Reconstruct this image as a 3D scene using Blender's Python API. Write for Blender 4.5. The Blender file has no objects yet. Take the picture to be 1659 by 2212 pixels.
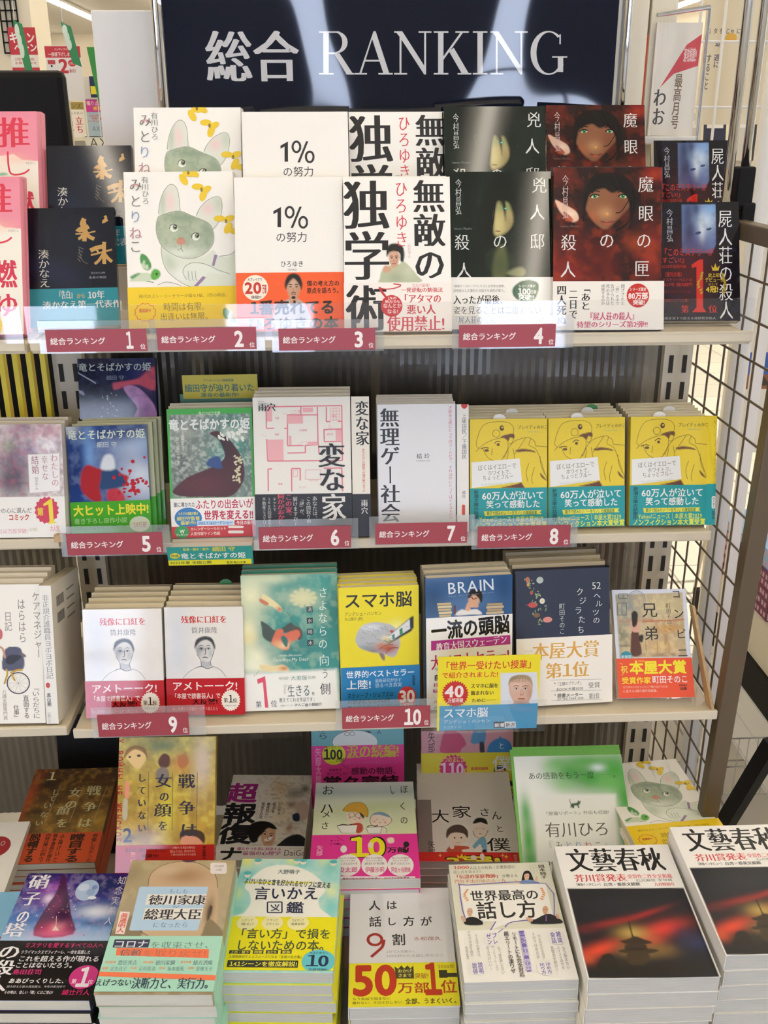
import bpy, math, random
import numpy as np
from mathutils import Vector, Matrix
from mathutils.geometry import tessellate_polygon

SC = bpy.context.scene
COL = SC.collection
# ------------------------------------------------------------------ camera
cd = bpy.data.cameras.new('camera'); cam = bpy.data.objects.new('camera', cd); COL.objects.link(cam); SC.camera = cam
cd.sensor_fit = 'VERTICAL'; cd.sensor_height = 36.0; cd.lens = 2146.7 * 36 / 2212; cd.clip_start = .02
P_, R_, Y_ = .3706, .003826, .04604
fw = Vector((math.sin(Y_)*math.cos(P_), math.cos(Y_)*math.cos(P_), -math.sin(P_)))
rt = Vector((math.cos(Y_), -math.sin(Y_), 0)); dn = fw.cross(rt)
r2 = rt*math.cos(R_) + dn*math.sin(R_); d2 = dn*math.cos(R_) - rt*math.sin(R_)
cam.matrix_world = Matrix(((r2.x, -d2.x, -fw.x, 0), (r2.y, -d2.y, -fw.y, 0), (r2.z, -d2.z, -fw.z, 1.52), (0, 0, 0, 1)))
# ------------------------------------------------------------------ light settings
SC.view_settings.view_transform = 'Standard'; SC.view_settings.look = 'None'; SC.view_settings.gamma = 1
SC.view_settings.use_curve_mapping = False
SC.view_settings.exposure = 0.27
SC.cycles.use_denoising = True
SC.cycles.max_bounces = 8; SC.cycles.transparent_max_bounces = 24
WINDOW_L, TUBE_L, SUN_E, WORLD_L = 6.6, 11.0, 8.0, 1.2
w = bpy.data.worlds.new('sky'); SC.world = w; w.use_nodes = True
w.node_tree.nodes['Background'].inputs[0].default_value = (.62, .78, 1.0, 1); w.node_tree.nodes['Background'].inputs[1].default_value = WORLD_L
sl = bpy.data.lights.new('sun', 'SUN'); sl.energy = SUN_E; sl.angle = .01; sl.color = (1, .93, .8)
so = bpy.data.objects.new('sun', sl); COL.objects.link(so); so.location = (8, 3, 6)
so.rotation_euler = Vector((-1, -.08, -.62)).to_track_quat('-Z', 'Y').to_euler()
# ------------------------------------------------------------------ helpers
def lin(h):
    h = h if len(h) == 6 else ''.join(c*2 for c in h)
    o = []
    for i in (0, 2, 4):
        c = int(h[i:i+2], 16)/255; o.append(c/12.92 if c <= .04045 else ((c+.055)/1.055)**2.4)
    return (o[0], o[1], o[2], 1.0)

MATS = {}
def mat(name, col='ffffff', rough=.5, metal=0, attr=False, coat=0, noise=0, nscale=40, stretch=None, detail=5, alpha=1, emit=0, bump=0, spec=.5):
    if name in MATS: return MATS[name]
    m = bpy.data.materials.new(name); m.use_nodes = True; nt = m.node_tree; b = nt.nodes['Principled BSDF']
    b.inputs['Roughness'].default_value = rough; b.inputs['Metallic'].default_value = metal
    b.inputs['Coat Weight'].default_value = coat; b.inputs['Coat Roughness'].default_value = .06; b.inputs['Specular IOR Level'].default_value = spec
    b.inputs['Base Color'].default_value = lin(col)
    src = None
    if attr:
        a = nt.nodes.new('ShaderNodeAttribute'); a.attribute_name = 'Col'; src = a.outputs['Color']
    if noise or bump:
        tc = nt.nodes.new('ShaderNodeTexCoord'); mp = nt.nodes.new('ShaderNodeMapping'); n = nt.nodes.new('ShaderNodeTexNoise')
        n.inputs['Scale'].default_value = nscale; n.inputs['Detail'].default_value = detail
        mp.inputs['Scale'].default_value = stretch or (1, 1, 1)
        nt.links.new(tc.outputs['Object'], mp.inputs[0]); nt.links.new(mp.outputs[0], n.inputs['Vector'])
        if noise:
            mx = nt.nodes.new('ShaderNodeMix'); mx.data_type = 'RGBA'; mx.blend_type = 'MULTIPLY'
            rp = nt.nodes.new('ShaderNodeMapRange'); rp.inputs[1].default_value = .3; rp.inputs[2].default_value = .7; rp.inputs[3].default_value = 1-noise; rp.inputs[4].default_value = 1
            nt.links.new(n.outputs[0], rp.inputs[0]); mx.inputs[0].default_value = 1
            if src: nt.links.new(src, mx.inputs[6])
            else: mx.inputs[6].default_value = lin(col)
            nt.links.new(rp.outputs[0], mx.inputs[7]); src = mx.outputs[2]
        if bump:
            bp = nt.nodes.new('ShaderNodeBump'); bp.inputs['Strength'].default_value = 1; bp.inputs['Distance'].default_value = bump
            nt.links.new(n.outputs[0], bp.inputs['Height']); nt.links.new(bp.outputs[0], b.inputs['Normal']); nt.links.new(bp.outputs[0], b.inputs['Coat Normal'])
    if src: nt.links.new(src, b.inputs['Base Color'])
    if emit:
        b.inputs['Emission Color'].default_value = lin(col); b.inputs['Emission Strength'].default_value = emit
    if alpha < 1:
        # clear sheet: see-through, with a mirror-like skin
        out = nt.nodes['Material Output']; tr = nt.nodes.new('ShaderNodeBsdfTransparent'); gl = nt.nodes.new('ShaderNodeBsdfGlossy')
        gl.inputs['Roughness'].default_value = .03; gl.inputs['Color'].default_value = (1, 1, 1, 1)
        fr = nt.nodes.new('ShaderNodeFresnel'); fr.inputs[0].default_value = 1.75
        m1 = nt.nodes.new('ShaderNodeMixShader'); m2 = nt.nodes.new('ShaderNodeMixShader')
        m1.inputs[0].default_value = alpha; nt.links.new(tr.outputs[0], m1.inputs[1]); nt.links.new(b.outputs[0], m1.inputs[2])
        mm = nt.nodes.new('ShaderNodeMath'); mm.operation = 'MULTIPLY'; mm.inputs[1].default_value = 1.0
        ge = nt.nodes.new('ShaderNodeNewGeometry'); iv = nt.nodes.new('ShaderNodeMath'); iv.operation = 'SUBTRACT'; iv.inputs[0].default_value = 1
        nt.links.new(ge.outputs['Backfacing'], iv.inputs[1]); nt.links.new(iv.outputs[0], mm.inputs[1]); nt.links.new(fr.outputs[0], mm.inputs[0]); nt.links.new(mm.outputs[0], m2.inputs[0])
        nt.links.new(m1.outputs[0], m2.inputs[1]); nt.links.new(gl.outputs[0], m2.inputs[2]); nt.links.new(m2.outputs[0], out.inputs[0])
    MATS[name] = m; return m

M_PRINT = mat('printed_paper', rough=.42, attr=True)
M_GLOSS = mat('laminated_print', rough=.07, attr=True, spec=.5)
M_PAGE = mat('page_edges', rough=.8, attr=True, noise=.22, nscale=60, stretch=(.4, 30, .4))
M_PAGE_FLAT = M_PAGE
M_SHELF = mat('cream_steel', 'd9cdb4', rough=.45)
M_CREAM = mat('cream_paint', 'e6ddc6', rough=.5)
M_UPR = mat('upright_steel', 'cfc6b2', rough=.45)
M_DARK = mat('dark_slot', '2a2622', rough=.7)
M_BROWN = mat('brown_steel', '5f503c', rough=.45)
M_CHROME = mat('chrome', 'd8dade', rough=.08, metal=1)
M_BLACK = mat('black_plastic', '0d0c0c', rough=.55, spec=.2)
M_WHITE = mat('white_plastic', 'e2e0dc', rough=.5)
M_CLEAR = mat('clear_acrylic', 'e6eef4', rough=.1, alpha=.02)
M_HAZY = mat('hazy_acrylic', 'c6ccd2', rough=.15, alpha=.16)
M_WOOD = mat('pale_wood', 'c9a878', rough=.5, noise=.2, nscale=30, stretch=(1, 8, 1))

class MB:
    def __init__(s): s.v = []; s.f = []; s.c = []; s.m = []
    def add(s, vs, fs, col='ffffff', mi=0):
        b = len(s.v); s.v += [tuple(p) for p in vs]; c = col if isinstance(col, tuple) else lin(col)
        s.c += [c]*len(vs); s.f += [tuple(i+b for i in f) for f in fs]; s.m += [mi]*len(fs); return s
    def box(s, x0, x1, y0, y1, z0, z1, col='ffffff', mi=0):
        vs = [(x, y, z) for x in (x0, x1) for y in (y0, y1) for z in (z0, z1)]
        return s.add(vs, [(0, 1, 3, 2), (4, 6, 7, 5), (0, 4, 5, 1), (2, 3, 7, 6), (0, 2, 6, 4), (1, 5, 7, 3)], col, mi)
    def bar(s, a, b, wx, wy=None, col='ffffff', mi=0):
        a, b = Vector(a), Vector(b); d = (b-a).normalized(); u = d.cross(Vector((0, 0, 1)))
        if u.length < 1e-4: u = Vector((1, 0, 0))
        u.normalize(); v = d.cross(u); wy = wy or wx
        vs = [p + u*sx*wx/2 + v*sy*wy/2 for p in (a, b) for sx, sy in ((-1, -1), (1, -1), (1, 1), (-1, 1))]
        return s.add(vs, [(0, 1, 2, 3), (7, 6, 5, 4), (0, 4, 5, 1), (1, 5, 6, 2), (2, 6, 7, 3), (3, 7, 4, 0)], col, mi)
    def tube(s, pts, r, n=10, col='ffffff', mi=0):
        pts = [Vector(p) for p in pts]; vs = []; fs = []
        for i, p in enumerate(pts):
            d = (pts[min(i+1, len(pts)-1)] - pts[max(i-1, 0)]).normalized(); u = d.cross(Vector((0, 0, 1)))
            if u.length < 1e-3: u = Vector((1, 0, 0))
            u.normalize(); q = d.cross(u)
            vs += [p + (u*math.cos(2*math.pi*k/n) + q*math.sin(2*math.pi*k/n))*r for k in range(n)]
        for i in range(len(pts)-1):
            for k in range(n): fs.append((i*n+k, i*n+(k+1) % n, (i+1)*n+(k+1) % n, (i+1)*n+k))
        fs += [tuple(range(n))[::-1], tuple(range((len(pts)-1)*n, len(pts)*n))]
        return s.add(vs, fs, col, mi)
    def mesh(s, name, mats):
        me = bpy.data.meshes.new(name); me.from_pydata(s.v, [], s.f)
        for m in (mats if isinstance(mats, (list, tuple)) else [mats]): me.materials.append(m)
        a = me.color_attributes.new('Col', 'FLOAT_COLOR', 'POINT'); a.data.foreach_set('color', np.array(s.c, 'f').ravel())
        me.polygons.foreach_set('material_index', s.m); me.update(); return me
    def build(s, name, mats, parent=None, bevel=0, smooth=False):
        o = link(name, s.mesh(name, mats), parent)
        if bevel:
            bm = o.modifiers.new('bevel', 'BEVEL'); bm.width = bevel; bm.segments = 2; bm.limit_method = 'ANGLE'
        if smooth:
            for p in o.data.polygons: p.use_smooth = True
        return o
def link(name, data, parent=None):
    o = bpy.data.objects.new(name, data); COL.objects.link(o); o.parent = parent; return o
def tag(o, label=None, cat=None, group=None, kind=None):
    if label: o['label'] = label
    if cat: o['category'] = cat
    if group: o['group'] = group
    if kind: o['kind'] = kind
    return o
def empty(name, loc, label, cat, group=None, rot=None):
    o = bpy.data.objects.new(name, None); COL.objects.link(o); o.location = loc; o.empty_display_size = .02
    if rot: o.rotation_euler = rot
    return tag(o, label, cat, group)
def struct(name, mb, m): return tag(mb.build(name, m), kind='structure')

# ------------------------------------------------------------------ lettering from Blender's own built-in font
def ring_(r, n=8): return tuple((r*math.cos(2*math.pi*k/n), r*math.sin(2*math.pi*k/n)) for k in range(n))
# style: outline offset, then the shifted copies that thicken the strokes (x only for brush-like faces)
STY = {'t': (-.012, ((0, 0),)), 't2': (0, ((-.005, 0), (.005, 0))), 'g': (0, ((0, 0),)),
       'b': (0, ((-.017, -.01), (.017, -.01), (-.012, .012), (.012, .012))), 'k': (0, ((0, 0),) + ring_(.033)),
       'm': (-.010, ((-.012, 0), (.012, 0))), 'M': (-.006, ((-.034, 0), (0, 0), (.034, 0)))}
GL = {}
def glyph(ch, off):
    if ch == '1': ch = '１'
    k = (ch, off)
    if k not in GL:
        c = bpy.data.curves.new('letter', 'FONT'); c.body = ch; c.resolution_u = 4 if ch in '0123456789１%' else 2; c.offset = 0 if ch == '燃' else off
        o = bpy.data.objects.new('letter', c); COL.objects.link(o); GL[k] = o
    return GL[k]
def resolve_glyphs():
    bpy.context.view_layer.update(); dg = bpy.context.evaluated_depsgraph_get()
    for k, o in list(GL.items()):
        if not isinstance(o, bpy.types.Object): continue
        me = o.evaluated_get(dg).to_mesh()
        vs = [(v.co.x, v.co.y) for v in me.vertices]; fs = [tuple(p.vertices) for p in me.polygons]
        xm = max((v[0] for v in vs), default=.3)
        if k[0] == '１': vs = [(x-.22, y) for x, y in vs]; xm = .46
        adv = .56 if k[0] == '１' else 1.0 if ord(k[0]) > 0x2e80 else (xm + .075 if vs else .32)
        cu = o.data; bpy.data.objects.remove(o); bpy.data.curves.remove(cu); GL[k] = (vs, fs, adv)
ROT = set('ー―─「」『』（）［］〜…－・' )
def need(ch, off):
    if ch == '1': ch = '１'
    if (ch, off) not in GL: glyph(ch, off); resolve_glyphs()
    return GL[(ch, off)]
def text_glyphs(op):
    return [(ch, STY[op[1]][0]) for ch in op[3] if ch not in ' 　']
def draw_text(add, op):
    """op = ('T'|'V', style, colour, text, cx, cy, w, h[, slant, outline]); 0.1 mm, v down"""
    kind, st, col, txt, cx, cy, w, h = op[:8]; rot = op[8] if len(op) > 8 else 0; xo = op[9] if len(op) > 9 else 0
    off, shifts = STY[st]
    if xo: shifts = ((0, 0),) + ring_(xo*1.25, 12)
    if st == 'k' and h > 300: shifts = ((0, 0),) + ring_(.033, 20)
    if st == 'M' and min(w, h) > 240: shifts = tuple((k*.0085, 0) for k in range(-4, 5))
    cr, sr = math.cos(math.radians(-rot)), math.sin(math.radians(-rot))
    def put(ch, ox, oy, ex, ey, turn=False):
        vs, fs, _ = need(ch, off)
        for si, s in enumerate(shifts):
            pts = []
            for x, y in vs:
                x += s[0]; y += s[1]
                if turn: x, y = (y - .38) + .5, -(x - .5) + .38
                px, py = ox + x*ex - cx, oy - y*ey - cy
                pts.append((cx + px*cr + py*sr, cy - px*sr + py*cr))
            add(pts, fs, col, si*1.2e-6)
    if kind == 'T':
        ascii_ = all(ord(c) < 0x3000 for c in txt)
        adv = [(.34 if c in ' 　' else need(c, off)[2]) for c in txt]; A = sum(adv) - (.06 if ascii_ else 0)
        ex = w/A; ey = h/.70 if ascii_ else h/.92; x = cx - w/2; base = cy + h/2 - (0 if ascii_ else .08*ey)
        for c, a in zip(txt, adv):
            if c not in ' 　': put(c, x, base, ex, ey)
            x += a*ex
    else:
        n = len(txt); ch_ = h/n
        for i, c in enumerate(txt):
            if c in ' 　': continue
            top = cy - h/2 + i*ch_; ex = w; ey = ch_/ .96; ox = cx - w/2; oy = top + .86*ey
            turn = c in ROT or 0x400 <= ord(c) < 0x500
            if ord(c) < 0x400: ox += (1 - need(c, off)[2])*ex/2
            if c in '、。': ox += .55*ex; oy -= .55*ey
            put(c, ox, oy, ex, ey, turn)

def stroke(pts, wd):
    pts = [Vector((pts[i], pts[i+1])) for i in range(0, len(pts), 2)]; vs = []; fs = []; n = len(pts)
    for i, p in enumerate(pts):
        d = pts[min(i+1, n-1)] - pts[max(i-1, 0)]
        if d.length < 1e-6: d = Vector((1, 0))
        d.normalize(); q = Vector((-d.y, d.x))*wd/2; vs += [tuple(p+q), tuple(p-q)]
    for i in range(n-1): fs.append((2*i, 2*i+1, 2*i+3, 2*i+2))
    return vs, fs

def paint(grid, paints, base):
    """watercolour / photo areas and painted-in shadow of a cover, evaluated on the grid points (0.1 mm)"""
    U, V = grid; c = np.empty(U.shape + (3,)); c[:] = base; msk = np.ones(U.shape)
    def sd(poly):
        p = np.array(poly, float).reshape(-1, 2); q = np.roll(p, -1, 0); best = np.full(U.shape, 1e12); ins = np.zeros(U.shape, bool)
        for (ax, ay), (bx, by) in zip(p, q):
            dx, dy = bx-ax, by-ay; L2 = dx*dx+dy*dy + 1e-9
            t = np.clip(((U-ax)*dx + (V-ay)*dy)/L2, 0, 1); best = np.minimum(best, (U-ax-t*dx)**2 + (V-ay-t*dy)**2)
            if ay != by: ins ^= ((ay > V) != (by > V)) & (U < (bx-ax)*(V-ay)/(by-ay) + ax)
        d = np.sqrt(best); return np.where(ins, -d, d)
    def vnoise(scale, seed):
        rng = np.random.RandomState(seed*7+3); out = np.zeros(U.shape); amp = 1; tot = 0
        for o in range(3):
            s = scale/(2**o); gx = (U-U.min())/s; gy = (V-V.min())/s; nx, ny = int(gx.max())+3, int(gy.max())+3
            t = rng.rand(ny, nx); ix, iy = gx.astype(int), gy.astype(int); fx, fy = gx-ix, gy-iy; fx = fx*fx*(3-2*fx); fy = fy*fy*(3-2*fy)
            out += amp*((t[iy, ix]*(1-fx)+t[iy, ix+1]*fx)*(1-fy) + (t[iy+1, ix]*(1-fx)+t[iy+1, ix+1]*fx)*fy); tot += amp; amp *= .5
        return np.clip((out/tot - .45)*4, 0, 1)
    for op in paints:
        k = op[0]
        if k == 'R':
            vs = [s[0] for s in op[1]]; cs = np.array([lin(s[1])[:3] for s in op[1]])
            for i in range(3): c[..., i] = np.interp(V, vs, cs[:, i])
            continue
        col = np.array(lin(op[1])[:3]); a = op[2]
        if k == 'F':
            m = np.clip(.5 - sd(op[3])/(2*max(op[4], 5)), 0, 1); msk = m; al = m*a
        elif k in 'GM':
            _, _, _, x, y, rx, ry, r = op; t = math.radians(r); dx, dy = U-x, V-y
            g = ((dx*math.cos(t)+dy*math.sin(t))/max(rx, 1))**2 + ((-dx*math.sin(t)+dy*math.cos(t))/max(ry, 1))**2
            al = a*np.exp(-g*.9)*(msk if k == 'M' else 1)
        else:
            al = a*vnoise(max(op[3], 20), op[4])*(msk if k == 'Q' else 1)
        c = c*(1-al[..., None]) + col*al[..., None]
    return c

def face_mesh(mb, W, H, col, paints, art, y0, v0=0, v1=None, u0=0, u1=None, step=13):
    """front of a cover: local x right, z up, facing -y; art clipped to the sheet by design"""
    v1 = H if v1 is None else v1; u1 = W if u1 is None else u1
    X = lambda u: (u - W/2)*1e-4
    Z = lambda v: (H - v)*1e-4
    if paints:
        nx = max(2, int((u1-u0)/step)); ny = max(2, int((v1-v0)/step))
        U, V = np.meshgrid(np.linspace(u0, u1, nx+1), np.linspace(v0, v1, ny+1)); cc = paint((U, V), paints, lin(col)[:3])
        b = len(mb.v); mb.v += [(X(u), y0, Z(v)) for u, v in zip(U.ravel(), V.ravel())]
        mb.c += [(r[0], r[1], r[2], 1.0) for r in cc.reshape(-1, 3)]
        for j in range(ny):
            for i in range(nx):
                k = b + j*(nx+1) + i; mb.f.append((k, k+nx+1, k+nx+2, k+1)); mb.m.append(0)
    else:
        mb.add([(X(u0), y0, Z(v0)), (X(u0), y0, Z(v1)), (X(u1), y0, Z(v1)), (X(u1), y0, Z(v0))], [(0, 1, 2, 3)], col)
    y = [y0 - 4e-5]
    def add(pts, fs, cl, dy=0):
        # drop geometry that leaves the sheet
        pts = [(min(max(u, u0), u1), min(max(v, v0), v1)) for u, v in pts]
        mb.add([(X(u), y[0]-dy, Z(v)) for u, v in pts], fs, cl)
    for op in art:
        k = op[0]; y[0] -= 16e-6
        if k == 'P':
            p = [(op[2][i], op[2][i+1]) for i in range(0, len(op[2]), 2)]
            add(p, tessellate_polygon([[Vector((a, b, 0)) for a, b in p]]), op[1])
        elif k == 'L':
            vs, fs = stroke(op[3], op[2])
            for i_, f in enumerate(fs): add([vs[j_] for j_ in f], [(0, 1, 2, 3)], op[1], i_ % 9*1.2e-6)
        elif k == 'E':
            _, cl, cx, cy, rx, ry, r = op; t = math.radians(r); n = 10 if max(rx, ry) < 12 else 24
            add([(cx + rx*math.cos(2*math.pi*i/n)*math.cos(t) - ry*math.sin(2*math.pi*i/n)*math.sin(t), cy + rx*math.cos(2*math.pi*i/n)*math.sin(t) + ry*math.sin(2*math.pi*i/n)*math.cos(t)) for i in range(n)], [tuple(range(n))], cl)
        else: draw_text(add, op)

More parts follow.
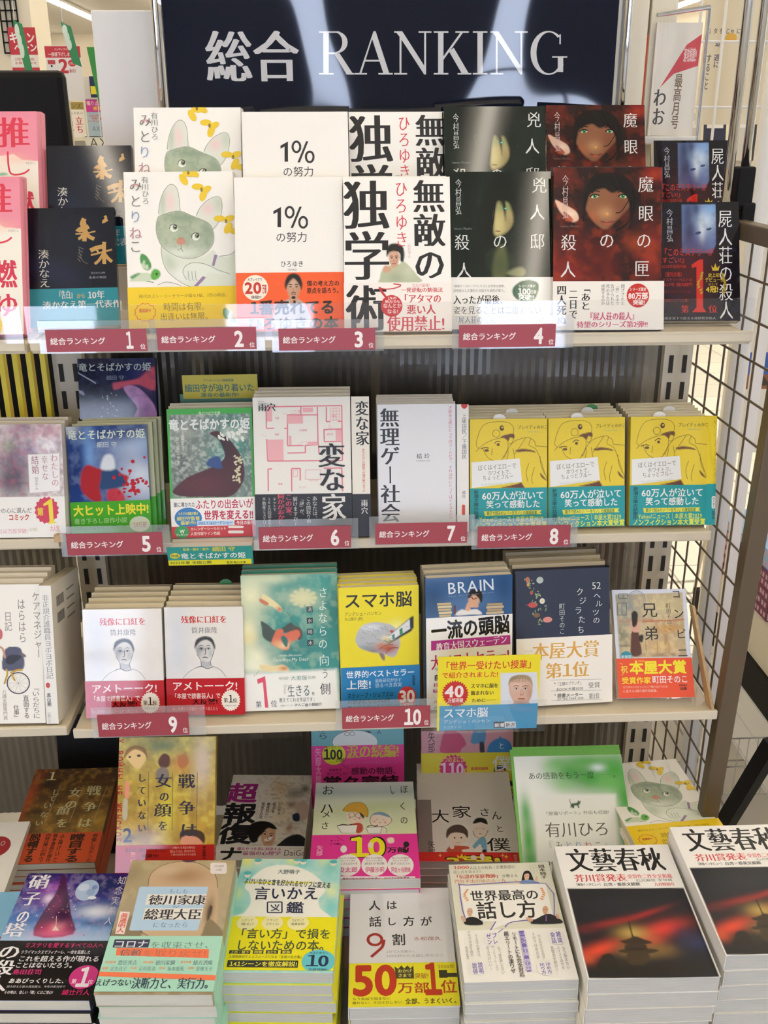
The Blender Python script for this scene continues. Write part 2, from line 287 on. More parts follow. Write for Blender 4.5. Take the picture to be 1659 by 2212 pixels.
# ------------------------------------------------------------------ printed matter, some shadow painted in (0.1 mm units, origin top left of each cover)
ART = {'A1':('e98fa0',0,0,0.131,0.189,[('F','f0eadb',1,[-244,650,571,586,927,546,1009,533,1116,603,1417,632,1418,2301,-301,2277],2),('G','f3b9a0',0.5,1008,588,219,69,0),('G','e07f96',0.35,863,21,954,83,0),('F','6fb58a',0.8,[838,767,852,762,873,759,893,761,914,768,935,779,939,789,912,796,869,801,837,802,827,793,830,778],2)],[('V','M','d9304a','推',1025,260,396,394),('L','d9304a',22,[942,498,942,541,942,602,944,657,948,701,955,739,967,768,988,783,1014,789,1042,789,1074,786,1108,779,1138,769,1164,755,1186,737,1201,725]),('V','M','d02f4c','燃',1119,1164,260,347),('V','M','d02f4c','ゆ',1120,1532,288,305),('T','g','a09a90','宇佐見りん',1221,646,130,30),('E','f4cf4a',886,1779,178,181,0),('T','M','e26a8a','0万突破',913,1780,219,111)],[]),
'A2':('10141e',1,0,0.106,0.151,[('G','1f2c48',0.8,343,825,347,169,25),('G','1a2436',0.7,601,407,404,425,0)],[('L','c39a5c',59,[692,139,683,159,670,186,662,210,669,226,680,240,681,253,657,269,622,285,605,294,622,290,656,279,687,267,710,257,729,247,742,240]),('L','c39a5c',54,[684,182,687,206,691,241,693,281,690,333,685,390,681,430]),('L','c39a5c',19,[577,336,608,335,653,334,698,331,743,323,789,312,821,305]),('L','c39a5c',35,[699,310,683,330,662,357,642,380,628,391,616,397,608,400]),('L','c39a5c',49,[700,296,708,315,721,343,737,367,760,383,785,396,803,404]),('L','c39a5c',33,[944,108,949,116,956,129,956,143,942,162,922,182,913,193,929,186,956,170,976,158]),('L','c39a5c',54,[750,551,769,542,796,529,826,518,860,509,896,503,921,498]),('L','c39a5c',46,[923,441,921,469,919,509,916,555,914,613,913,678,912,725]),('L','c39a5c',24,[754,608,781,602,820,593,864,582,916,568,974,553,1014,542]),('L','c39a5c',35,[904,597,888,620,867,653,846,681,827,699,809,713,797,722]),('L','c39a5c',41,[924,597,933,613,947,635,962,655,978,672,996,688,1008,698]),('L','c39a5c',24,[825,539,850,582]),('L','6d6a5e',9,[623,690,591,647]),('L','6d6a5e',9,[635,651,595,611]),('L','6d6a5e',9,[648,612,599,574]),('L','6d6a5e',9,[660,572,604,537]),('L','6d6a5e',9,[672,533,608,501]),('L','6d6a5e',7,[709,720,693,710,670,696,651,677,638,651,629,620,623,591,619,564,617,538,616,521]),('V','m','d8d6ca','湊かなえ',182,769,140,484),('T','m','a8aab0','告白から10年',833,836,175,28),('T','m','a8aab0','未来の物語',824,894,216,31)],[('2f8f9c',1026,1510,[],[('T','M','d8dcd8','『告白』',432,1104,227,105),('T','M','c8a860','から',613,1123,107,63),('T','M','d8dcd8','10年',798,1114,209,105),('T','M','d8dcd8','湊かなえ第一代表作',622,1232,952,98)])]),
'A3':('f4f1e9',0,0,0.133,0.193,[('F','dfe3d4',1,[407,527,401,493,411,441,426,388,440,338,459,287,480,244,504,208,529,179,554,161,577,156,600,162,620,177,636,202,648,236,658,274,664,319,666,368,668,410,674,442,679,468,669,488,633,499,581,504,531,509,483,521,437,533],3),('M','b9c4ad',0.8,461,350,42,213,0),('M','efc9cb',0.75,552,370,49,120,0),('F','dfe3d4',1,[863,558,860,518,884,484,914,452,944,417,978,383,1014,356,1051,335,1088,320,1121,314,1145,316,1164,327,1177,348,1184,382,1186,427,1182,474,1172,526,1157,581,1137,629,1117,675,1093,715,1057,725,991,687,913,619],3),('M','c3ccb8',0.7,1146,396,77,117,0),('M','efc5c6',0.75,1010,463,65,78,0),('F','dce3d2',1,[424,920,415,959,421,1028,433,1094,447,1146,467,1195,494,1240,529,1280,570,1316,613,1348,654,1378,697,1403,744,1422,788,1431,837,1432,915,1433,1055,1451,1224,1467,1346,1433,1384,1297,1375,1110,1354,982,1330,971,1295,1019,1255,1058,1210,1066,1162,1066,1121,1056,1097,1030,1080,995,1057,978,1023,993,982,1025,930,1053,857,1072,774,1087,699,1088,643,1071,595,1040,550,1009,501,970,455,930],3),('M','a9b99c',0.55,526,1144,76,135,-25),('M','eef0e6',0.8,654,1281,133,97,0),('F','b0bca2',1,[406,552,441,532,485,520,531,509,576,498,621,489,665,488,708,500,750,519,787,538,813,549,834,558,862,571,907,590,960,612,1003,637,1030,663,1048,692,1061,725,1069,769,1071,817,1067,861,1057,897,1040,929,1019,958,994,986,965,1011,930,1034,888,1054,842,1070,795,1080,750,1082,706,1078,662,1068,617,1052,573,1029,531,1004,494,980,459,953,430,920,406,875,388,823,375,774,369,733,370,695,374,658,378,620,387,583],3),('M','7f9279',0.75,719,575,210,50,0),('Q','6f866c',0.35,49,11),('M','8d9f88',0.55,996,821,77,116,0),('M','dfe5d6',0.9,645,1014,247,77,0),('M','b7c2a6',0.8,512,757,95,116,0),('M','6f8570',0.5,981,715,50,58,0),('M','93a48c',0.5,713,740,76,116,0),('F','c98f7c',1,[609,855,619,839,635,822,653,813,673,815,696,825,713,837,721,852,723,870,718,885,706,897,687,906,668,910,651,908,634,902,621,894,612,882,608,869],3),('M','b2862f',0.6,652,820,38,19,0),('F','e2e8da',1,[675,1233,678,1210,689,1192,705,1176,729,1158,760,1143,793,1132,830,1130,869,1134,907,1140,939,1148,969,1158,1002,1171,1037,1189,1074,1211,1114,1231,1167,1247,1222,1262,1247,1272,1222,1278,1167,1280,1112,1279,1065,1270,1018,1258,979,1258,955,1281,940,1316,918,1344,883,1356,842,1361,803,1361,768,1360,735,1355,709,1340,690,1309,679,1268],3),('F','4f9650',1,[159,1080,160,1051,168,1026,180,1012,199,1012,223,1022,245,1042,267,1077,288,1121,298,1159,292,1186,276,1206,258,1216,237,1216,213,1205,193,1186,177,1155,165,1115],3),('F','cfdcc0',0.9,[175,1157,185,1129,202,1096,216,1081,220,1098,220,1133,222,1158,231,1155,242,1142,251,1139,258,1158,261,1187,258,1207,243,1207,221,1197,202,1186,188,1179,178,1171],3),('F','cdd9be',1,[23,1347,34,1322,68,1288,105,1262,142,1249,182,1244,219,1244,253,1249,285,1260,303,1275,305,1300,294,1330,272,1352,234,1357,186,1353,139,1349,92,1351,46,1354],3),('F','4a9350',0.9,[28,1299,40,1287,62,1273,86,1261,114,1252,145,1245,162,1244,158,1252,142,1267,123,1281,104,1296,84,1311,65,1319,48,1317,33,1309],3),('F','5fae45',1,[284,1265,293,1241,308,1217,325,1202,343,1199,364,1205,381,1214,393,1229,402,1248,404,1267,397,1288,384,1309,367,1324,346,1334,320,1337,301,1333,289,1316,284,1290],3)],[('L','8a8f83',6,[406,552,438,540,484,524,531,509,576,498,621,489,665,488,708,500,750,519,787,538,813,549,834,558,862,571,907,590,960,612,1003,637,1030,663,1048,692,1061,725,1069,769,1071,817,1067,861,1057,897,1040,929,1019,958,994,986,965,1011,930,1034,888,1054,842,1070,795,1080,750,1082,706,1078,662,1068,617,1052,573,1029,531,1004,494,980,459,953,430,920,406,875,388,823,375,774,369,733,370,695,374,658,383,618,396,579,406,552]),('L','8a8f83',6,[424,920,425,966,426,1031,433,1094,447,1146,467,1195,494,1240,529,1280,570,1316,613,1348,654,1378,697,1403,744,1422,804,1431,869,1432,915,1433]),('L','8a8f83',6,[407,527,410,491,416,440,426,388,440,338,459,287,480,244,504,208,529,179,554,161,577,156,600,162,620,177,636,199,648,230,658,274,664,345,667,428,669,488]),('L','8a8f83',6,[863,558,874,530,892,490,914,452,944,417,978,383,1014,356,1051,335,1088,320,1121,314,1145,316,1164,327,1177,348,1184,382,1186,427,1182,474,1172,526,1157,581,1137,629,1110,669,1079,703,1057,725]),('E','e9ece0',585,700,48,46,0),('E','7d8a6a',600,688,29,33,0),('E','2c2e29',606,684,15,25,0),('E','f0f0ea',601,677,6,8,0),('L','55584f',9,[535,714,536,703,538,686,544,672,556,662,571,654,587,651,602,655,617,663,628,669]),('E','e9ece0',849,810,48,47,0),('E','7d8a6a',865,798,29,33,0),('E','2c2e29',871,794,15,25,0),('E','f0f0ea',865,787,6,8,0),('L','55584f',10,[799,824,800,813,802,796,808,782,820,772,836,764,851,761,866,765,882,773,892,779]),('L','777b70',6,[664,910,667,922,669,938,666,952,652,961,632,967,618,971]),('L','777b70',6,[666,952,688,995]),('L','8a8f83',6,[718,1340,704,1317,685,1284,674,1252,677,1225,688,1198,705,1176,729,1157,760,1142,793,1132,830,1130,869,1134,907,1140,939,1148,969,1158,1002,1171,1037,1189,1074,1211,1114,1231,1162,1249,1211,1265,1247,1276]),('L','8a8f83',6,[741,1234,742,1262,743,1301,745,1331,751,1344,758,1349,764,1351]),('L','8a8f83',6,[785,1235,786,1263,787,1302,789,1332,795,1345,802,1349,807,1352]),('L','8a8f83',6,[827,1236,828,1264,828,1302,831,1333,837,1346,844,1350,849,1352]),('P','9d7fa6',[1068,1036,1106,1041,1063,1176,1032,1171]),('P','9d7fa6',[916,1301,954,1315,848,1424,801,1423]),('L','8a8f83',6,[1130,1056,1164,1054,1211,1049,1256,1039,1294,1018,1330,992,1354,972]),('L','8a8f83',6,[364,1401,389,1390,424,1374,461,1365,498,1367,538,1376,574,1386,604,1397,631,1408,649,1416]),('E','2f4a28',356,1264,13,14,0),('L','5f7a52',8,[234,1351,318,1368]),('E','ecc931',787,28,72,39,10),('E','ecc931',727,101,42,78,-30),('E','ecc931',854,24,73,39,30),('E','ecc931',896,190,73,39,0),('E','ecc931',959,297,42,78,20),('E','ecc931',996,229,73,39,-30),('E','ecc931',1148,590,73,39,0),('E','ecc931',1249,708,42,78,30),('E','ecc931',1263,592,73,39,-20),('E','ecc931',1325,748,73,39,10),('E','8d7a2a',788,14,15,27,0),('E','8d7a2a',942,229,15,27,0),('E','8d7a2a',1228,621,15,27,0),('V','m','6f7169','み',142,158,161,164),('V','m','7c7e76','と',134,361,161,164),('V','m','8fa0c4','り',127,554,160,164),('V','m','b98a90','ね',119,756,160,164),('V','m','777a72','こ',113,920,160,164),('L','e29a9a',15,[98,182,112,172,130,159,147,154,158,163,167,180,173,192]),('V','m','8a8a82','有川ひろ',257,232,95,348)],[('f1cf23',1426,1930,[],[('T','m','8a7420','稀代のストーリーテラーが綴る7編、7匹の物語。',682,1538,1103,48),('T','m','7d6a20','時間は有限。',701,1674,561,106),('T','m','7d6a20','出逢いは無限。',696,1794,637,97),('L','d8573a',9,[316,1738,327,1768,298,1788,291,1819,255,1824,230,1848,197,1836,162,1846,140,1821,104,1815,99,1784,72,1763,86,1733,74,1703,103,1683,110,1652,146,1647,170,1623,204,1635,239,1625,261,1650,297,1656,302,1687,329,1708,316,1738]),('T','b','d8573a','重版続々',201,1712,151,48),('E','5f9a52',1189,1776,42,78,-15),('E','dfe6c8',1236,1796,27,66,20),('E','6a8f55',1282,1856,46,27,0)])]),
'A4':('f2efe8',0,0,0.13,0.188,[],[('P','1f1e1e',[462,415,555,365,551,612,508,612,512,426,461,453]),('L','2a2a2c',27,[706,431,703,451,696,469,685,483,672,492,657,495,643,492,630,483,620,468,613,450,611,430,614,410,621,392,632,378,645,369,660,366,674,369,687,378,697,393,704,411,706,431]),('L','2a2a2c',27,[867,555,864,575,857,593,847,607,833,616,819,619,804,616,791,607,781,592,775,574,773,554,775,534,782,516,793,502,806,493,821,490,836,493,849,502,859,517,865,535,867,555]),('P','2a2a2c',[778,363,807,363,697,622,667,622]),('T','g','2a2a2a','の努力',675,734,388,123),('T','g','333','ひろゆき',675,1062,283,80),('T','g','777','［西村博之］',680,1133,143,27)],[('f4602a',1166,1880,[('F','b9b4ae',1,[446,1829,416,1766,438,1679,472,1605,513,1556,566,1519,619,1495,665,1483,711,1483,752,1496,790,1522,824,1560,850,1610,882,1685,906,1772,879,1834,752,1857,573,1855],3),('M','000000',0.15,782,1654,67,149,0),('F','c99a7c',1,[642,1443,668,1434,705,1434,731,1444,739,1467,736,1500,729,1526,717,1539,701,1546,684,1548,668,1546,652,1539,640,1525,634,1499,633,1466],3),('F','c99a7c',1,[610,1271,631,1241,661,1215,691,1204,720,1216,749,1242,770,1272,777,1303,775,1336,770,1370,762,1404,750,1439,736,1466,720,1486,703,1499,685,1503,668,1498,651,1485,636,1465,623,1437,612,1402,606,1368,601,1334,601,1301],3),('M','000000',0.1,743,1384,33,90,0),('M','ffffff',0.12,672,1309,44,45,0),('F','16120f',1,[593,1375,587,1358,583,1326,584,1293,592,1261,607,1229,624,1203,645,1188,668,1180,691,1177,715,1180,738,1189,758,1205,774,1231,787,1263,795,1295,795,1328,789,1360,782,1377,777,1370,770,1348,762,1325,750,1304,736,1282,723,1264,712,1252,701,1244,690,1241,679,1244,668,1252,656,1264,643,1281,628,1302,615,1323,606,1346,599,1368],3)],[('E','f4ead8',229,1349,154,156,0),('T','b','3a2a22','大ブレイクで',223,1248,176,37),('T','k','c4302a','20',198,1350,196,132),('T','k','c4302a','万部',336,1363,54,110),('T','b','3a2a22','突破!!',236,1463,126,42),('E','2a211c',652,1341,17,7,0),('L','16120f',9,[630,1317,636,1315,644,1313,652,1311,660,1313,669,1316,674,1318]),('E','2a211c',725,1342,17,7,0),('L','16120f',9,[703,1318,709,1316,717,1313,726,1312,734,1314,742,1316,748,1318]),('L','8a5a48',5,[688,1354,685,1366,681,1383,681,1395,685,1399,693,1399,698,1399]),('L','9a5048',9,[658,1431,665,1433,676,1435,686,1436,697,1435,708,1433,715,1432]),('L','16120f',10,[659,1416,666,1415,677,1414,687,1413,697,1414,707,1416,715,1417]),('E','16120f',686,1473,24,18,0),('T','b','30160c','僕の考え方の',1047,1303,397,68),('T','b','30160c','原点を語ろう。',1058,1390,422,71),('T','k','17120f','1番売れてる',675,1591,1027,170),('T','k','17120f','ひろゆきの本',675,1786,1102,153)])]),
'A5':('f4f1ea',0,0,0.129,0.188,[('F','b9c0a0',1,[428,1249,433,1213,444,1168,460,1130,483,1107,512,1092,545,1080,584,1073,627,1069,663,1064,686,1049,702,1033,722,1030,751,1050,784,1083,814,1116,839,1144,861,1172,880,1201,915,1233,947,1264,921,1286,783,1293,586,1289,441,1283,401,1277,412,1267],3),('M','98a284',0.6,627,1233,84,68,0),('M','cfd4ba',0.6,780,1149,67,68,0),('F','d3a183',1,[547,932,563,909,585,889,606,880,628,889,649,909,664,932,669,956,668,982,664,1007,659,1034,650,1061,640,1082,629,1097,616,1107,603,1111,591,1107,578,1097,567,1082,558,1060,550,1033,545,1007,542,981,541,955],3),('M','000000',0.1,645,1019,24,69,0),('M','ffffff',0.12,593,961,32,35,0),('F','15120f',1,[516,978,512,954,512,912,517,876,528,851,544,831,565,817,591,810,621,809,649,812,674,820,696,833,713,852,724,879,730,913,732,945,730,978,725,1009,717,1030,705,1037,691,1034,680,1021,678,994,679,957,673,928,652,912,623,904,597,902,578,906,561,915,547,927,534,948,523,971],3),('F','d3a183',1,[469,1113,474,1100,483,1087,494,1080,510,1078,528,1082,545,1088,560,1099,574,1114,578,1128,567,1142,547,1156,527,1165,508,1166,490,1163,476,1156,469,1144,467,1128],3)],[('V','M','17171a','独学術',277,959,572,1866),('V','M','17171a','無敵の',1035,650,397,1242),('V','m','d13a48','ひろゆき',700,452,160,817),('V','m','c9a0a0','（西村博之）',789,903,39,221),('E','2a211c',578,986,12,6,0),('L','15120f',7,[562,967,566,966,572,964,578,963,584,964,590,966,595,968]),('E','2a211c',632,986,12,6,0),('L','15120f',7,[616,968,620,966,626,964,632,963,638,964,644,966,648,968]),('L','8a5a48',4,[605,995,603,1005,600,1018,600,1028,603,1031,608,1031,612,1030]),('L','9a5048',7,[583,1055,588,1056,596,1058,604,1059,612,1058,620,1057,625,1056])],[('f3ece4',1287,1880,[],[('V','M','17171a','術',269,1595,504,592),('T','m','c94a52','コスパ最強!',921,1324,219,42),('T','M','c93a42','一発逆転の勉強法',937,1379,506,58),('T','M','c93a42','「アタマの',919,1485,506,110),('T','M','c93a42','悪い人',925,1616,354,119),('T','M','d2505a','使用禁止!',860,1785,699,186),('E','c8323a',569,1571,131,132,0),('L','c8323a',27,[424,1342,429,1354,437,1372,448,1393,467,1419,490,1449,506,1469]),('L','c8323a',13,[415,1350,438,1356,471,1364,508,1368,547,1366,590,1360,626,1352,655,1341,679,1329,685,1318,662,1312,622,1307,592,1304]),('T','b','f4e0dc','1%の',578,1476,109,39),('T','b','f4e0dc','努力でも',581,1519,185,37),('T','b','f4e0dc','なんとか',577,1569,227,56),('T','b','f4e0dc','なる!',580,1637,135,56)])]),
'A6':('0c1511',1,0,0.128,0.193,[('G','1f3029',0.7,600,409,220,393,0),('G','16241d',0.6,965,754,293,737,0),('N','1f362a',0.3,98,2),('F','b8a873',0.95,[539,409,565,378,605,363,649,360,704,364,764,378,808,409,824,467,823,541,814,606,799,655,775,695,746,729,706,758,661,781,623,790,597,780,577,758,563,728,553,694,549,654,546,605,539,540,532,466],20),('M','6e8f5a',0.7,710,434,122,61,0),('M','8a7a50',0.6,770,655,73,123,0),('M','d8cf8e',0.6,636,655,73,123,0),('F','0d1612',1,[508,113,558,52,616,23,675,16,736,27,797,60,846,115,878,202,899,311,905,410,893,494,867,566,844,606,830,596,819,552,807,508,795,470,781,431,766,397,748,368,728,344,710,335,696,354,685,389,673,409,664,396,655,370,644,360,630,378,614,412,600,458,591,514,586,582,580,654,577,739,575,829,562,900,529,957,486,995,452,973,432,855,422,677,424,507,441,359,470,220],22),('F','101914',0.9,[674,311,686,285,707,282,723,311,728,402,729,526,726,606,722,606,716,562,707,507,694,442,679,365],12),('M','101914',1,698,409,15,123,0),('F','6f7248',0.8,[598,998,627,940,664,904,696,900,719,944,735,1020,744,1097,746,1169,739,1242,719,1293,673,1318,613,1322,573,1292,566,1209,578,1093],29),('F','a2a276',0.8,[731,1244,762,1217,831,1187,890,1171,925,1177,951,1197,963,1220,961,1247,945,1277,914,1293,850,1287,772,1267],20),('G','3f4d34',0.6,671,1146,146,172,0)],[('E','4f9a86',727,453,24,10,0),('E','9fe0c8',727,451,10,7,0),('L','8a5a48',12,[599,728,660,733]),('L','0e1512',15,[600,372,595,419,588,487,580,556,570,628,558,701,550,753]),('V','m','d9dad4','兇',1136,167,190,202),('V','m','d9dad4','人',1110,499,190,201),('V','m','d9dad4','邸',1109,855,190,201),('V','m','d9dad4','の',657,854,190,201),('V','m','d9dad4','殺',193,864,190,201),('V','m','d9dad4','人',217,1208,190,201),('V','m','c9ccc6','今村昌弘',151,309,78,443),('T','m','8a948c','Imamura Masahiro',209,697,220,29)],[('f2efe6',1293,1930,[('F','1f5a40',1,[816,1416,842,1389,876,1362,914,1342,954,1332,997,1328,1036,1331,1071,1340,1101,1357,1121,1380,1125,1413,1119,1453,1108,1490,1097,1523,1082,1553,1059,1576,1023,1591,979,1599,937,1600,901,1589,867,1571,840,1551,822,1531,810,1511,804,1489,801,1466,804,1441],4)],[('T','m','55504a','“廃墟テーマパーク”にそびえる奇怪な屋敷、',408,1402,646,34),('T','m','55504a','深夜侵入した葉村と比留子を異形が襲う。',408,1457,646,37),('T','M','24211f','入ったが最後、',413,1568,658,110),('T','m','3c3a38','姿を見ることは二度とない',620,1697,1072,98),('T','m','3c4a70','『屍人荘の殺人』シリーズ第3弾!!',632,1813,1121,86),('T','b','e6efe4','シリーズ累計',981,1404,207,34),('T','k','e6efe4','100',946,1470,154,69),('T','b','e6efe4','万部',1061,1475,71,44),('T','k','e6efe4','突破!!',974,1541,195,64)])]),
'A7':('2c100f',1,0,0.13,0.193,[('G','86201a',0.9,149,1249,339,382,0),('G','8a2a1e',0.9,1188,1015,145,310,0),('G','9c2a20',0.9,1202,65,120,95,0),('N','b03c1a',0.4,109,3),('N','2a100e',0.5,169,4),('G','12100f',1,649,229,313,260,0),('G','1a0f0e',0.9,989,443,145,261,0),('G','6a1f18',0.8,119,108,120,95,0),('G','a8431e',0.7,993,895,121,95,0),('F','8d5c3e',1,[374,441,380,396,402,357,433,323,474,293,524,269,577,252,632,244,690,245,746,253,800,270,852,294,891,324,912,361,919,403,916,443,901,476,874,507,845,538,815,569,783,601,749,632,713,668,676,704,641,727,612,730,585,721,557,703,525,679,491,647,459,607,425,555,391,495],14),('M','c99468',0.7,628,537,96,71,0),('M','7a452f',0.7,820,443,96,142,0),('M','b8653f',0.6,459,584,72,71,0),('M','8d5a40',0.5,505,299,120,43,0),('F','120e0d',1,[362,536,353,479,345,385,349,299,366,235,394,179,432,133,480,99,537,76,600,63,672,61,749,69,817,87,871,116,916,154,950,206,974,278,986,363,989,443,975,526,951,603,930,633,921,581,916,482,904,396,881,342,852,301,818,277,781,277,740,294,698,300,658,278,618,245,577,228,531,239,483,265,445,299,423,343,410,394,398,441,384,488,372,530],12),('F','e8bda0',1,[19,380,40,382,78,403,121,428,170,453,224,482,266,512,290,545,302,579,303,607,290,626,267,638,242,642,220,638,196,625,170,606,138,580,103,547,73,511,46,463,24,412],4),('M','f6e2cc',0.7,194,547,72,38,0),('F','b04a30',0.9,[121,511,159,534,213,581,242,618,224,634,181,639,146,630,127,592,116,539],4),('G','5a1510',0.75,510,988,97,95,0),('G','5a1510',0.75,632,1060,109,107,0),('G','5a1510',0.75,560,1179,97,96,0),('G','5a1510',0.75,706,1204,97,96,0),('G','5a1510',0.75,488,1251,73,72,0)],[('E','cbbfa8',496,342,46,19,-8),('E','2f8a4e',496,339,24,24,0),('E','0e2a16',496,339,10,12,0),('E','bfe8c8',503,330,5,5,0),('L','170c0a',14,[438,346,449,337,464,324,481,316,505,318,531,325,549,330]),('L','2a130f',12,[433,292,449,287,473,280,496,275,517,277,539,282,553,285]),('E','cbbfa8',833,343,46,19,8),('E','2f8a4e',833,341,24,24,0),('E','0e2a16',833,341,10,12,0),('E','bfe8c8',841,331,5,5,0),('L','170c0a',14,[776,348,786,338,801,325,819,317,842,319,868,326,886,331]),('L','2a130f',12,[770,293,787,288,810,281,833,277,855,278,876,283,891,286]),('L','0f0a09',17,[744,63,765,113,796,183,830,253,874,315,921,376,952,443,955,528,942,617,931,681]),('L','0f0a09',17,[504,63,484,105,457,167,433,228,412,280,394,333,381,393,373,476,370,567,368,631]),('L','0f0a09',17,[672,87,693,125,722,178,758,229,800,268,848,304,891,348,927,413,957,486,977,538]),('L','0f0a09',17,[600,75,573,118,536,177,505,228,485,260,471,284,462,299]),('L','0f0a09',17,[951,254,965,302,984,371,989,443,969,517,934,593,894,657,844,700,789,731,750,751]),('E','d8a04a',645,549,19,19,0),('L','7d3a2c',14,[568,632,587,640,613,650,641,656,671,650,703,640,725,632]),('E','b05a44',641,667,48,14,0),('L','2a1410',10,[927,348,898,396,858,463,820,514,791,533,766,536,748,537]),('V','m','e3dcd6','魔',1107,200,193,199),('V','m','e3dcd6','眼',1110,543,193,199),('V','m','e3dcd6','の',1089,864,193,200),('V','m','e3dcd6','匣',1069,1198,194,201),('V','m','e3dcd6','の',642,863,193,200),('V','m','e3dcd6','殺',184,885,193,200),('V','m','e3dcd6','人',178,1207,194,201),('V','m','d0b8b0','今村昌弘',141,345,80,521),('T','m','8a6a60','Imamura Masahiro',201,692,229,29)],[('f1ece2',1347,1930,[],[('V','M','2a2826','「あと',393,1538,121,312),('V','M','2a2826','二日で',243,1621,109,360),('V','M','2a2826','四人死ぬ',103,1632,121,480),('V','m','5a5650','閉ざされた',841,1510,48,252),('V','m','5a5650','『匣』の中で',776,1509,48,252),('V','m','5a5650','告げられた',715,1509,48,252),('V','m','5a5650','死の予言は',660,1509,48,252),('V','m','5a5650','成就するのか',602,1509,48,252),('E','c9362e',1023,1521,136,144,0),('T','b','f4e6e0','シリーズ累計',1023,1447,204,43),('T','k','f4e6e0','80万部',1026,1524,238,81),('T','k','f4e6e0','突破!',1036,1603,145,58),('T','M','d04a72','『屍人荘の殺人』',716,1767,619,96),('T','M','d04a72','待望のシリーズ第2弾!!',717,1865,862,77)])]),
'A8':('17171c',1,0,0.106,0.151,[('F','6f87b8',1,[339,38,767,29,761,549,713,650,332,648],5),('M','3a4668',0.9,415,140,76,178,0),('M','c8dcec',0.9,642,243,114,127,0),('M','2c3350',0.8,424,394,76,153,0),('M','26304c',0.7,517,89,46,102,0),('M','7fb0e0',0.6,695,90,76,76,0),('M','55639a',0.7,511,547,127,76,0),('M','e4eef4',0.8,590,370,36,127,0),('G','5a1c1c',0.8,431,903,305,407,0),('N','2a3050',0.2,76,9)],[('E','3f4a70',539,395,41,18,-15),('E','3f4a70',679,345,36,15,-15),('V','m','e8e8e6','屍人荘の殺人',885,794,183,1394),('V','m','b8bac0','今村昌弘',181,298,86,420),('T','b','c23a34','『このミステリーが',403,636,661,102),('T','b','c23a34','すごい!』',240,737,325,76),('T','b','a8302c','2018年版国内編',231,817,310,43),('T','b','b8342e','（週刊文春）',221,918,277,58),('T','b','a83430','ミステリーベスト10',271,987,379,43),('T','b','b8342e','2017年 国内部門',266,1047,386,46),('T','g','8a2a28','本格ミステリ・ベスト10',255,1137,356,38),('T','b','8f2c2a','（本格ミステリ大賞）',251,1249,361,43),('P','d8352a',[452,796,555,731,598,731,591,1336,633,1400,450,1398,507,1335,513,822,452,840]),('T','M','c8302a','第',362,1357,102,96),('T','M','c8302a','位',715,1359,122,97),('T','m','b8bac0','極限状況下で起きる連続密室殺人',405,1474,698,36),('P','d6b83a',[716,874,701,808,731,841,753,778,772,841,808,808,792,874]),('T','b','d6b83a','史上初',733,930,147,51),('T','b','d6b83a','デビュー作',741,990,242,58),('T','b','d6b83a','にして',724,1044,122,36),('T','k','d6b83a','4冠!',710,1109,158,79),('E','b89a34',583,904,23,13,-40),('E','b89a34',845,918,23,13,40),('E','b89a34',575,939,23,13,-40),('E','b89a34',852,951,23,13,40),('E','b89a34',567,975,23,13,-40),('E','b89a34',859,984,23,13,40),('E','b89a34',539,1010,23,13,-40),('E','b89a34',867,1017,23,13,40),('E','b89a34',531,1046,23,13,-40),('E','b89a34',874,1050,23,13,40),('E','b89a34',538,1081,23,13,-40),('E','b89a34',866,1083,23,13,40),('E','b89a34',565,1117,23,13,-40),('E','b89a34',858,1116,23,13,40),('E','b89a34',573,1153,23,13,-40),('E','b89a34',850,1149,23,13,40)],[]),
'B0':('e9e2dc',0,0,0.106,0.151,[('G','6a5a78',0.8,439,534,247,416,0),('G','d8b8bc',0.8,666,81,410,103,0),('G','f6f2f6',0.9,883,270,205,166,0),('G','a08a9a',0.8,524,59,164,103,0),('G','3a2c3c',0.8,366,741,226,250,0),('G','8a7aa8',0.6,633,350,123,124,0),('N','b8607a',0.4,49,6),('N','4a3a5a',0.35,78,7),('G','8a9a60',0.5,349,284,82,62,0),('G','c8889a',0.6,932,105,144,83,0)],[('P','f3f0ee',[606,401,1022,385,1009,885,605,915]),('L','cfc8c4',6,[606,401,1022,385]),('L','cfc8c4',6,[1022,385,1009,885]),('L','cfc8c4',6,[1009,885,605,915]),('L','cfc8c4',6,[605,915,606,401]),('V','m','c98a90','わたしの',949,613,103,437),('V','m','b08a80','幸せな',822,580,93,333),('V','m','a0606a','結婚',696,537,103,249),('V','m','8a8480','顎木あくみ',702,787,49,167)],[('f2efe9',962,1510,[],[('T','b','8a8680','累計の心に選んだ',351,1143,547,73),('T','k','c9524a','コミック',450,1234,279,84),('T','g','e0a0a8','250万部突破!',373,1420,373,67),('T','g','c8c49a','続々重版',633,1401,104,48),('T','b','e8a0a4','大人気',914,1388,124,84),('P','d23a58',[965,1146,982,1183,951,1209,954,1251,918,1262,906,1303,869,1297,845,1330,814,1309,780,1329,759,1296,722,1300,714,1259,679,1247,685,1205,657,1179,677,1142,661,1105,691,1080,689,1038,725,1027,737,986,773,992,798,959,829,980,862,960,884,994,921,989,929,1030,964,1041,957,1083,985,1110]),('T','k','e6c63a','第',736,1164,87,105),('P','f0dc3a',[780,1060,870,998,901,999,908,1293,954,1319,823,1329,852,1292,846,1065,782,1091])])]),
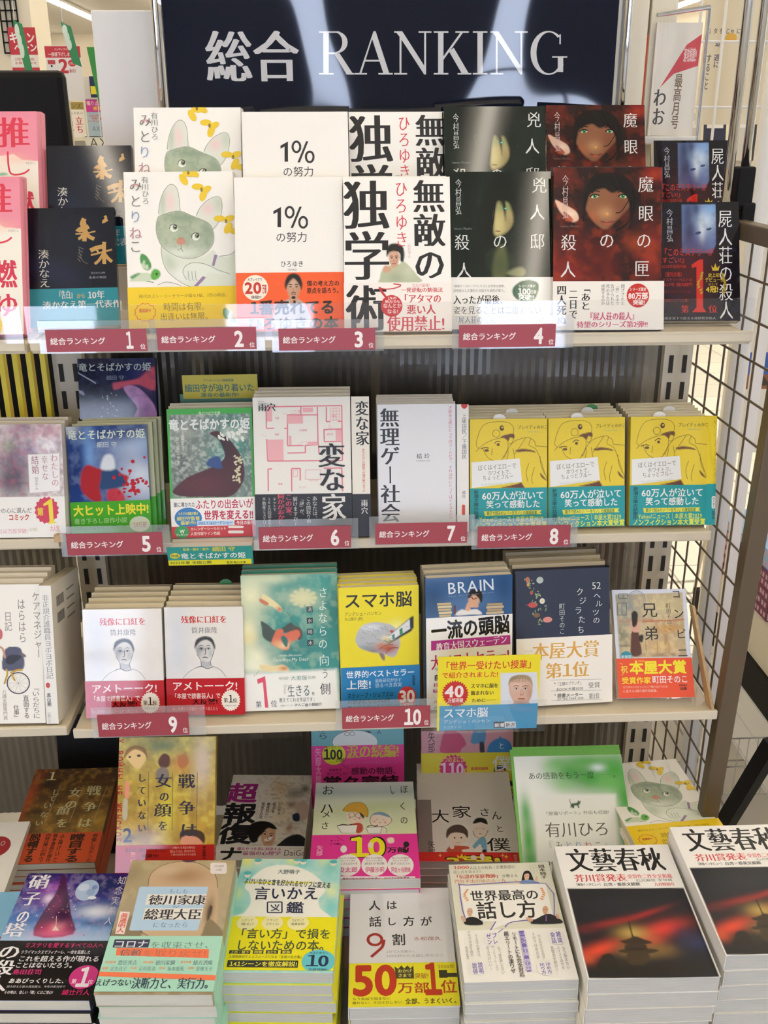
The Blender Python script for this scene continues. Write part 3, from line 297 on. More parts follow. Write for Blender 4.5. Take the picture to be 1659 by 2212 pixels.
'B1':('27468a',1,0,0.106,0.151,[('G','16285c',0.9,987,78,331,84,0),('G','7aa8e0',0.9,287,392,82,421,0),('G','b8cce8',0.8,873,264,331,169,0),('G','dfe6ee',0.9,952,731,333,340,0),('G','1c3068',0.8,92,554,123,421,0),('G','e8ece4',0.7,42,29,123,84,0),('G','1e366e',0.7,654,110,268,126,0),('N','9fb8dc',0.25,104,7),('G','7890c0',0.7,1093,418,104,127,0),('F','b03038',1,[171,620,193,571,224,536,259,518,296,522,336,543,380,564,428,579,481,594,543,612,629,634,725,659,788,683,800,708,781,732,743,746,683,738,606,720,537,717,483,738,437,773,407,819,405,883,418,957,417,1010,386,1029,340,1025,293,1006,243,968,191,915,157,852,148,776,155,691],16),('F','c8343c',0.9,[531,823,574,817,629,838,674,870,709,919,734,979,728,1021,663,1037,567,1035,499,1013,487,954,503,876],17),('F','35507a',1,[451,587,502,572,569,571,627,583,668,614,699,660,725,702,751,738,773,772,771,800,735,821,677,836,613,847,539,857,459,861,405,850,394,815,408,763,423,713,426,666,431,620],12),('F','e6ecf0',0.9,[434,524,447,481,467,433,493,399,527,384,566,383,596,402,616,455,627,528,617,582,570,601,502,601,451,592,432,577,429,553],17)],[('E','c22f3a',871,933,18,21,0),('E','c22f3a',828,787,11,25,0),('E','c22f3a',854,883,31,19,0),('E','c22f3a',955,723,24,13,0),('E','c22f3a',678,663,21,23,0),('E','c22f3a',841,782,26,21,0),('E','c22f3a',851,836,28,19,0),('E','c22f3a',816,619,25,26,0),('E','c22f3a',652,911,20,27,0),('E','c22f3a',913,785,13,14,0),('E','c22f3a',1018,797,23,16,0),('E','c22f3a',721,804,18,21,0),('E','c22f3a',598,700,24,26,0),('E','c22f3a',1153,593,24,13,0),('E','c22f3a',1115,632,29,20,0),('E','c22f3a',845,749,28,20,0),('E','c22f3a',851,847,28,27,0),('E','c22f3a',1082,912,19,13,0),('E','c22f3a',788,968,29,11,0),('E','c22f3a',832,793,25,16,0),('E','c22f3a',1174,641,21,28,0),('E','c22f3a',841,848,23,11,0),('E','c22f3a',908,908,23,13,0),('E','c22f3a',1144,874,17,27,0),('E','c22f3a',980,761,20,19,0),('E','c22f3a',749,708,22,21,0),('E','c22f3a',1028,778,19,23,0),('E','c22f3a',869,894,31,20,0),('E','c22f3a',843,808,19,20,0),('E','c22f3a',1063,837,24,12,0),('E','c22f3a',755,733,24,17,0),('E','c22f3a',809,661,11,12,0),('E','c22f3a',709,589,16,18,0),('E','c22f3a',760,764,18,16,0),('E','c22f3a',726,903,17,17,0),('E','c22f3a',870,791,22,23,0),('E','c22f3a',823,875,27,15,0),('E','c22f3a',919,910,25,12,0),('E','c22f3a',803,889,28,18,0),('E','c22f3a',921,769,17,22,0),('E','c22f3a',987,748,15,13,0),('E','c22f3a',772,799,27,25,0),('E','c22f3a',908,886,27,22,0),('E','c22f3a',915,733,13,16,0),('E','c22f3a',900,741,18,18,0),('E','c22f3a',731,856,30,13,0),('E','c22f3a',861,491,25,25,0),('E','c22f3a',1019,441,17,17,0),('T','b','dfe9d8','竜とそばかすの姫',530,116,1029,126),('T','b','c8d4dc','細田 守',532,253,268,76)],[('4fae34',1019,1510,[],[('T','k','f2e64a','大ヒット上映中!',539,1134,1007,145),('T','b','a8d890','書き下ろし原作小説',391,1281,705,75),('T','g','2f7a3a','スタジオ最新作ノベライズ',385,1377,685,53),('E','d8e0c8',909,1344,138,107,0),('T','b','c89aa0','10万部',913,1354,178,75)])]),
'B1r':('141a38',1,0,0.106,0.151,[('G','0c0e14',1,194,685,279,301,0),('G','26306a',0.8,856,221,257,257,0),('G','7a4a70',0.8,982,308,129,129,0),('F','c8566a',1,[466,345,485,333,515,329,552,325,598,319,650,313,703,305,752,297,802,286,855,264,922,205,993,135,1043,117,1063,203,1063,342,1041,438,990,442,918,403,851,371,797,364,748,364,701,369,654,381,610,397,570,411,536,423,506,433,484,431,469,408,462,373],13),('F','b888b8',1,[613,411,628,387,662,374,701,369,739,374,782,388,827,414,877,457,929,513,972,566,1003,609,1027,649,1042,696,1059,763,1068,838,1041,890,944,911,812,909,723,886,724,834,769,761,795,693,773,638,732,588,694,541,659,493,627,447],9),('M','8a5a90',0.6,901,737,86,173,0),('F','9aa0b8',1,[-30,424,-7,426,27,435,55,447,70,466,77,488,74,501,55,497,25,483,1,468,-17,452,-30,434],3),('N','3a4468',0.3,64,7)],[('L','9aa0b8',19,[-22,179,5,195,44,219,86,244,129,271,175,299,210,320,229,333,237,339,241,342]),('E','8a8f98',298,796,12,21,78),('E','8a8f98',521,794,6,18,151),('E','8a8f98',459,652,7,12,41),('E','8a8f98',318,674,7,19,8),('E','8a8f98',513,713,12,20,162),('E','8a8f98',446,478,11,9,54),('E','8a8f98',459,654,8,21,110),('E','8a8f98',387,559,12,14,141),('E','8a8f98',391,540,9,19,31),('E','8a8f98',484,791,11,19,1),('E','8a8f98',446,770,5,11,48),('E','8a8f98',429,618,8,18,0),('E','8a8f98',322,515,5,7,175),('E','8a8f98',511,504,9,11,57),('E','8a8f98',384,695,9,12,34),('E','8a8f98',386,515,9,17,68),('E','8a8f98',327,533,7,16,141),('E','8a8f98',388,748,10,13,67),('T','b','b8c4c0','竜とそばかすの姫',505,119,1000,111),('T','b','7a869a','細田 守',507,266,246,64)],[]),
'B2':('3fae42',0,1,0.113,0.174,[('F','7f8a82',1,[27,75,1103,80,1097,1204,27,1192],2),('M','3f8f80',1,839,469,292,462,0),('M','aab0a4',0.8,220,309,166,209,0),('M','5a625c',0.8,162,727,125,316,0),('M','e6ecdc',0.8,843,364,188,63,0),('Q','dfe4d6',0.5,33,5),('Q','4a5a52',0.4,84,6),('F','4a1c20',1,[42,1082,89,1033,160,972,237,918,321,880,411,848,492,819,558,791,614,766,662,738,703,710,735,678,749,635,738,568,708,488,674,423,627,383,576,357,552,337,575,317,626,304,678,308,724,333,772,374,820,426,870,490,919,565,959,640,984,712,998,785,1004,852,1001,912,990,966,966,1021,928,1082,877,1143,813,1187,732,1200,638,1196,540,1190,433,1190,321,1188,226,1182,155,1173,99,1161,61,1146,36,1131,27,1112],3),('M','2a1416',0.8,753,530,125,168,0),('M','6a2a2c',0.6,442,1029,293,127,0),('F','2a4a84',1,[539,672,578,653,627,642,665,644,685,667,695,704,700,739,706,770,708,798,690,813,633,808,556,790,504,766,496,736,512,701],10)],[('E','d8d2a8',907,906,12,20,83),('E','d8d2a8',877,842,15,10,76),('E','d8d2a8',895,973,18,15,162),('E','d8d2a8',950,739,12,11,146),('E','d8d2a8',925,977,16,20,132),('E','d8d2a8',923,678,14,9,26),('E','d8d2a8',951,656,7,10,158),('E','d8d2a8',876,647,17,10,152),('E','d8d2a8',927,957,18,18,144),('E','d8d2a8',848,929,13,21,19),('E','d8d2a8',935,995,7,14,102),('E','d8d2a8',955,732,9,13,111),('E','d8d2a8',943,789,11,15,63),('E','d8d2a8',905,670,13,25,74),('E','d8d2a8',946,700,15,21,121),('E','d8d2a8',912,823,14,24,27),('E','d8d2a8',856,922,18,17,80),('E','d8d2a8',942,710,10,12,105),('E','d8d2a8',890,726,15,25,53),('E','d8d2a8',937,796,17,18,48),('E','d8d2a8',881,647,12,15,31),('E','d8d2a8',895,761,16,11,178),('E','d8d2a8',906,866,12,23,148),('E','d8d2a8',917,822,15,23,72),('E','d8d2a8',933,1005,12,12,42),('E','d8d2a8',935,896,18,23,44),('E','d8d2a8',874,736,9,20,155),('E','d8d2a8',963,737,17,14,76),('E','d8d2a8',944,672,7,23,53),('E','d8d2a8',891,859,15,9,60),('E','d8d2a8',902,823,9,18,172),('E','d8d2a8',896,845,8,13,120),('E','d8d2a8',856,975,18,10,169),('E','d8d2a8',890,932,16,13,122),('E','d8d2a8',925,946,10,21,173),('E','d8d2a8',931,843,8,17,63),('E','d8d2a8',935,897,13,12,116),('E','d8d2a8',931,707,17,20,22),('E','d8d2a8',969,694,10,21,108),('E','d8d2a8',915,885,12,14,32),('E','eef0e4',683,388,35,18,67),('E','eef0e4',806,334,24,23,4),('E','eef0e4',867,333,35,14,30),('E','eef0e4',823,369,35,14,76),('E','eef0e4',703,332,15,10,70),('E','eef0e4',960,327,18,15,67),('E','eef0e4',995,398,30,11,36),('E','eef0e4',736,365,29,12,23),('E','eef0e4',983,308,36,23,85),('E','eef0e4',815,370,30,19,88),('E','eef0e4',943,341,38,17,54),('E','eef0e4',961,304,35,19,44),('E','eef0e4',874,360,18,17,3),('E','eef0e4',863,383,26,18,86),('E','eef0e4',1029,322,36,19,5),('E','eef0e4',807,330,15,17,84),('E','eef0e4',788,409,33,11,77),('E','eef0e4',904,419,33,21,31),('E','eef0e4',990,421,38,16,68),('E','eef0e4',859,315,14,10,18),('E','eef0e4',722,361,33,17,38),('E','eef0e4',927,341,26,21,36),('E','eef0e4',729,412,34,15,33),('E','eef0e4',876,377,19,8,19),('E','eef0e4',984,322,26,12,19),('E','eef0e4',727,349,17,9,10),('T','k','eef2ea','竜とそばかすの姫',557,211,1081,146),('T','b','d6f0c8','角川つばさ文庫',563,63,291,46),('V','b','e2e6da','細田守',194,454,42,209),('V','b','cfd6c6','原作細田守文',127,558,42,377)],[('f4f0e8',1202,1740,[],[('T','b','3a3a4a','歌に導かれた',182,1287,288,64),('T','b','c22a4a','ふたりの出会いが',715,1290,777,128),('T','k','c22a4a','世界を変える!!',769,1439,667,124),('E','2f7ab8',225,1469,184,141,0),('T','b','e8e04a','スタジオ地図が贈る',227,1410,272,43),('T','b','e8e04a','細田守監督',227,1476,310,55),('T','b','e8e04a','最新作!',222,1537,209,51),('P','b8d4ee',[816,1523,824,1526,830,1532,832,1541,831,1564,828,1573,822,1579,814,1581,353,1569,345,1566,339,1560,337,1551,338,1528,341,1519,347,1513,355,1511]),('T','b','2a4a8a','2021.7.16ロードショー',587,1545,458,47),('P','c2303a',[1105,1518,1113,1521,1119,1527,1121,1536,1120,1572,1117,1581,1111,1587,1102,1589,858,1582,849,1580,843,1573,842,1565,843,1528,845,1520,852,1514,860,1512]),('T','b','f4ece4','今月の新刊',990,1552,245,56),('P','c8343a',[-14,1585,1143,1585,1143,1778,-14,1778]),('E','2f9a4a',133,1659,96,85,0),('T','k','f0ece0','W',136,1651,67,49),('T','b','f4ece0','プレゼント',132,1697,168,34),('T','b','f4e6c8','カレンダーシールセット',492,1622,483,43),('T','b','f4e0d0','人気作家サイン色紙',447,1687,399,47),('P','f0e8dc',[950,1596,958,1598,964,1605,966,1613,967,1609,964,1617,958,1623,949,1625,772,1621,764,1618,758,1612,756,1603,756,1607,758,1599,765,1593,773,1591]),('P','f0e8dc',[948,1660,956,1662,962,1669,964,1677,964,1682,961,1690,955,1696,947,1698,769,1693,761,1691,755,1684,753,1676,753,1672,756,1663,762,1657,771,1655])])]),
'B3':('f1ede2',0,0,0.13,0.189,[],[('L','e8808c',16,[178,126,1189,120]),('L','e8808c',16,[178,126,175,411]),('L','e8808c',16,[175,411,278,412]),('L','e8808c',16,[176,554,181,851]),('L','e8808c',16,[181,851,1186,857]),('L','e8808c',16,[1189,120,1186,857]),('L','e8808c',16,[461,236,452,648]),('L','e8808c',16,[413,414,457,415]),('L','e8808c',16,[461,236,855,241]),('L','e8808c',16,[863,134,862,636]),('L','e8808c',16,[452,648,667,647]),('L','e8808c',16,[694,648,856,639]),('L','e8808c',16,[983,136,979,332]),('L','e8808c',16,[979,332,1033,333]),('L','e8808c',16,[1132,331,1186,331]),('L','e8808c',16,[941,439,1184,434]),('L','e8808c',16,[945,439,947,601]),('L','e8808c',16,[947,601,1181,601]),('L','e8808c',16,[450,747,692,745]),('L','e8808c',16,[689,648,691,745]),('L','e8808c',16,[643,131,640,238]),('L','e8808c',16,[869,636,872,762]),('L','e8808c',16,[184,959,238,955]),('L','e8808c',16,[184,959,180,1258]),('L','e8808c',16,[499,955,496,1263]),('L','e8808c',16,[502,955,616,957]),('L','e8808c',16,[616,957,612,1119]),('L','e8808c',16,[931,958,1175,958]),('L','e8808c',16,[1175,958,1182,1273]),('P','f2b4b6',[185,135,256,135,256,322,185,322]),('P','f2b4b6',[460,246,666,246,666,354,460,354]),('P','f2b4b6',[182,565,397,565,397,844,182,844]),('P','f2b4b6',[669,142,803,142,803,204,669,204]),('P','f2b4b6',[1101,442,1182,442,1182,600,1101,600]),('P','f2b4b6',[722,599,857,599,857,644,722,644]),('P','f2b4b6',[472,514,507,514,507,639,472,639]),('L','eda0a6',5,[1036,154,1158,154]),('L','eda0a6',5,[1036,194,1158,193]),('L','eda0a6',5,[1035,233,1157,233]),('L','eda0a6',5,[1034,272,1156,272]),('L','eda0a6',5,[1033,312,1155,311]),('L','eda0a6',5,[1036,154,1033,324]),('L','eda0a6',5,[1076,155,1073,325]),('L','eda0a6',5,[1115,155,1112,325]),('L','eda0a6',5,[1155,156,1152,326]),('T','g','e88a94','洋室',321,279,61,29),('T','g','e88a94','シャワー室',564,187,131,29),('T','g','e88a94','階段',1083,258,61,29),('T','g','e88a94','子供部屋',663,444,108,29),('T','g','e88a94','寝室',316,494,61,29),('T','g','e88a94','脱衣所',1027,500,84,29),('T','g','e88a94','車庫',345,1161,61,29),('T','g','e88a94','ダイニング',795,1122,132,29),('T','g','e88a94','リビング',637,1210,108,29),('L','f0b0b4',4,[382,199,392,207,408,219,426,227,445,230,468,230,497,228,543,221,595,213,632,206]),('L','f0b0b4',4,[685,648,696,629,708,603,705,589,671,597,623,617,587,632]),('L','f0b0b4',4,[1022,440,1018,416,1013,384,1014,369,1027,385,1045,417,1058,441]),('L','f0b0b4',4,[107,482,107,486,109,492,115,500,131,509,153,520,168,527]),('L','eda0a6',5,[688,976,895,979]),('L','eda0a6',5,[895,979,892,1106]),('L','eda0a6',5,[892,1106,685,1102]),('L','eda0a6',5,[685,1102,688,976]),('L','eda0a6',5,[525,973,579,974]),('L','eda0a6',5,[579,974,577,1065]),('L','eda0a6',5,[577,1065,523,1064]),('L','eda0a6',5,[523,1064,525,973]),('T','M','2a2828','雨穴',189,129,236,107),('T','g','888','Uketsu',113,54,80,20),('V','M','191919','変な',1040,949,379,660)],[('1c1c1e',1298,1890,[],[('V','M','e8e4da','家',1057,1485,344,374),('V','m','d8d4cc','あなたは、',803,1500,72,337),('V','m','d8d4cc','この間取りの',717,1521,63,365),('V','m','d8d4cc','「謎」が、',627,1479,63,264),('V','m','d8d4cc','解けますか?',540,1536,65,401),('V','M','d84a62','この家、',451,1471,90,346),('V','M','d84a62','何かがおかしい',345,1542,99,492),('V','m','d8d4cc','ネットで',260,1436,51,191),('V','m','d8d4cc','100万回読まれた',189,1553,51,428),('V','m','d8d4cc','不動産ミステリー',119,1552,54,428)])]),
'B3s':('efe9da',0,0,0.024,0.189,[],[('V','M','1c1b1a','変な家',144,358,189,600),('V','b','d86a60','あなたはこの間取りの謎が解けますか',155,989,40,588)],[('1c1c1e',1310,1890,[],[('V','M','d8d4cc','雨穴',159,1484,91,201)])]),
'B4':('e9e9ea',0,0,0.106,0.174,[],[('V','M','26282c','無理ゲー社会',164,828,271,1564),('V','m','c9506a','才能ある者にとってはユートピア、それ以外にとってはディストピア',991,812,55,1566),('T','m','3c3c40','橘 玲',616,707,183,73),('T','m','777','TACHIBANA AKIRA',616,771,192,18)],[]),
'B4s':('efece4',0,0,0.016,0.174,[],[('E','d2352c',103,9,44,51,0),('V','m','2f3034','上級国民／下級国民',101,433,66,618),('V','m','2f3034','橘玲',93,1228,48,110),('P','d8503c',[94,1366,102,1368,107,1374,109,1381,109,1499,107,1507,101,1512,94,1514,79,1514,72,1512,66,1506,64,1499,65,1381,67,1373,72,1368,80,1366])],[]),
'B6':('ecd02c',0,0,0.106,0.151,[('F','6a3a22',1,[416,248,424,239,445,229,472,219,512,210,558,201,593,202,607,220,609,247,603,265,589,264,568,254,549,251,540,266,533,289,524,301,509,294,491,276,472,262,450,256,427,253],4),('F','6a3a22',1,[619,435,640,426,677,416,717,412,760,414,807,421,845,430,877,441,900,454,902,461,871,459,818,451,768,446,730,448,694,454,665,456,640,451,622,443],4),('F','6a3a22',1,[963,742,976,754,996,777,1015,800,1032,820,1047,840,1054,852,1047,851,1031,843,1015,833,1001,822,987,808,976,794,968,773,962,752],4),('F','6a3820',1,[404,942,597,904,705,874,757,959],4)],[('L','7a5a1c',6,[76,442,88,429,105,410,114,393,106,382,90,372,81,354,83,322,90,282,101,241,115,198,132,154,153,117,173,90,197,71,229,55,275,44,329,37,383,34,433,34,482,39,523,49,554,66,577,88,593,113,598,144,595,178,593,202]),('L','7a5a1c',6,[76,442,97,419,128,387,165,356,207,329,255,304,306,284,361,270,419,260,472,249,520,233,563,215,593,202]),('L','7a5a1c',6,[165,381,175,405,188,439,203,471,218,495,233,516,255,535,286,553,323,568,357,575,386,573,412,564,434,552,451,535,464,516,473,502]),('L','7a5a1c',6,[511,250,515,291,520,348,516,402,496,450,468,495,447,527]),('L','7a5a1c',6,[536,251,547,242,562,230,575,226,584,237,591,257,593,277,586,300,574,324,562,340,551,340,539,333,531,326]),('L','7a5a1c',6,[473,527,485,494,502,447,524,402,549,365,578,331,614,303,663,281,720,265,768,256,799,253,820,258,832,270,826,295,810,329,806,358,829,376,865,391,897,411,917,439,933,473,949,513,966,561,984,614,1001,667,1020,722,1039,776,1054,821,1062,852,1065,872,1067,885]),('L','7a5a1c',6,[524,427,522,455,518,493,511,528,499,558,484,585,473,603]),('L','7a5a1c',6,[768,256,754,275,735,303,716,331,699,356,682,380,665,405,646,433,627,461,614,480]),('L','7a5a1c',6,[808,611,795,644,779,691,769,738,774,785,787,832,796,866]),('L','7a5a1c',6,[962,514,964,547,968,594,975,641,992,688,1013,736,1028,769]),('L','7a5a1c',6,[897,373,1077,389]),('L','7a5a1c',6,[588,404,597,454,611,527,627,607,649,702,675,804,693,876]),('L','7a5a1c',6,[885,664,873,706,857,765,847,816,848,850,855,876,860,893]),('L','7a5a1c',6,[832,270,847,279,867,293,883,309,891,331,895,355,897,373]),('L','7a5a1c',6,[408,198,406,213,399,227,387,238,373,245,357,247,341,244,327,237,316,225,308,211,306,195,308,180,316,166,327,155,341,148,357,146,373,149,387,156,398,168,406,182,408,198]),('E','5a3a1e',434,123,31,38,0),('E','d8c030',441,115,15,13,0),('L','5a3a20',10,[140,406,157,399,181,390,204,385,223,386,242,392,255,396]),('E','6a4a2a',224,426,31,18,0),('L','5a3a20',10,[332,335,341,325,355,311,370,303,386,303,402,307,414,311]),('E','6a4a2a',383,348,21,20,0),('L','7a5a1c',6,[280,472,306,488]),('L','7a5a1c',6,[306,397,301,412,296,432,293,447,298,454,305,457,311,458]),('T','m','6a5a20','ブレイディみかこ',858,115,424,58),('T','t','8ab0a0','Brady Mikako',871,178,167,20),('P','f0efe9',[11,585,679,542,713,864,18,940]),('T','m','6a5a40','ぼくはイエローで',369,652,532,81,-3),('T','m','6a5a40','ホワイトで、',417,729,360,71,-3),('T','m','6a5a40','ちょっとブルー',381,794,432,71,-3),('T','t','a0c0c0','The Real British Secondary School Days',372,881,450,31,-4)],[('159a9c',946,1510,[],[('T','b','f0f0ea','60万人が泣いて',591,1051,865,115),('T','b','f0f0ea','笑って感動した',590,1170,750,108),('P','e6e04a',[185,1264,987,1260,961,1290,992,1316,198,1328]),('T','b','2f7a3a','親子で読みたい「一生モノ」の課題図書',572,1293,698,54),('T','b','d8e24a','Yahoo!ニュース｜本屋大賞2019',566,1377,893,77),('T','k','d8e24a','ノンフィクション本大賞受賞',551,1460,1018,90),('V','b','16403c','新潮文庫の話題作',78,1197,69,460)])]),
'B8s':('f0d626',0,0,0.013,0.151,[],[('V','m','9a8420','ぼくはイエローでホワイトで、ちょっとブルー',120,458,61,813)],[('1aa0a6',937,1510,[],[('P','e8efe8',[117,1109,127,1112,135,1119,138,1130,142,1261,139,1271,132,1279,122,1281,106,1281,96,1278,88,1271,85,1260,82,1129,84,1119,91,1111,102,1109]),('V','b','2a6a6a','み582',112,1196,41,149),('V','b','1a4a50','新潮文庫',111,1373,46,116)])]),
'C0':('f4f0e6',0,0,0.13,0.189,[('F','55586e',1,[761,1137,760,1057,782,951,814,871,861,842,918,839,965,843,993,847,1010,858,1023,874,1031,899,1035,929,1039,956,1046,973,1053,986,1056,1008,1058,1050,1055,1101,1040,1141,1005,1161,958,1169,909,1170,853,1172,796,1168],3),('F','33343e',1,[817,1015,824,993,837,970,860,954,904,948,959,950,999,956,1016,965,1018,979,1007,997,977,1024,933,1056,894,1077,865,1082,841,1076,824,1066,815,1052,813,1034],3),('F','7a6a68',1,[1012,905,1034,917,1068,945,1088,967,1080,979,1057,985,1038,981,1023,957,1012,923],3)],[('V','t2','8d8a84','ケアマネジャー',1252,551,109,895),('V','t2','8d8a84','はらはら',1052,492,107,600),('V','t2','8d8a84','日記',871,495,103,264),('V','t2','6a6862','『いらだちに',1188,1598,100,455),('V','b','77756e','直面する',1055,1663,80,321),('V','b','77756e','仕事』',921,1738,80,207),('V','t2','9a968c','介護支援専門員',772,1632,60,414),('L','4a4c60',16,[1112,1338,1103,1382,1080,1422,1046,1454,1003,1474,957,1480,912,1472,872,1451,841,1419,822,1378,817,1333,826,1289,849,1249,884,1218,926,1198,972,1192,1017,1199,1057,1220,1088,1253,1107,1293,1112,1338]),('L','c8b878',3,[1092,1338,1084,1376,1064,1410,1035,1437,998,1454,958,1459,919,1453,885,1435,858,1407,841,1372,837,1334,845,1296,865,1261,894,1235,931,1218,971,1212,1010,1219,1044,1237,1071,1265,1088,1299,1092,1338]),('L','b0a898',3,[965,1336,1088,1338]),('L','b0a898',3,[965,1336,1061,1407]),('L','b0a898',3,[965,1336,997,1450]),('L','b0a898',3,[965,1336,921,1449]),('L','b0a898',3,[965,1336,861,1404]),('L','b0a898',3,[965,1336,841,1334]),('L','b0a898',3,[965,1336,868,1264]),('L','b0a898',3,[965,1336,932,1221]),('L','b0a898',3,[965,1336,1008,1223]),('L','b0a898',3,[965,1336,1068,1267]),('L','c8a23a',28,[867,1200,889,1189,919,1173,949,1160,979,1155,1009,1153,1029,1151]),('L','c8a23a',24,[877,1200,922,1304]),('L','c8a23a',24,[780,1343,795,1303,815,1247,828,1200,826,1171,818,1151,811,1138]),('E','c86a6a',755,666,36,73,0),('L','c89a80',28,[727,829,743,837,766,849,784,871,796,910,803,959,808,994])],[]),
'C0s':('eeece4',0,0,0.016,0.189,[],[('V','m','7d7f88','非正規介護職員ヨボヨボ日記',80,695,95,1148),('E','c84a4a',47,1355,28,37,0),('V','b','4a4c50','真山剛',51,1554,56,188),('V','g','8a8a88','三五館シンシャ',41,1805,48,147)],[]),
'C1':('e9e4dc',1,0,0.105,0.149,[('G','d8dce2',0.9,169,520,161,619,0),('N','f4f2ee',0.25,242,1),('F','d9d6d0',1,[399,545,401,511,407,479,423,452,451,433,488,419,525,413,561,413,596,419,625,435,643,464,655,502,661,539,662,571,657,602,648,631,633,661,614,690,594,713,577,729,561,739,543,743,524,742,503,735,483,722,463,702,442,677,426,648,413,615,403,579],6),('M','8e949a',0.6,437,607,50,83,0),('M','6a7078',0.6,489,577,52,29,0),('M','aab0b6',0.5,607,631,28,83,0),('F','3a3e44',0.95,[393,565,393,537,401,491,417,452,444,428,479,411,515,402,553,401,593,408,625,425,647,455,663,494,672,529,672,558,667,582,659,590,653,572,644,538,632,507,616,485,596,467,574,455,548,452,519,455,493,464,471,477,452,496,435,514,417,537,401,560],4),('F','b0b4b8',0.8,[483,732,502,733,529,745,553,754,571,750,588,743,599,744,607,764,610,794,605,817,588,829,563,835,540,836,517,835,495,828,480,815,474,788,475,754],6)],[('T','M','cf3a38','残像に口紅を',532,170,618,103),('T','m','6a6a6c','筒井康隆',533,318,351,86),('L','4a4e54',6,[453,570,461,566,472,559,483,556,494,560,505,566,513,571]),('E','3a3e44',483,573,12,10,0),('L','4a4e54',6,[452,537,461,533,473,528,485,525,495,527,505,531,512,534]),('L','4a4e54',6,[549,572,557,567,569,561,580,558,591,561,602,568,610,573]),('E','3a3e44',579,574,12,10,0),('L','4a4e54',6,[548,539,557,535,569,530,581,527,592,529,602,533,609,536]),('L','4a4e54',8,[539,568,540,588,541,617,539,640,532,649,523,652,516,654]),('L','55585e',12,[500,695,508,692,518,689,529,687,542,689,555,693,565,696]),('L','4a4e54',6,[426,648,439,670,458,701,473,732,478,763,480,793,480,815]),('L','4a4e54',6,[659,590,650,618,637,658,625,693,614,717,604,736,599,755,602,778,611,801,617,817]),('L','4a4e54',8,[409,834,427,827,453,818,480,815,506,824,532,839,559,847,589,841,620,828,641,818]),('L','8a8c90',6,[409,834,384,846,349,864,316,884,288,908,262,934,243,956,233,972,229,984,227,993]),('L','8a8c90',6,[641,818,668,830,706,848,740,871,767,903,791,940,807,966])],[('bf2a30',981,1490,[],[('T','b','f2e4de','アメトーーク!',520,1085,888,125),('T','b','f2dcd4','「本屋で読書芸人」で',399,1222,657,77),('T','M','2a1414','大反響!',514,1304,348,83),('T','g','e8b0a8','もし世界から言葉が一つずつ消えたら',382,1401,617,52),('P','efe6d6',[979,1292,995,1312,974,1327,985,1351,961,1359,966,1386,942,1386,940,1414,917,1407,909,1433,889,1420,875,1443,858,1424,840,1443,828,1419,807,1431,801,1405,777,1411,777,1383,754,1382,760,1355,737,1346,749,1322,730,1307,747,1287,731,1267,752,1253,742,1228,765,1221,760,1194,784,1193,786,1166,809,1172,817,1146,837,1159,851,1136,868,1155,886,1137,898,1161,919,1148,925,1175,948,1169,948,1196,972,1198,966,1224,988,1233,976,1257,996,1272]),('T','M','2a2420','第',796,1288,61,63),('T','M','2a2420','1',860,1269,57,104),('T','M','2a2420','位',922,1291,61,63),('T','g','777','読書芸人大賞',859,1363,152,21)])]),
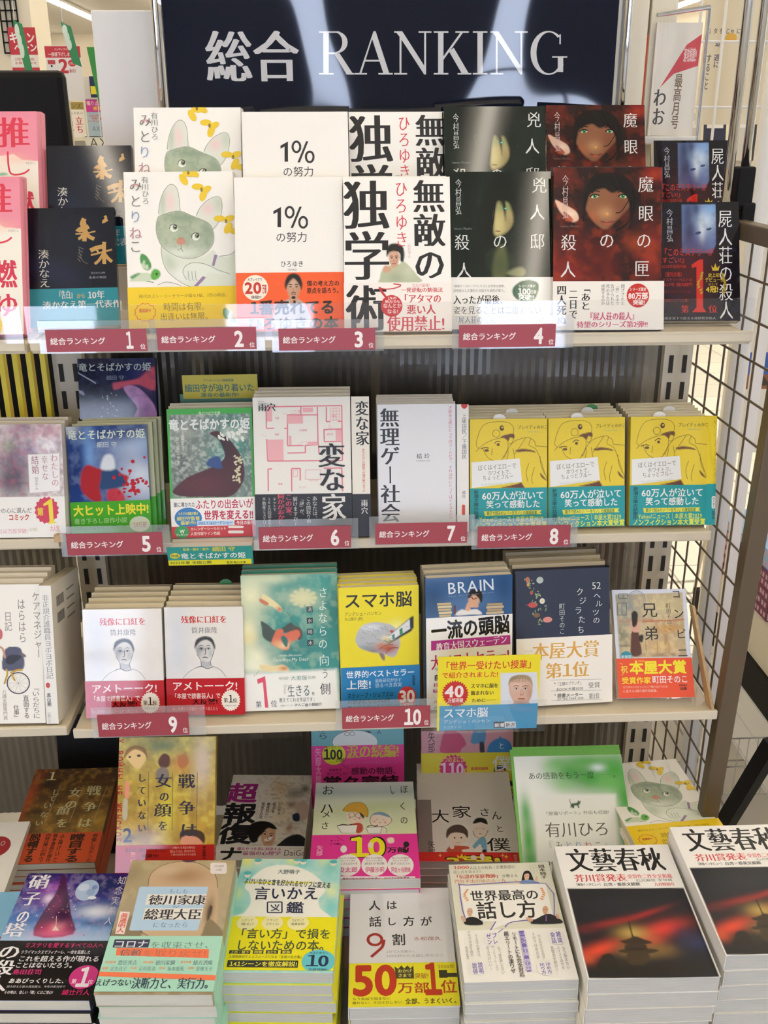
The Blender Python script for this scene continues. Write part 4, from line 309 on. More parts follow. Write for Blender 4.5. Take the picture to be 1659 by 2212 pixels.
'C3':('2f8f84',0,0,0.13,0.188,[('G','e9e4b8',1,130,254,224,299,0),('G','e4dfae',0.9,836,326,225,106,0),('G','d8dcb0',0.8,429,51,276,70,0),('G','f0e8b8',1,78,782,156,266,0),('G','2a7a74',0.9,714,979,348,214,0),('G','f2eec8',1,153,1140,208,178,0),('G','1f7a70',0.8,1213,496,122,443,0),('N','c8d8b0',0.3,104,7),('G','4aa090',0.5,1082,192,208,141,0),('G','e8d890',0.7,76,853,86,89,0),('G','f6f2d4',0.8,184,1266,243,89,0),('F','ded9a4',0.7,[836,326,874,317,950,308,1006,307,1025,321,1024,342,1005,356,948,351,873,338],5),('F','ded9a4',0.7,[836,326,876,333,947,355,996,376,1001,394,984,412,958,416,913,390,859,351],5),('F','ded9a4',0.7,[836,326,865,347,909,393,935,429,925,447,897,455,872,448,853,409,837,355],5),('F','ded9a4',0.7,[836,326,845,355,848,410,843,450,821,461,791,457,775,441,788,402,815,351],5),('F','ded9a4',0.7,[836,326,822,353,783,400,749,432,722,432,699,418,697,398,738,371,799,339],5),('F','ded9a4',0.7,[836,326,804,344,735,368,682,380,658,371,650,349,663,333,719,325,795,323],5),('F','ded9a4',0.7,[836,326,795,328,719,322,664,312,651,295,660,274,684,265,737,280,804,308],5),('F','ded9a4',0.7,[836,326,800,312,739,278,700,248,702,229,726,215,752,217,786,250,823,299],5),('F','ded9a4',0.7,[836,326,816,301,790,249,779,209,796,194,826,192,847,203,851,244,846,298],5),('F','ded9a4',0.7,[836,326,838,297,856,244,876,207,902,201,929,210,939,229,911,264,866,307],5),('F','ded9a4',0.7,[836,326,859,303,915,266,961,243,987,247,1003,266,998,285,948,303,876,322],5),('F','3a4a3c',1,[256,628,283,638,321,665,358,693,387,721,413,750,442,766,476,762,512,745,548,725,585,700,622,672,654,657,673,664,686,683,704,703,736,719,772,736,798,759,809,796,810,840,804,875,790,896,769,908,751,909,742,892,735,862,718,837,684,819,641,805,598,798,555,794,511,797,476,812,455,852,442,904,420,935,376,927,323,897,283,859,267,815,264,763,262,717,255,678,249,644],5),('M','6a3a24',0.7,754,802,87,107,0),('F','d86a44',1,[441,793,454,770,464,757,477,750,500,745,526,745,547,752,553,772,554,798,562,814,586,810,617,795,650,781,687,772,725,765,755,767,772,784,780,812,779,839,765,863,741,888,716,908,692,920,666,928,646,941,635,970,629,1004,617,1030,596,1041,570,1042,539,1036,499,1018,454,993,419,970,398,960,387,952,385,934,398,891,421,836],3),('M','f0d8a0',0.9,540,974,104,53,0),('M','e8a070',0.7,454,953,69,53,0),('F','2f6a60',1,[517,866,526,850,544,840,562,841,580,854,600,878,612,905,611,940,603,979,592,1002,579,999,564,980,550,956,535,927,522,893],2),('F','e8d8a0',1,[285,258,308,261,345,283,387,314,440,356,498,407,538,450,547,481,538,504,519,512,492,497,456,466,417,438,375,421,331,405,298,382,282,339,277,289],5),('M','c8663c',0.9,511,476,43,35,0),('F','c8663c',0.9,[257,319,292,334,337,361,367,384,368,401,352,414,332,418,303,406,270,384,247,363,240,343,243,325],5),('F','e8d49a',1,[220,1232,268,1232,343,1246,410,1256,458,1251,498,1242,533,1241,565,1255,592,1277,610,1298,616,1315,613,1331,600,1342,576,1345,542,1343,495,1339,422,1337,336,1334,269,1323,231,1294,212,1256],5),('M','d07838',0.9,549,1296,61,36,0),('F','f1efe4',1,[-10,1359,530,1340,1264,1327,1303,1951,-29,1924],28)],[('L','5a5a3a',7,[606,514,627,542,658,583,689,623,719,660,749,698,773,732,788,761,797,786,802,804]),('V','m','e6efe6','さ',1102,259,130,150),('V','m','e6efe6','よ',1098,435,130,150),('V','m','e6efe6','な',1093,612,130,151),('V','m','e6efe6','ら',1089,790,131,151),('V','m','e6efe6','の',1085,968,131,152),('V','m','dfe8e0','向',1097,1196,148,161),('V','m','4a504c','う',1105,1385,105,144),('V','m','4a3a38','側',1103,1597,152,171),('P','1c2422',[875,447,956,447,956,527,875,527]),('V','m','d8e0d8','清',917,488,66,64),('P','1c2422',[874,601,956,601,956,681,874,681]),('V','m','d8e0d8','水',916,642,66,64),('P','1c2422',[874,755,956,755,956,835,874,835]),('V','m','d8e0d8','晴',916,796,66,64),('P','1c2422',[873,910,955,910,955,990,873,990]),('V','m','d8e0d8','木',915,951,66,64),('T','m','e0e8dc','Hello,Blossom',641,1113,296,30),('T','m','dfe8da','Goodbye,My Dear',643,1171,487,48),('P','dc4860',[179,1436,267,1403,288,1391,320,1837,274,1835,256,1475,185,1499]),('T','m','2f3030','第',189,1787,84,90),('T','m','2f3030','位',397,1783,93,94),('T','m','8a9a8c','発売即',539,1433,134,41),('T','m','6a9a8c','大重版',746,1432,227,63),('T','m','8a9a8c','出来!',925,1429,114,45),('T','m','3a4a44','『生きる',688,1610,419,171),('T','m','3a4a44','を',938,1657,58,50),('T','m','3f4644','教えてくれる作品です』',723,1737,507,63),('T','b','5a5a58','けんご@小説紹介',864,1810,373,43),('T','g','999','小説紹介クリエイター',573,1814,184,27),('L','8a8a50',5,[136,1399,155,1364]),('L','8a8a50',5,[165,1371,184,1336]),('L','8a8a50',5,[194,1344,212,1308])],[]),
'C4':('eedc1c',0,0,0.107,0.173,[('G','f4ee9a',0.8,772,590,122,92,0),('F','b9bcbe',1,[210,710,216,682,226,651,241,620,262,589,288,557,321,533,363,517,412,507,460,502,508,503,555,509,599,518,637,529,672,542,703,559,729,578,752,600,771,626,786,660,797,699,805,738,810,774,812,810,807,849,793,900,772,955,749,995,727,1012,704,1014,679,1010,652,1000,624,983,592,969,553,960,510,952,470,944,434,935,400,924,366,911,329,897,293,880,262,860,239,837,223,810,211,784,206,760,206,736],3),('M','8a8d90',0.7,366,865,157,44,0),('M','e6e8e8',0.8,407,573,139,48,0),('M','b5502c',1,646,879,123,74,0),('M','d87840',0.7,576,838,87,37,0),('M','7d5a54',0.6,435,915,105,30,0),('F','8a7a74',1,[522,947,539,943,569,952,592,969,601,995,602,1029,599,1053,591,1059,578,1055,564,1042,547,1012,528,973],3),('F','26262a',1,[578,765,956,455,997,432,999,600,963,654,655,824],3),('F','e4e6e6',1,[630,730,944,479,950,616,700,770],3),('G','fff2b8',0.7,630,749,70,55,0)],[('T','b','1f1e1a','スマホ脳',522,187,923,217),('T','g','3a3820','アンデシュ・ハンセン',315,375,501,60),('T','g','4a4720','久山葉子 [訳]',188,444,242,47),('L','8f9498',5,[525,751,531,754,540,758,549,763,557,766,566,770,573,773,578,775,581,778,583,779]),('L','8f9498',5,[573,800,579,794,588,787,597,783,606,786,615,793,622,800,626,810,630,821,632,828]),('L','8f9498',5,[659,733,665,739,674,747,683,749,692,739,701,725,708,718,713,729,716,748,718,762]),('L','8f9498',5,[463,620,469,621,478,622,487,623,495,623,504,624,511,626,516,633,519,642,521,649]),('L','8f9498',5,[273,604,279,601,288,597,297,597,306,604,314,616,321,625,326,629,329,631,331,632]),('L','8f9498',5,[587,604,593,608,602,614,611,616,620,608,628,595,636,590,640,601,643,619,645,632]),('L','8f9498',5,[525,593,531,586,541,578,550,575,558,584,566,599,573,611,578,617,581,619,584,621]),('L','8f9498',5,[355,608,361,613,370,621,379,626,387,627,396,626,403,626,408,629,411,633,413,636]),('L','8f9498',5,[384,801,390,801,399,802,408,803,417,805,426,807,433,811,438,817,441,824,443,829]),('L','8f9498',5,[349,794,355,796,364,798,373,802,382,807,390,812,397,817,402,819,405,821,408,822]),('L','8f9498',5,[640,642,646,641,655,640,664,638,673,634,681,629,689,630,693,641,696,658,698,671]),('L','8f9498',5,[329,568,335,566,344,563,353,562,362,564,370,569,377,575,382,582,385,590,387,596]),('L','8f9498',5,[266,722,273,721,282,719,291,717,299,715,308,714,315,716,320,726,323,740,325,751]),('L','8f9498',5,[607,687,614,685,623,683,632,682,641,682,649,685,656,689,661,697,664,708,666,716]),('L','8f9498',5,[562,576,568,583,577,592,586,595,594,584,603,566,611,558,615,569,618,589,620,605]),('L','8f9498',5,[577,780,584,774,593,766,602,763,610,771,619,784,626,795,631,801,634,806,636,808]),('L','8f9498',5,[418,704,425,699,434,692,443,687,451,684,460,682,467,686,472,700,475,718,477,732]),('L','8f9498',5,[339,797,345,793,354,788,363,787,372,793,380,802,387,811,392,817,395,822,398,826]),('L','8f9498',5,[652,808,659,807,668,805,677,804,685,802,694,802,701,804,706,814,709,827,711,837]),('L','8f9498',5,[483,757,490,753,499,746,508,744,517,751,525,761,532,771,537,777,540,783,542,786]),('L','8f9498',5,[597,785,603,778,613,771,622,769,630,778,639,794,646,807,650,811,654,813,656,813]),('L','8f9498',5,[305,637,311,638,320,640,329,642,337,647,346,653,353,658,358,661,361,664,363,666]),('L','8f9498',5,[405,792,412,793,421,795,430,795,439,791,447,786,454,786,459,796,462,810,464,821]),('L','8f9498',5,[399,600,406,596,415,590,424,586,433,583,441,583,448,587,453,599,456,616,458,628]),('L','8f9498',5,[551,818,558,815,567,810,576,806,585,802,593,798,600,800,605,813,608,832,610,846]),('L','8f9498',5,[678,704,684,704,693,703,702,702,711,698,719,694,727,695,731,706,735,721,737,733]),('L','9a4a30',9,[523,891,545,876,577,856,611,840,649,832,689,829,716,826]),('L','9a4a30',9,[610,951,633,930,665,901,698,881,731,877,763,881,786,885]),('P','3f8a5a',[803,619,845,593,848,685,809,711]),('P','3f8a8a',[704,697,736,676,738,744,709,761]),('E','d04a4a',701,642,24,18,0),('T','g','555','コー!',909,582,58,27)],[('1f7fb8',1137,1730,[],[('T','b','eef2f2','世界的ベストセラー',536,1241,940,103),('T','b','eef2f2','上陸!',236,1390,346,131),('T','m','d4e4ee','最新研究が示す',642,1345,365,56),('T','m','d4e4ee','恐るべき真実',643,1415,371,66),('T','b','16324a','スティーブ・ジョブズは',393,1549,633,76),('T','b','16324a','わが子になぜiPadを',376,1638,604,66),('V','b','16324a','新潮新書',992,1362,42,151),('P','c9302c',[1018,1610,1035,1629,1015,1642,1028,1666,1006,1672,1014,1699,991,1699,995,1727,972,1721,970,1749,949,1737,942,1764,923,1747,912,1771,896,1749,880,1769,869,1744,850,1759,844,1732,822,1741,821,1713,798,1717,802,1689,779,1686,788,1661,766,1652,780,1630,760,1615,777,1597,760,1578,781,1565,768,1542,790,1535,782,1509,805,1508,801,1481,824,1486,826,1459,847,1470,854,1444,872,1461,884,1437,899,1459,915,1439,926,1464,945,1449,951,1476,973,1466,974,1494,997,1491,993,1518,1016,1521,1007,1546,1029,1555,1015,1577,1036,1592]),('T','k','f2e6e0','30',892,1594,213,171),('T','b','f2e6e0','万部突破!',896,1717,205,46),('T','b','16324a','触らせなかったのか?',381,1718,610,57)])]),
'C5':('3a5f8e',1,0,0.117,0.188,[('G','23466e',0.8,97,363,139,216,0),('G','5a7fa8',0.6,601,355,314,144,0),('G','2a4a74',0.6,1054,181,105,216,0),('F','d9a888',1,[574,299,579,275,586,258,601,247,627,241,660,242,688,251,705,271,717,298,723,325,723,350,717,374,705,396,686,418,660,437,636,447,612,443,590,429,575,407,569,374,570,334],3),('F','2a2220',1,[566,281,569,257,578,226,592,201,611,188,636,182,661,182,689,185,717,194,740,209,754,232,762,261,766,291,764,326,758,362,749,381,740,370,728,342,714,316,695,293,674,270,653,258,631,264,610,280,592,291,579,293,569,291],3),('F','3a5a9a',1,[444,491,475,473,521,455,566,443,608,439,651,442,688,450,721,466,748,489,767,508,785,524,794,537,767,545,671,546,539,543,444,536,415,523,423,507],3),('F','d9a888',1,[522,495,526,457,542,406,557,370,567,360,575,364,583,381,593,417,602,465,601,499,578,511,544,510],3),('F','d9a888',1,[644,393,658,377,680,362,697,360,705,379,708,409,706,433,694,442,676,443,662,439,652,427,644,409],3),('F','e8e4dc',1,[391,533,399,509,439,476,479,456,510,461,541,477,566,488,577,486,580,478,592,472,620,465,655,460,688,464,722,485,753,514,758,535,725,541,666,538,601,535,524,538,441,539],3)],[('T','t2','dfe6ea','BRAIN',599,139,629,161,-3),('T','t','a0b4c8','The Stronger Brain',601,252,626,18,-3),('P','c8b078',[149,350,336,350,336,382,149,382]),('P','d8c898',[156,391,346,391,346,424,156,424]),('P','c8b078',[162,433,336,433,336,465,162,465]),('P','d8c898',[169,475,346,475,346,507,169,507]),('P','c8b078',[176,516,336,516,336,549,176,549]),('P','b8a078',[828,391,1035,391,1035,423,828,423]),('P','cbb890',[814,430,1053,430,1053,463,814,463]),('P','b8a078',[828,470,1036,470,1036,503,828,503]),('P','cbb890',[814,510,1054,510,1054,543,814,543]),('L','26201e',9,[562,298,578,296,600,292,618,292,625,301,628,313,635,320,652,318,673,311,688,305]),('P','6a3028',[371,397,400,397,400,514,371,514])],[('f0eee8',553,1880,[],[('T','k','1c1c1e','一流の頭脳',599,717,1075,256,-3),('P','b23a8a',[62,878,1145,855,1150,988,61,1016]),('T','M','f2e6ee','教育大国スウェーデン',615,943,978,120,-4),('T','M','b82a5a','大ベストセラー!',597,1164,1087,213,-3),('T','m','333','今、',156,1289,114,56),('T','k','2a2a2a','自分を',200,1409,203,84),('T','M','c23a6a','科学が',186,1517,194,60),('P','b23a8a',[85,1575,389,1575,389,1625,85,1625]),('T','b','f0e6ee','学力',153,1595,117,41),('T','M','c23a5a','バージョン',238,1763,302,57),('T','M','333','へ',131,1850,89,57)])]),
'C6':('1b2136',0,0,0.13,0.189,[],[('E','aeb8b4',334,134,48,46,0),('E','c86a5a',165,123,28,42,0),('E','d8a040',170,185,18,32,0),('E','b8503c',216,302,21,28,0),('E','c04a3c',232,471,64,39,0),('E','e2ddd0',363,424,36,39,0),('E','7a5a2c',284,616,46,32,0),('E','d88a7c',435,686,64,39,0),('E','e2c04a',363,424,12,14,0),('L','c04a3c',9,[134,467,294,483]),('E','a8b88a',353,705,7,13,165),('E','8a9a60',126,114,9,18,24),('E','7d9a78',225,416,6,17,25),('E','5f8a70',365,705,7,20,86),('E','8a9a60',271,328,7,23,173),('E','8a9a60',321,689,7,18,99),('E','a8b88a',232,594,7,19,6),('E','a8b88a',282,373,8,15,177),('E','a8b88a',410,493,6,22,85),('E','a8b88a',291,356,8,19,144),('E','a8b88a',334,346,8,16,152),('E','8a9a60',411,546,7,18,30),('E','8a9a60',306,288,8,17,111),('E','8a9a60',312,711,8,15,179),('E','5f8a70',232,278,6,20,32),('E','7d9a78',412,548,6,22,20),('E','8a9a60',186,128,7,16,110),('E','5f8a70',307,741,5,17,50),('E','7d9a78',265,432,9,18,54),('E','a8b88a',313,342,7,14,74),('E','a8b88a',325,678,7,18,36),('E','7d9a78',197,202,5,14,102),('E','5f8a70',313,739,7,17,176),('E','a8b88a',310,537,7,22,29),('E','a8b88a',347,691,6,13,170),('E','8a9a60',312,329,5,19,173),('E','a8b88a',190,234,7,17,101),('E','8a9a60',248,246,6,14,178),('E','8a9a60',286,356,8,19,134),('E','7d9a78',194,178,7,16,53),('E','7d9a78',264,559,8,19,7),('E','8a9a60',293,325,8,14,77),('E','8a9a60',278,458,7,20,130),('E','8a9a60',304,322,8,20,78),('E','8a9a60',310,329,7,18,90),('E','5f8a70',317,328,6,20,48),('E','7d9a78',186,154,8,23,180),('E','8a9a60',339,532,6,19,171),('E','5f8a70',413,524,7,14,33),('E','7d9a78',219,131,6,16,13),('E','7d9a78',157,172,6,17,57),('E','8a9a60',326,745,7,13,126),('E','a8b88a',241,175,8,15,99),('E','a8b88a',280,327,6,16,133),('T','m','dde0dc','52',1113,242,126,98),('V','m','dde0dc','ヘ',1125,384,104,96),('V','m','dde0dc','ル',1152,493,104,97),('V','m','dde0dc','ツ',1106,616,104,97),('V','m','dde0dc','の',1115,724,105,97),('V','m','dde0dc','ク',885,318,107,110),('V','m','dde0dc','ジ',924,444,108,111),('V','m','dde0dc','ラ',862,575,108,111),('V','m','dde0dc','た',910,703,108,111),('V','m','dde0dc','ち',896,846,108,111),('V','m','d0d4d2','町田そのこ',634,680,84,433)],[('efe8da',934,1890,[],[('T','M','d9a23a','本屋大賞',687,1121,944,234),('T','M','d9a23a','第1位',703,1402,622,217),('T','m','c8b890','2021年',165,1111,120,36),('L','9a948a',4,[463,1533,1186,1559]),('L','9a948a',4,[470,1688,1186,1716]),('L','9a948a',4,[474,1825,1185,1848]),('T','g','4a4844','『王様のブランチ』',733,1594,379,54),('T','g','4a4844','BOOK大賞2020',740,1672,376,45),('T','m','2f2e2c','受賞',1080,1636,169,82),('T','b','4a4844','読書メーター',741,1760,362,58),('T','g','4a4844','OF THE YEAR 2020',743,1810,368,31),('T','m','2f2e2c','第1位',1081,1792,155,82),('E','b8863a',527,1582,9,11,0),('E','b8863a',529,1746,9,11,0)])]),
'C7':('d9dde8',0,0,0.105,0.151,[('F','b9a98a',1,[48,68,1001,51,988,953,50,955],2),('M','8f9894',0.9,174,225,146,218,0),('M','d8c898',0.8,739,233,255,146,0),('M','d09a50',0.9,767,559,218,72,0),('M','c87a5a',0.6,485,447,363,25,0),('M','d8b070',0.8,638,808,271,107,0),('M','6a7460',0.8,107,657,72,126,0),('M','a8703a',0.6,718,720,25,126,0),('M','8a5f4a',0.6,683,925,307,25,0),('Q','f0dca8',0.35,54,9),('M','3a3c38',0.7,133,791,72,14,0),('F','5a3428',1,[248,587,274,566,306,559,331,570,341,605,345,656,347,714,356,783,364,857,356,911,314,937,256,943,214,926,204,875,210,799,219,730,225,674,233,623],3),('F','d8a890',1,[240,443,263,423,295,418,323,426,344,455,360,498,370,535,373,562,370,584,356,598,320,605,273,603,239,587,227,544,229,486],3),('F','1f1a1a',1,[256,353,263,327,274,314,286,308,302,304,318,306,331,314,340,327,345,346,345,372,342,413,333,461,321,498,302,522,279,534,261,524,254,477,253,408],3),('F','26201e',1,[342,660,353,647,367,637,380,634,391,640,401,653,405,670,399,698,387,731,375,750,362,748,348,732,338,714,335,696,337,677],3)],[('L','5f685f',9,[67,187,195,189]),('L','5f685f',9,[195,189,183,361]),('L','5f685f',9,[183,361,55,359]),('L','5f685f',9,[55,359,67,187]),('L','5f685f',7,[131,188,119,360]),('L','5f685f',9,[95,59,222,61]),('L','5f685f',9,[222,61,218,125]),('L','5f685f',9,[218,125,90,123]),('L','5f685f',9,[90,123,95,59]),('L','5f685f',7,[158,60,154,124]),('L','8a6a40',5,[427,733,422,912]),('L','8a6a40',5,[590,736,585,914]),('L','8a6a40',5,[752,739,747,917]),('L','c8704a',11,[412,455,995,437]),('L','8d959c',9,[468,153,458,193,437,229,407,258,370,276,330,281,291,274,257,255,231,226,216,189,212,149,222,108,242,72,273,43,310,25,350,19,389,26,423,46,449,75,464,112,468,153]),('L','8d959c',5,[446,152,438,186,421,216,395,240,365,255,332,260,300,254,271,238,250,213,237,183,234,149,242,115,259,85,284,61,315,46,348,41,380,47,409,63,430,88,443,118,446,152]),('V','t2','2b2a28','コ',912,73,137,130),('V','t2','2b2a28','ン',924,350,164,155),('V','t2','2b2a28','ビ',938,635,154,145),('V','t2','2b2a28','ニ',938,898,162,152),('V','t2','2b2a28','兄',516,292,228,215),('V','t2','2b2a28','弟',517,622,217,204),('V','m','5a5246','町田そのこ',783,390,69,383),('E','2f8fa0',141,943,83,78,0),('T','b','cfe4e6','新装版',141,944,151,46)],[('e8502a',967,1510,[],[('T','b','f4c83a','2021',343,1008,90,25),('T','k','f2e02a','本屋大賞',572,1093,805,180),('T','b','f2d83a','祝',99,1115,102,97),('L','f2d83a',7,[41,1026,79,1048]),('L','f2d83a',7,[54,1198,88,1172]),('T','b','f2e02a','受賞作家',255,1271,412,88),('T','b','f0e4e0','町田そのこ',728,1262,502,105),('T','g','f0c8b8','北九州の小さなコンビニで繰り広げられる',374,1361,626,35),('T','g','f0c8b8','心温まる6編の連作短編集。',312,1415,511,40),('T','b','4a1c10','新潮文庫nex',907,1347,122,23),('T','k','4a1c10','100冊',901,1392,98,44)])]),
'D1':('6a4420',0,0,0.128,0.182,[('R',[(0,'4a2c16'),(637,'6a4a20'),(1274,'8a6a34'),(1820,'7a5a30')]),('N','c8963a',0.45,83,1),('N','3a2a1c',0.45,124,2),('G','b84a22',0.8,-18,737,105,682,10),('G','26180f',0.9,312,303,172,148,0),('G','2a2018',0.7,246,882,187,84,0),('G','c8a040',0.6,1206,1053,165,108,0)],[('T','M','d8c898','1',278,150,115,162),('V','M','c9c08a','戦',990,472,223,199),('V','M','c9c08a','争',993,790,219,192),('V','M','c9c08a','は',986,1097,215,185),('V','M','c9c08a','女',716,498,191,187),('V','M','c9c08a','の',706,732,188,182),('V','M','c9c08a','顔',619,851,187,179),('V','M','c9c08a','を',654,1092,185,175),('V','M','b8ae80','し',421,486,132,130),('V','M','b8ae80','て',398,611,131,128),('V','M','b8ae80','い',359,746,130,126),('V','M','b8ae80','な',350,921,128,124),('V','M','b8ae80','い',318,1079,127,122),('L','a89a70',9,[1177,380,1107,1088]),('L','a89a70',9,[814,366,758,1101]),('L','a89a70',9,[461,352,397,1095])],[('c9502a',1278,1820,[],[('V','b','3a2014','これは凄い作品だと思った',1340,1576,60,513),('V','b','3a2014','想像しなかった',1191,1570,80,513),('V','k','3a2014','瞠目する',941,1561,220,513),('V','b','3a2014','小梅けいと',716,1552,68,514),('V','b','3a2014','戦争漫画の傑作',616,1548,68,514),('V','b','3a2014','内容は重いが読んで',512,1544,80,514),('V','k','3a2014','脱帽する',332,1537,160,514),('V','b','3a2014','素晴らしい作品',153,1530,80,514),('V','b','3a2014','速水螺旋人監修',53,1526,80,514),('V','k','3a2014','富野由悠季',-57,1522,140,514)])]),
'D2':('b5963c',1,0,0.128,0.182,[('R',[(0,'a8a068'),(546,'b39a4a'),(1365,'b8923a'),(1820,'6a5a38')]),('N','d8c860',0.45,82,1),('N','7a5a38',0.4,110,2),('G','4f6a58',0.8,566,115,240,91,0),('G','d8c848',0.8,660,976,110,284,0),('G','8a6a4a',0.7,411,1239,91,141,0),('G','c8b8b0',0.8,1107,356,111,324,0),('G','4a4a3c',0.7,193,1289,146,53,0),('G','c86a3a',0.5,830,353,111,108,0),('F','d8b880',1,[89,236,89,207,102,184,124,164,156,147,196,134,234,129,269,134,302,146,327,167,345,198,356,238,358,275,349,308,332,339,314,365,298,386,280,403,260,409,238,404,213,388,185,363,150,325,112,278],6),('F','7a5a38',0.9,[72,272,70,248,78,203,97,164,129,136,171,113,215,102,261,107,309,123,345,149,366,192,376,245,376,275,369,265,352,232,328,203,295,182,254,164,216,156,186,163,159,180,134,201,109,229,86,261],6),('F','5a3a34',1,[524,295,539,265,562,233,587,215,617,215,648,229,671,252,681,288,682,333,674,369,652,389,620,401,592,404,569,398,550,385,535,367,526,346,521,321],6),('F','7a7070',0.9,[500,439,523,412,558,393,591,386,621,394,648,413,666,441,672,482,668,531,651,566,612,580,561,579,522,565,503,529,495,480],6),('F','a86a48',0.8,[773,262,801,236,846,223,883,227,907,260,923,311,922,354,894,384,850,406,813,406,789,369,773,309],7),('F','4a3a2c',1,[830,1226,861,1202,908,1189,957,1183,1008,1186,1061,1196,1104,1212,1132,1231,1150,1256,1160,1283,1163,1317,1158,1353,1143,1371,1114,1357,1074,1325,1032,1299,988,1285,942,1276,904,1280,880,1309,864,1351,851,1367,836,1333,825,1274],4),('F','d89878',1,[868,1279,914,1269,977,1271,1032,1281,1072,1301,1105,1329,1125,1353,1136,1369,1134,1380,1107,1388,1029,1393,925,1395,852,1385,831,1353,841,1310],4),('F','e0907a',0.9,[99,578,113,557,131,557,145,578,153,637,155,718,151,775,135,790,112,782,95,756,91,702,93,630],6),('F','b8b098',0.9,[79,809,95,784,118,784,134,810,139,879,138,973,131,1041,115,1066,92,1066,76,1040,71,972,72,878],5)],[('E','4a4a3a',265,238,26,16,0),('E','4a4a3a',145,255,17,14,0),('V','k','a8342c','У ВОЙНЫ НЕ ЖЕНСКОЕ',16,693,119,1339),('V','M','3a3844','戦',904,573,230,188),('V','M','3a3844','争',911,913,229,187),('V','M','3a3844','は',944,1196,228,185),('V','M','3a3844','女',600,565,230,179),('V','M','3a3844','の',614,767,138,134),('V','M','3a3844','顔',600,940,229,178),('V','M','3a3844','を',604,1139,137,133),('V','M','3a3844','し',314,522,120,117),('V','M','3a3844','て',318,683,119,116),('V','M','3a3844','い',322,843,119,116),('V','M','3a3844','な',327,1003,119,115),('V','M','3a3844','い',331,1163,119,115),('L','6a5a48',6,[400,456,409,1194]),('L','6a5a48',6,[718,459,725,1198]),('L','6a5a48',6,[1044,463,1049,1202]),('T','b','28305a','2',142,1253,119,176)],[('b0241e',1382,1820,[],[('T','m','3a100c','戦争は女の顔をしていないを読む',407,1445,564,61),('T','g','e8b8a8','小梅けいと先生の新刊は',884,1418,301,32),('T','g','e8b8a8','胸をえぐられた。押せなのです。',881,1464,346,35),('T','g','e8b8a8','ソ連の女性兵士たちの証言',881,1504,328,26),('V','b','d87a6a','第二集',227,1535,73,140),('V','M','3a100c','速水螺旋人',1154,1481,55,167),('T','b','3a100c','話題作!',454,1516,218,44)])]),
'D3':('e9e3d4',0,0,0.131,0.188,[('G','e0c894',0.8,840,829,189,361,0),('G','d8a858',0.8,780,305,130,191,0),('G','f0ece4',0.8,542,803,337,604,0),('G','8d8680',0.85,1074,428,142,132,0),('G','d8d4cc',0.85,1116,644,89,86,0),('G','55504c',0.85,1216,331,65,89,0),('G','a07a5a',0.85,1036,691,76,64,0),('G','b0845a',0.85,1048,1207,49,100,0),('G','c8c4c0',0.85,1151,1003,75,123,0),('G','e8e4e0',0.85,1241,612,38,129,0),('N','5a4a3c',0.25,46,10),('F','c8b0a0',0.9,[1101,705,1135,638,1191,601,1241,612,1282,699,1317,833,1323,942,1281,1014,1213,1064,1157,1061,1123,969,1102,823],11),('F','1f2a48',1,[1070,915,1094,890,1131,877,1161,885,1179,930,1189,997,1187,1046,1162,1063,1124,1063,1094,1047,1076,1010,1067,957],4),('G','f4f0ea',0.9,268,655,255,924,0),('F','d8a684',1,[616,1240,637,1187,671,1140,708,1119,750,1139,795,1185,829,1237,846,1289,851,1348,852,1406,849,1465,841,1524,829,1571,813,1605,794,1627,772,1635,749,1628,723,1606,699,1573,676,1526,653,1468,636,1408,622,1351,613,1293],3),('M','000000',0.1,820,1432,44,155,0),('M','ffffff',0.12,709,1304,59,79,0),('F','17130f',1,[450,1413,433,1360,420,1300,415,1244,421,1195,434,1150,459,1114,498,1088,547,1071,597,1063,648,1064,699,1076,746,1096,790,1131,829,1175,853,1210,857,1228,845,1236,825,1239,795,1228,755,1212,719,1211,693,1240,672,1285,652,1326,632,1357,615,1384,602,1411,598,1441,599,1471,593,1495,572,1513,543,1526,516,1523,492,1499,469,1459],3),('F','f4f0ea',1,[688,1452,707,1438,737,1423,764,1409,784,1390,800,1371,810,1366,813,1387,810,1421,800,1450,778,1471,749,1486,724,1493,705,1486,691,1469],3),('F','1e1e22',1,[939,1518,971,1471,1017,1418,1066,1377,1117,1351,1172,1338,1226,1347,1281,1389,1334,1453,1373,1512,1403,1562,1419,1607,1383,1635,1249,1637,1063,1621,928,1600,893,1578,910,1551],3)],[('V','k','a82a86','超',219,431,484,454),('V','k','1c1c1e','報復',230,1110,538,884),('V','b','4a4440','いじめる',848,784,59,271),('V','b','4a4440','相手を',757,770,59,241),('V','b','4a4440','徹底的に',664,794,57,285),('V','b','4a4440','見返す方法',576,833,59,359),('E','2a211c',687,1342,22,13,0),('L','1a1512',11,[652,1301,660,1298,670,1293,681,1291,692,1293,703,1297,711,1301]),('E','2a211c',789,1379,22,13,0),('L','1a1512',11,[754,1338,761,1334,772,1329,782,1327,793,1329,805,1334,813,1337]),('L','8a5a48',7,[741,1381,740,1402,739,1432,741,1453,748,1460,758,1459,765,1458]),('L','9a5048',11,[719,1515,729,1517,744,1520,758,1522,772,1520,785,1516,795,1514])],[('f0ece4',1590,1880,[],[('T','M','b82a86','嫌なやつを逆に利用する',644,1652,660,68),('T','M','b82a86','最強の心理学',690,1739,567,80),('V','k','1c1c1e','ナ',230,1759,358,295),('T','m','55504c','DaiGo',1180,1726,322,121),('T','g','888','メンタリスト',1218,1635,250,33)])]),
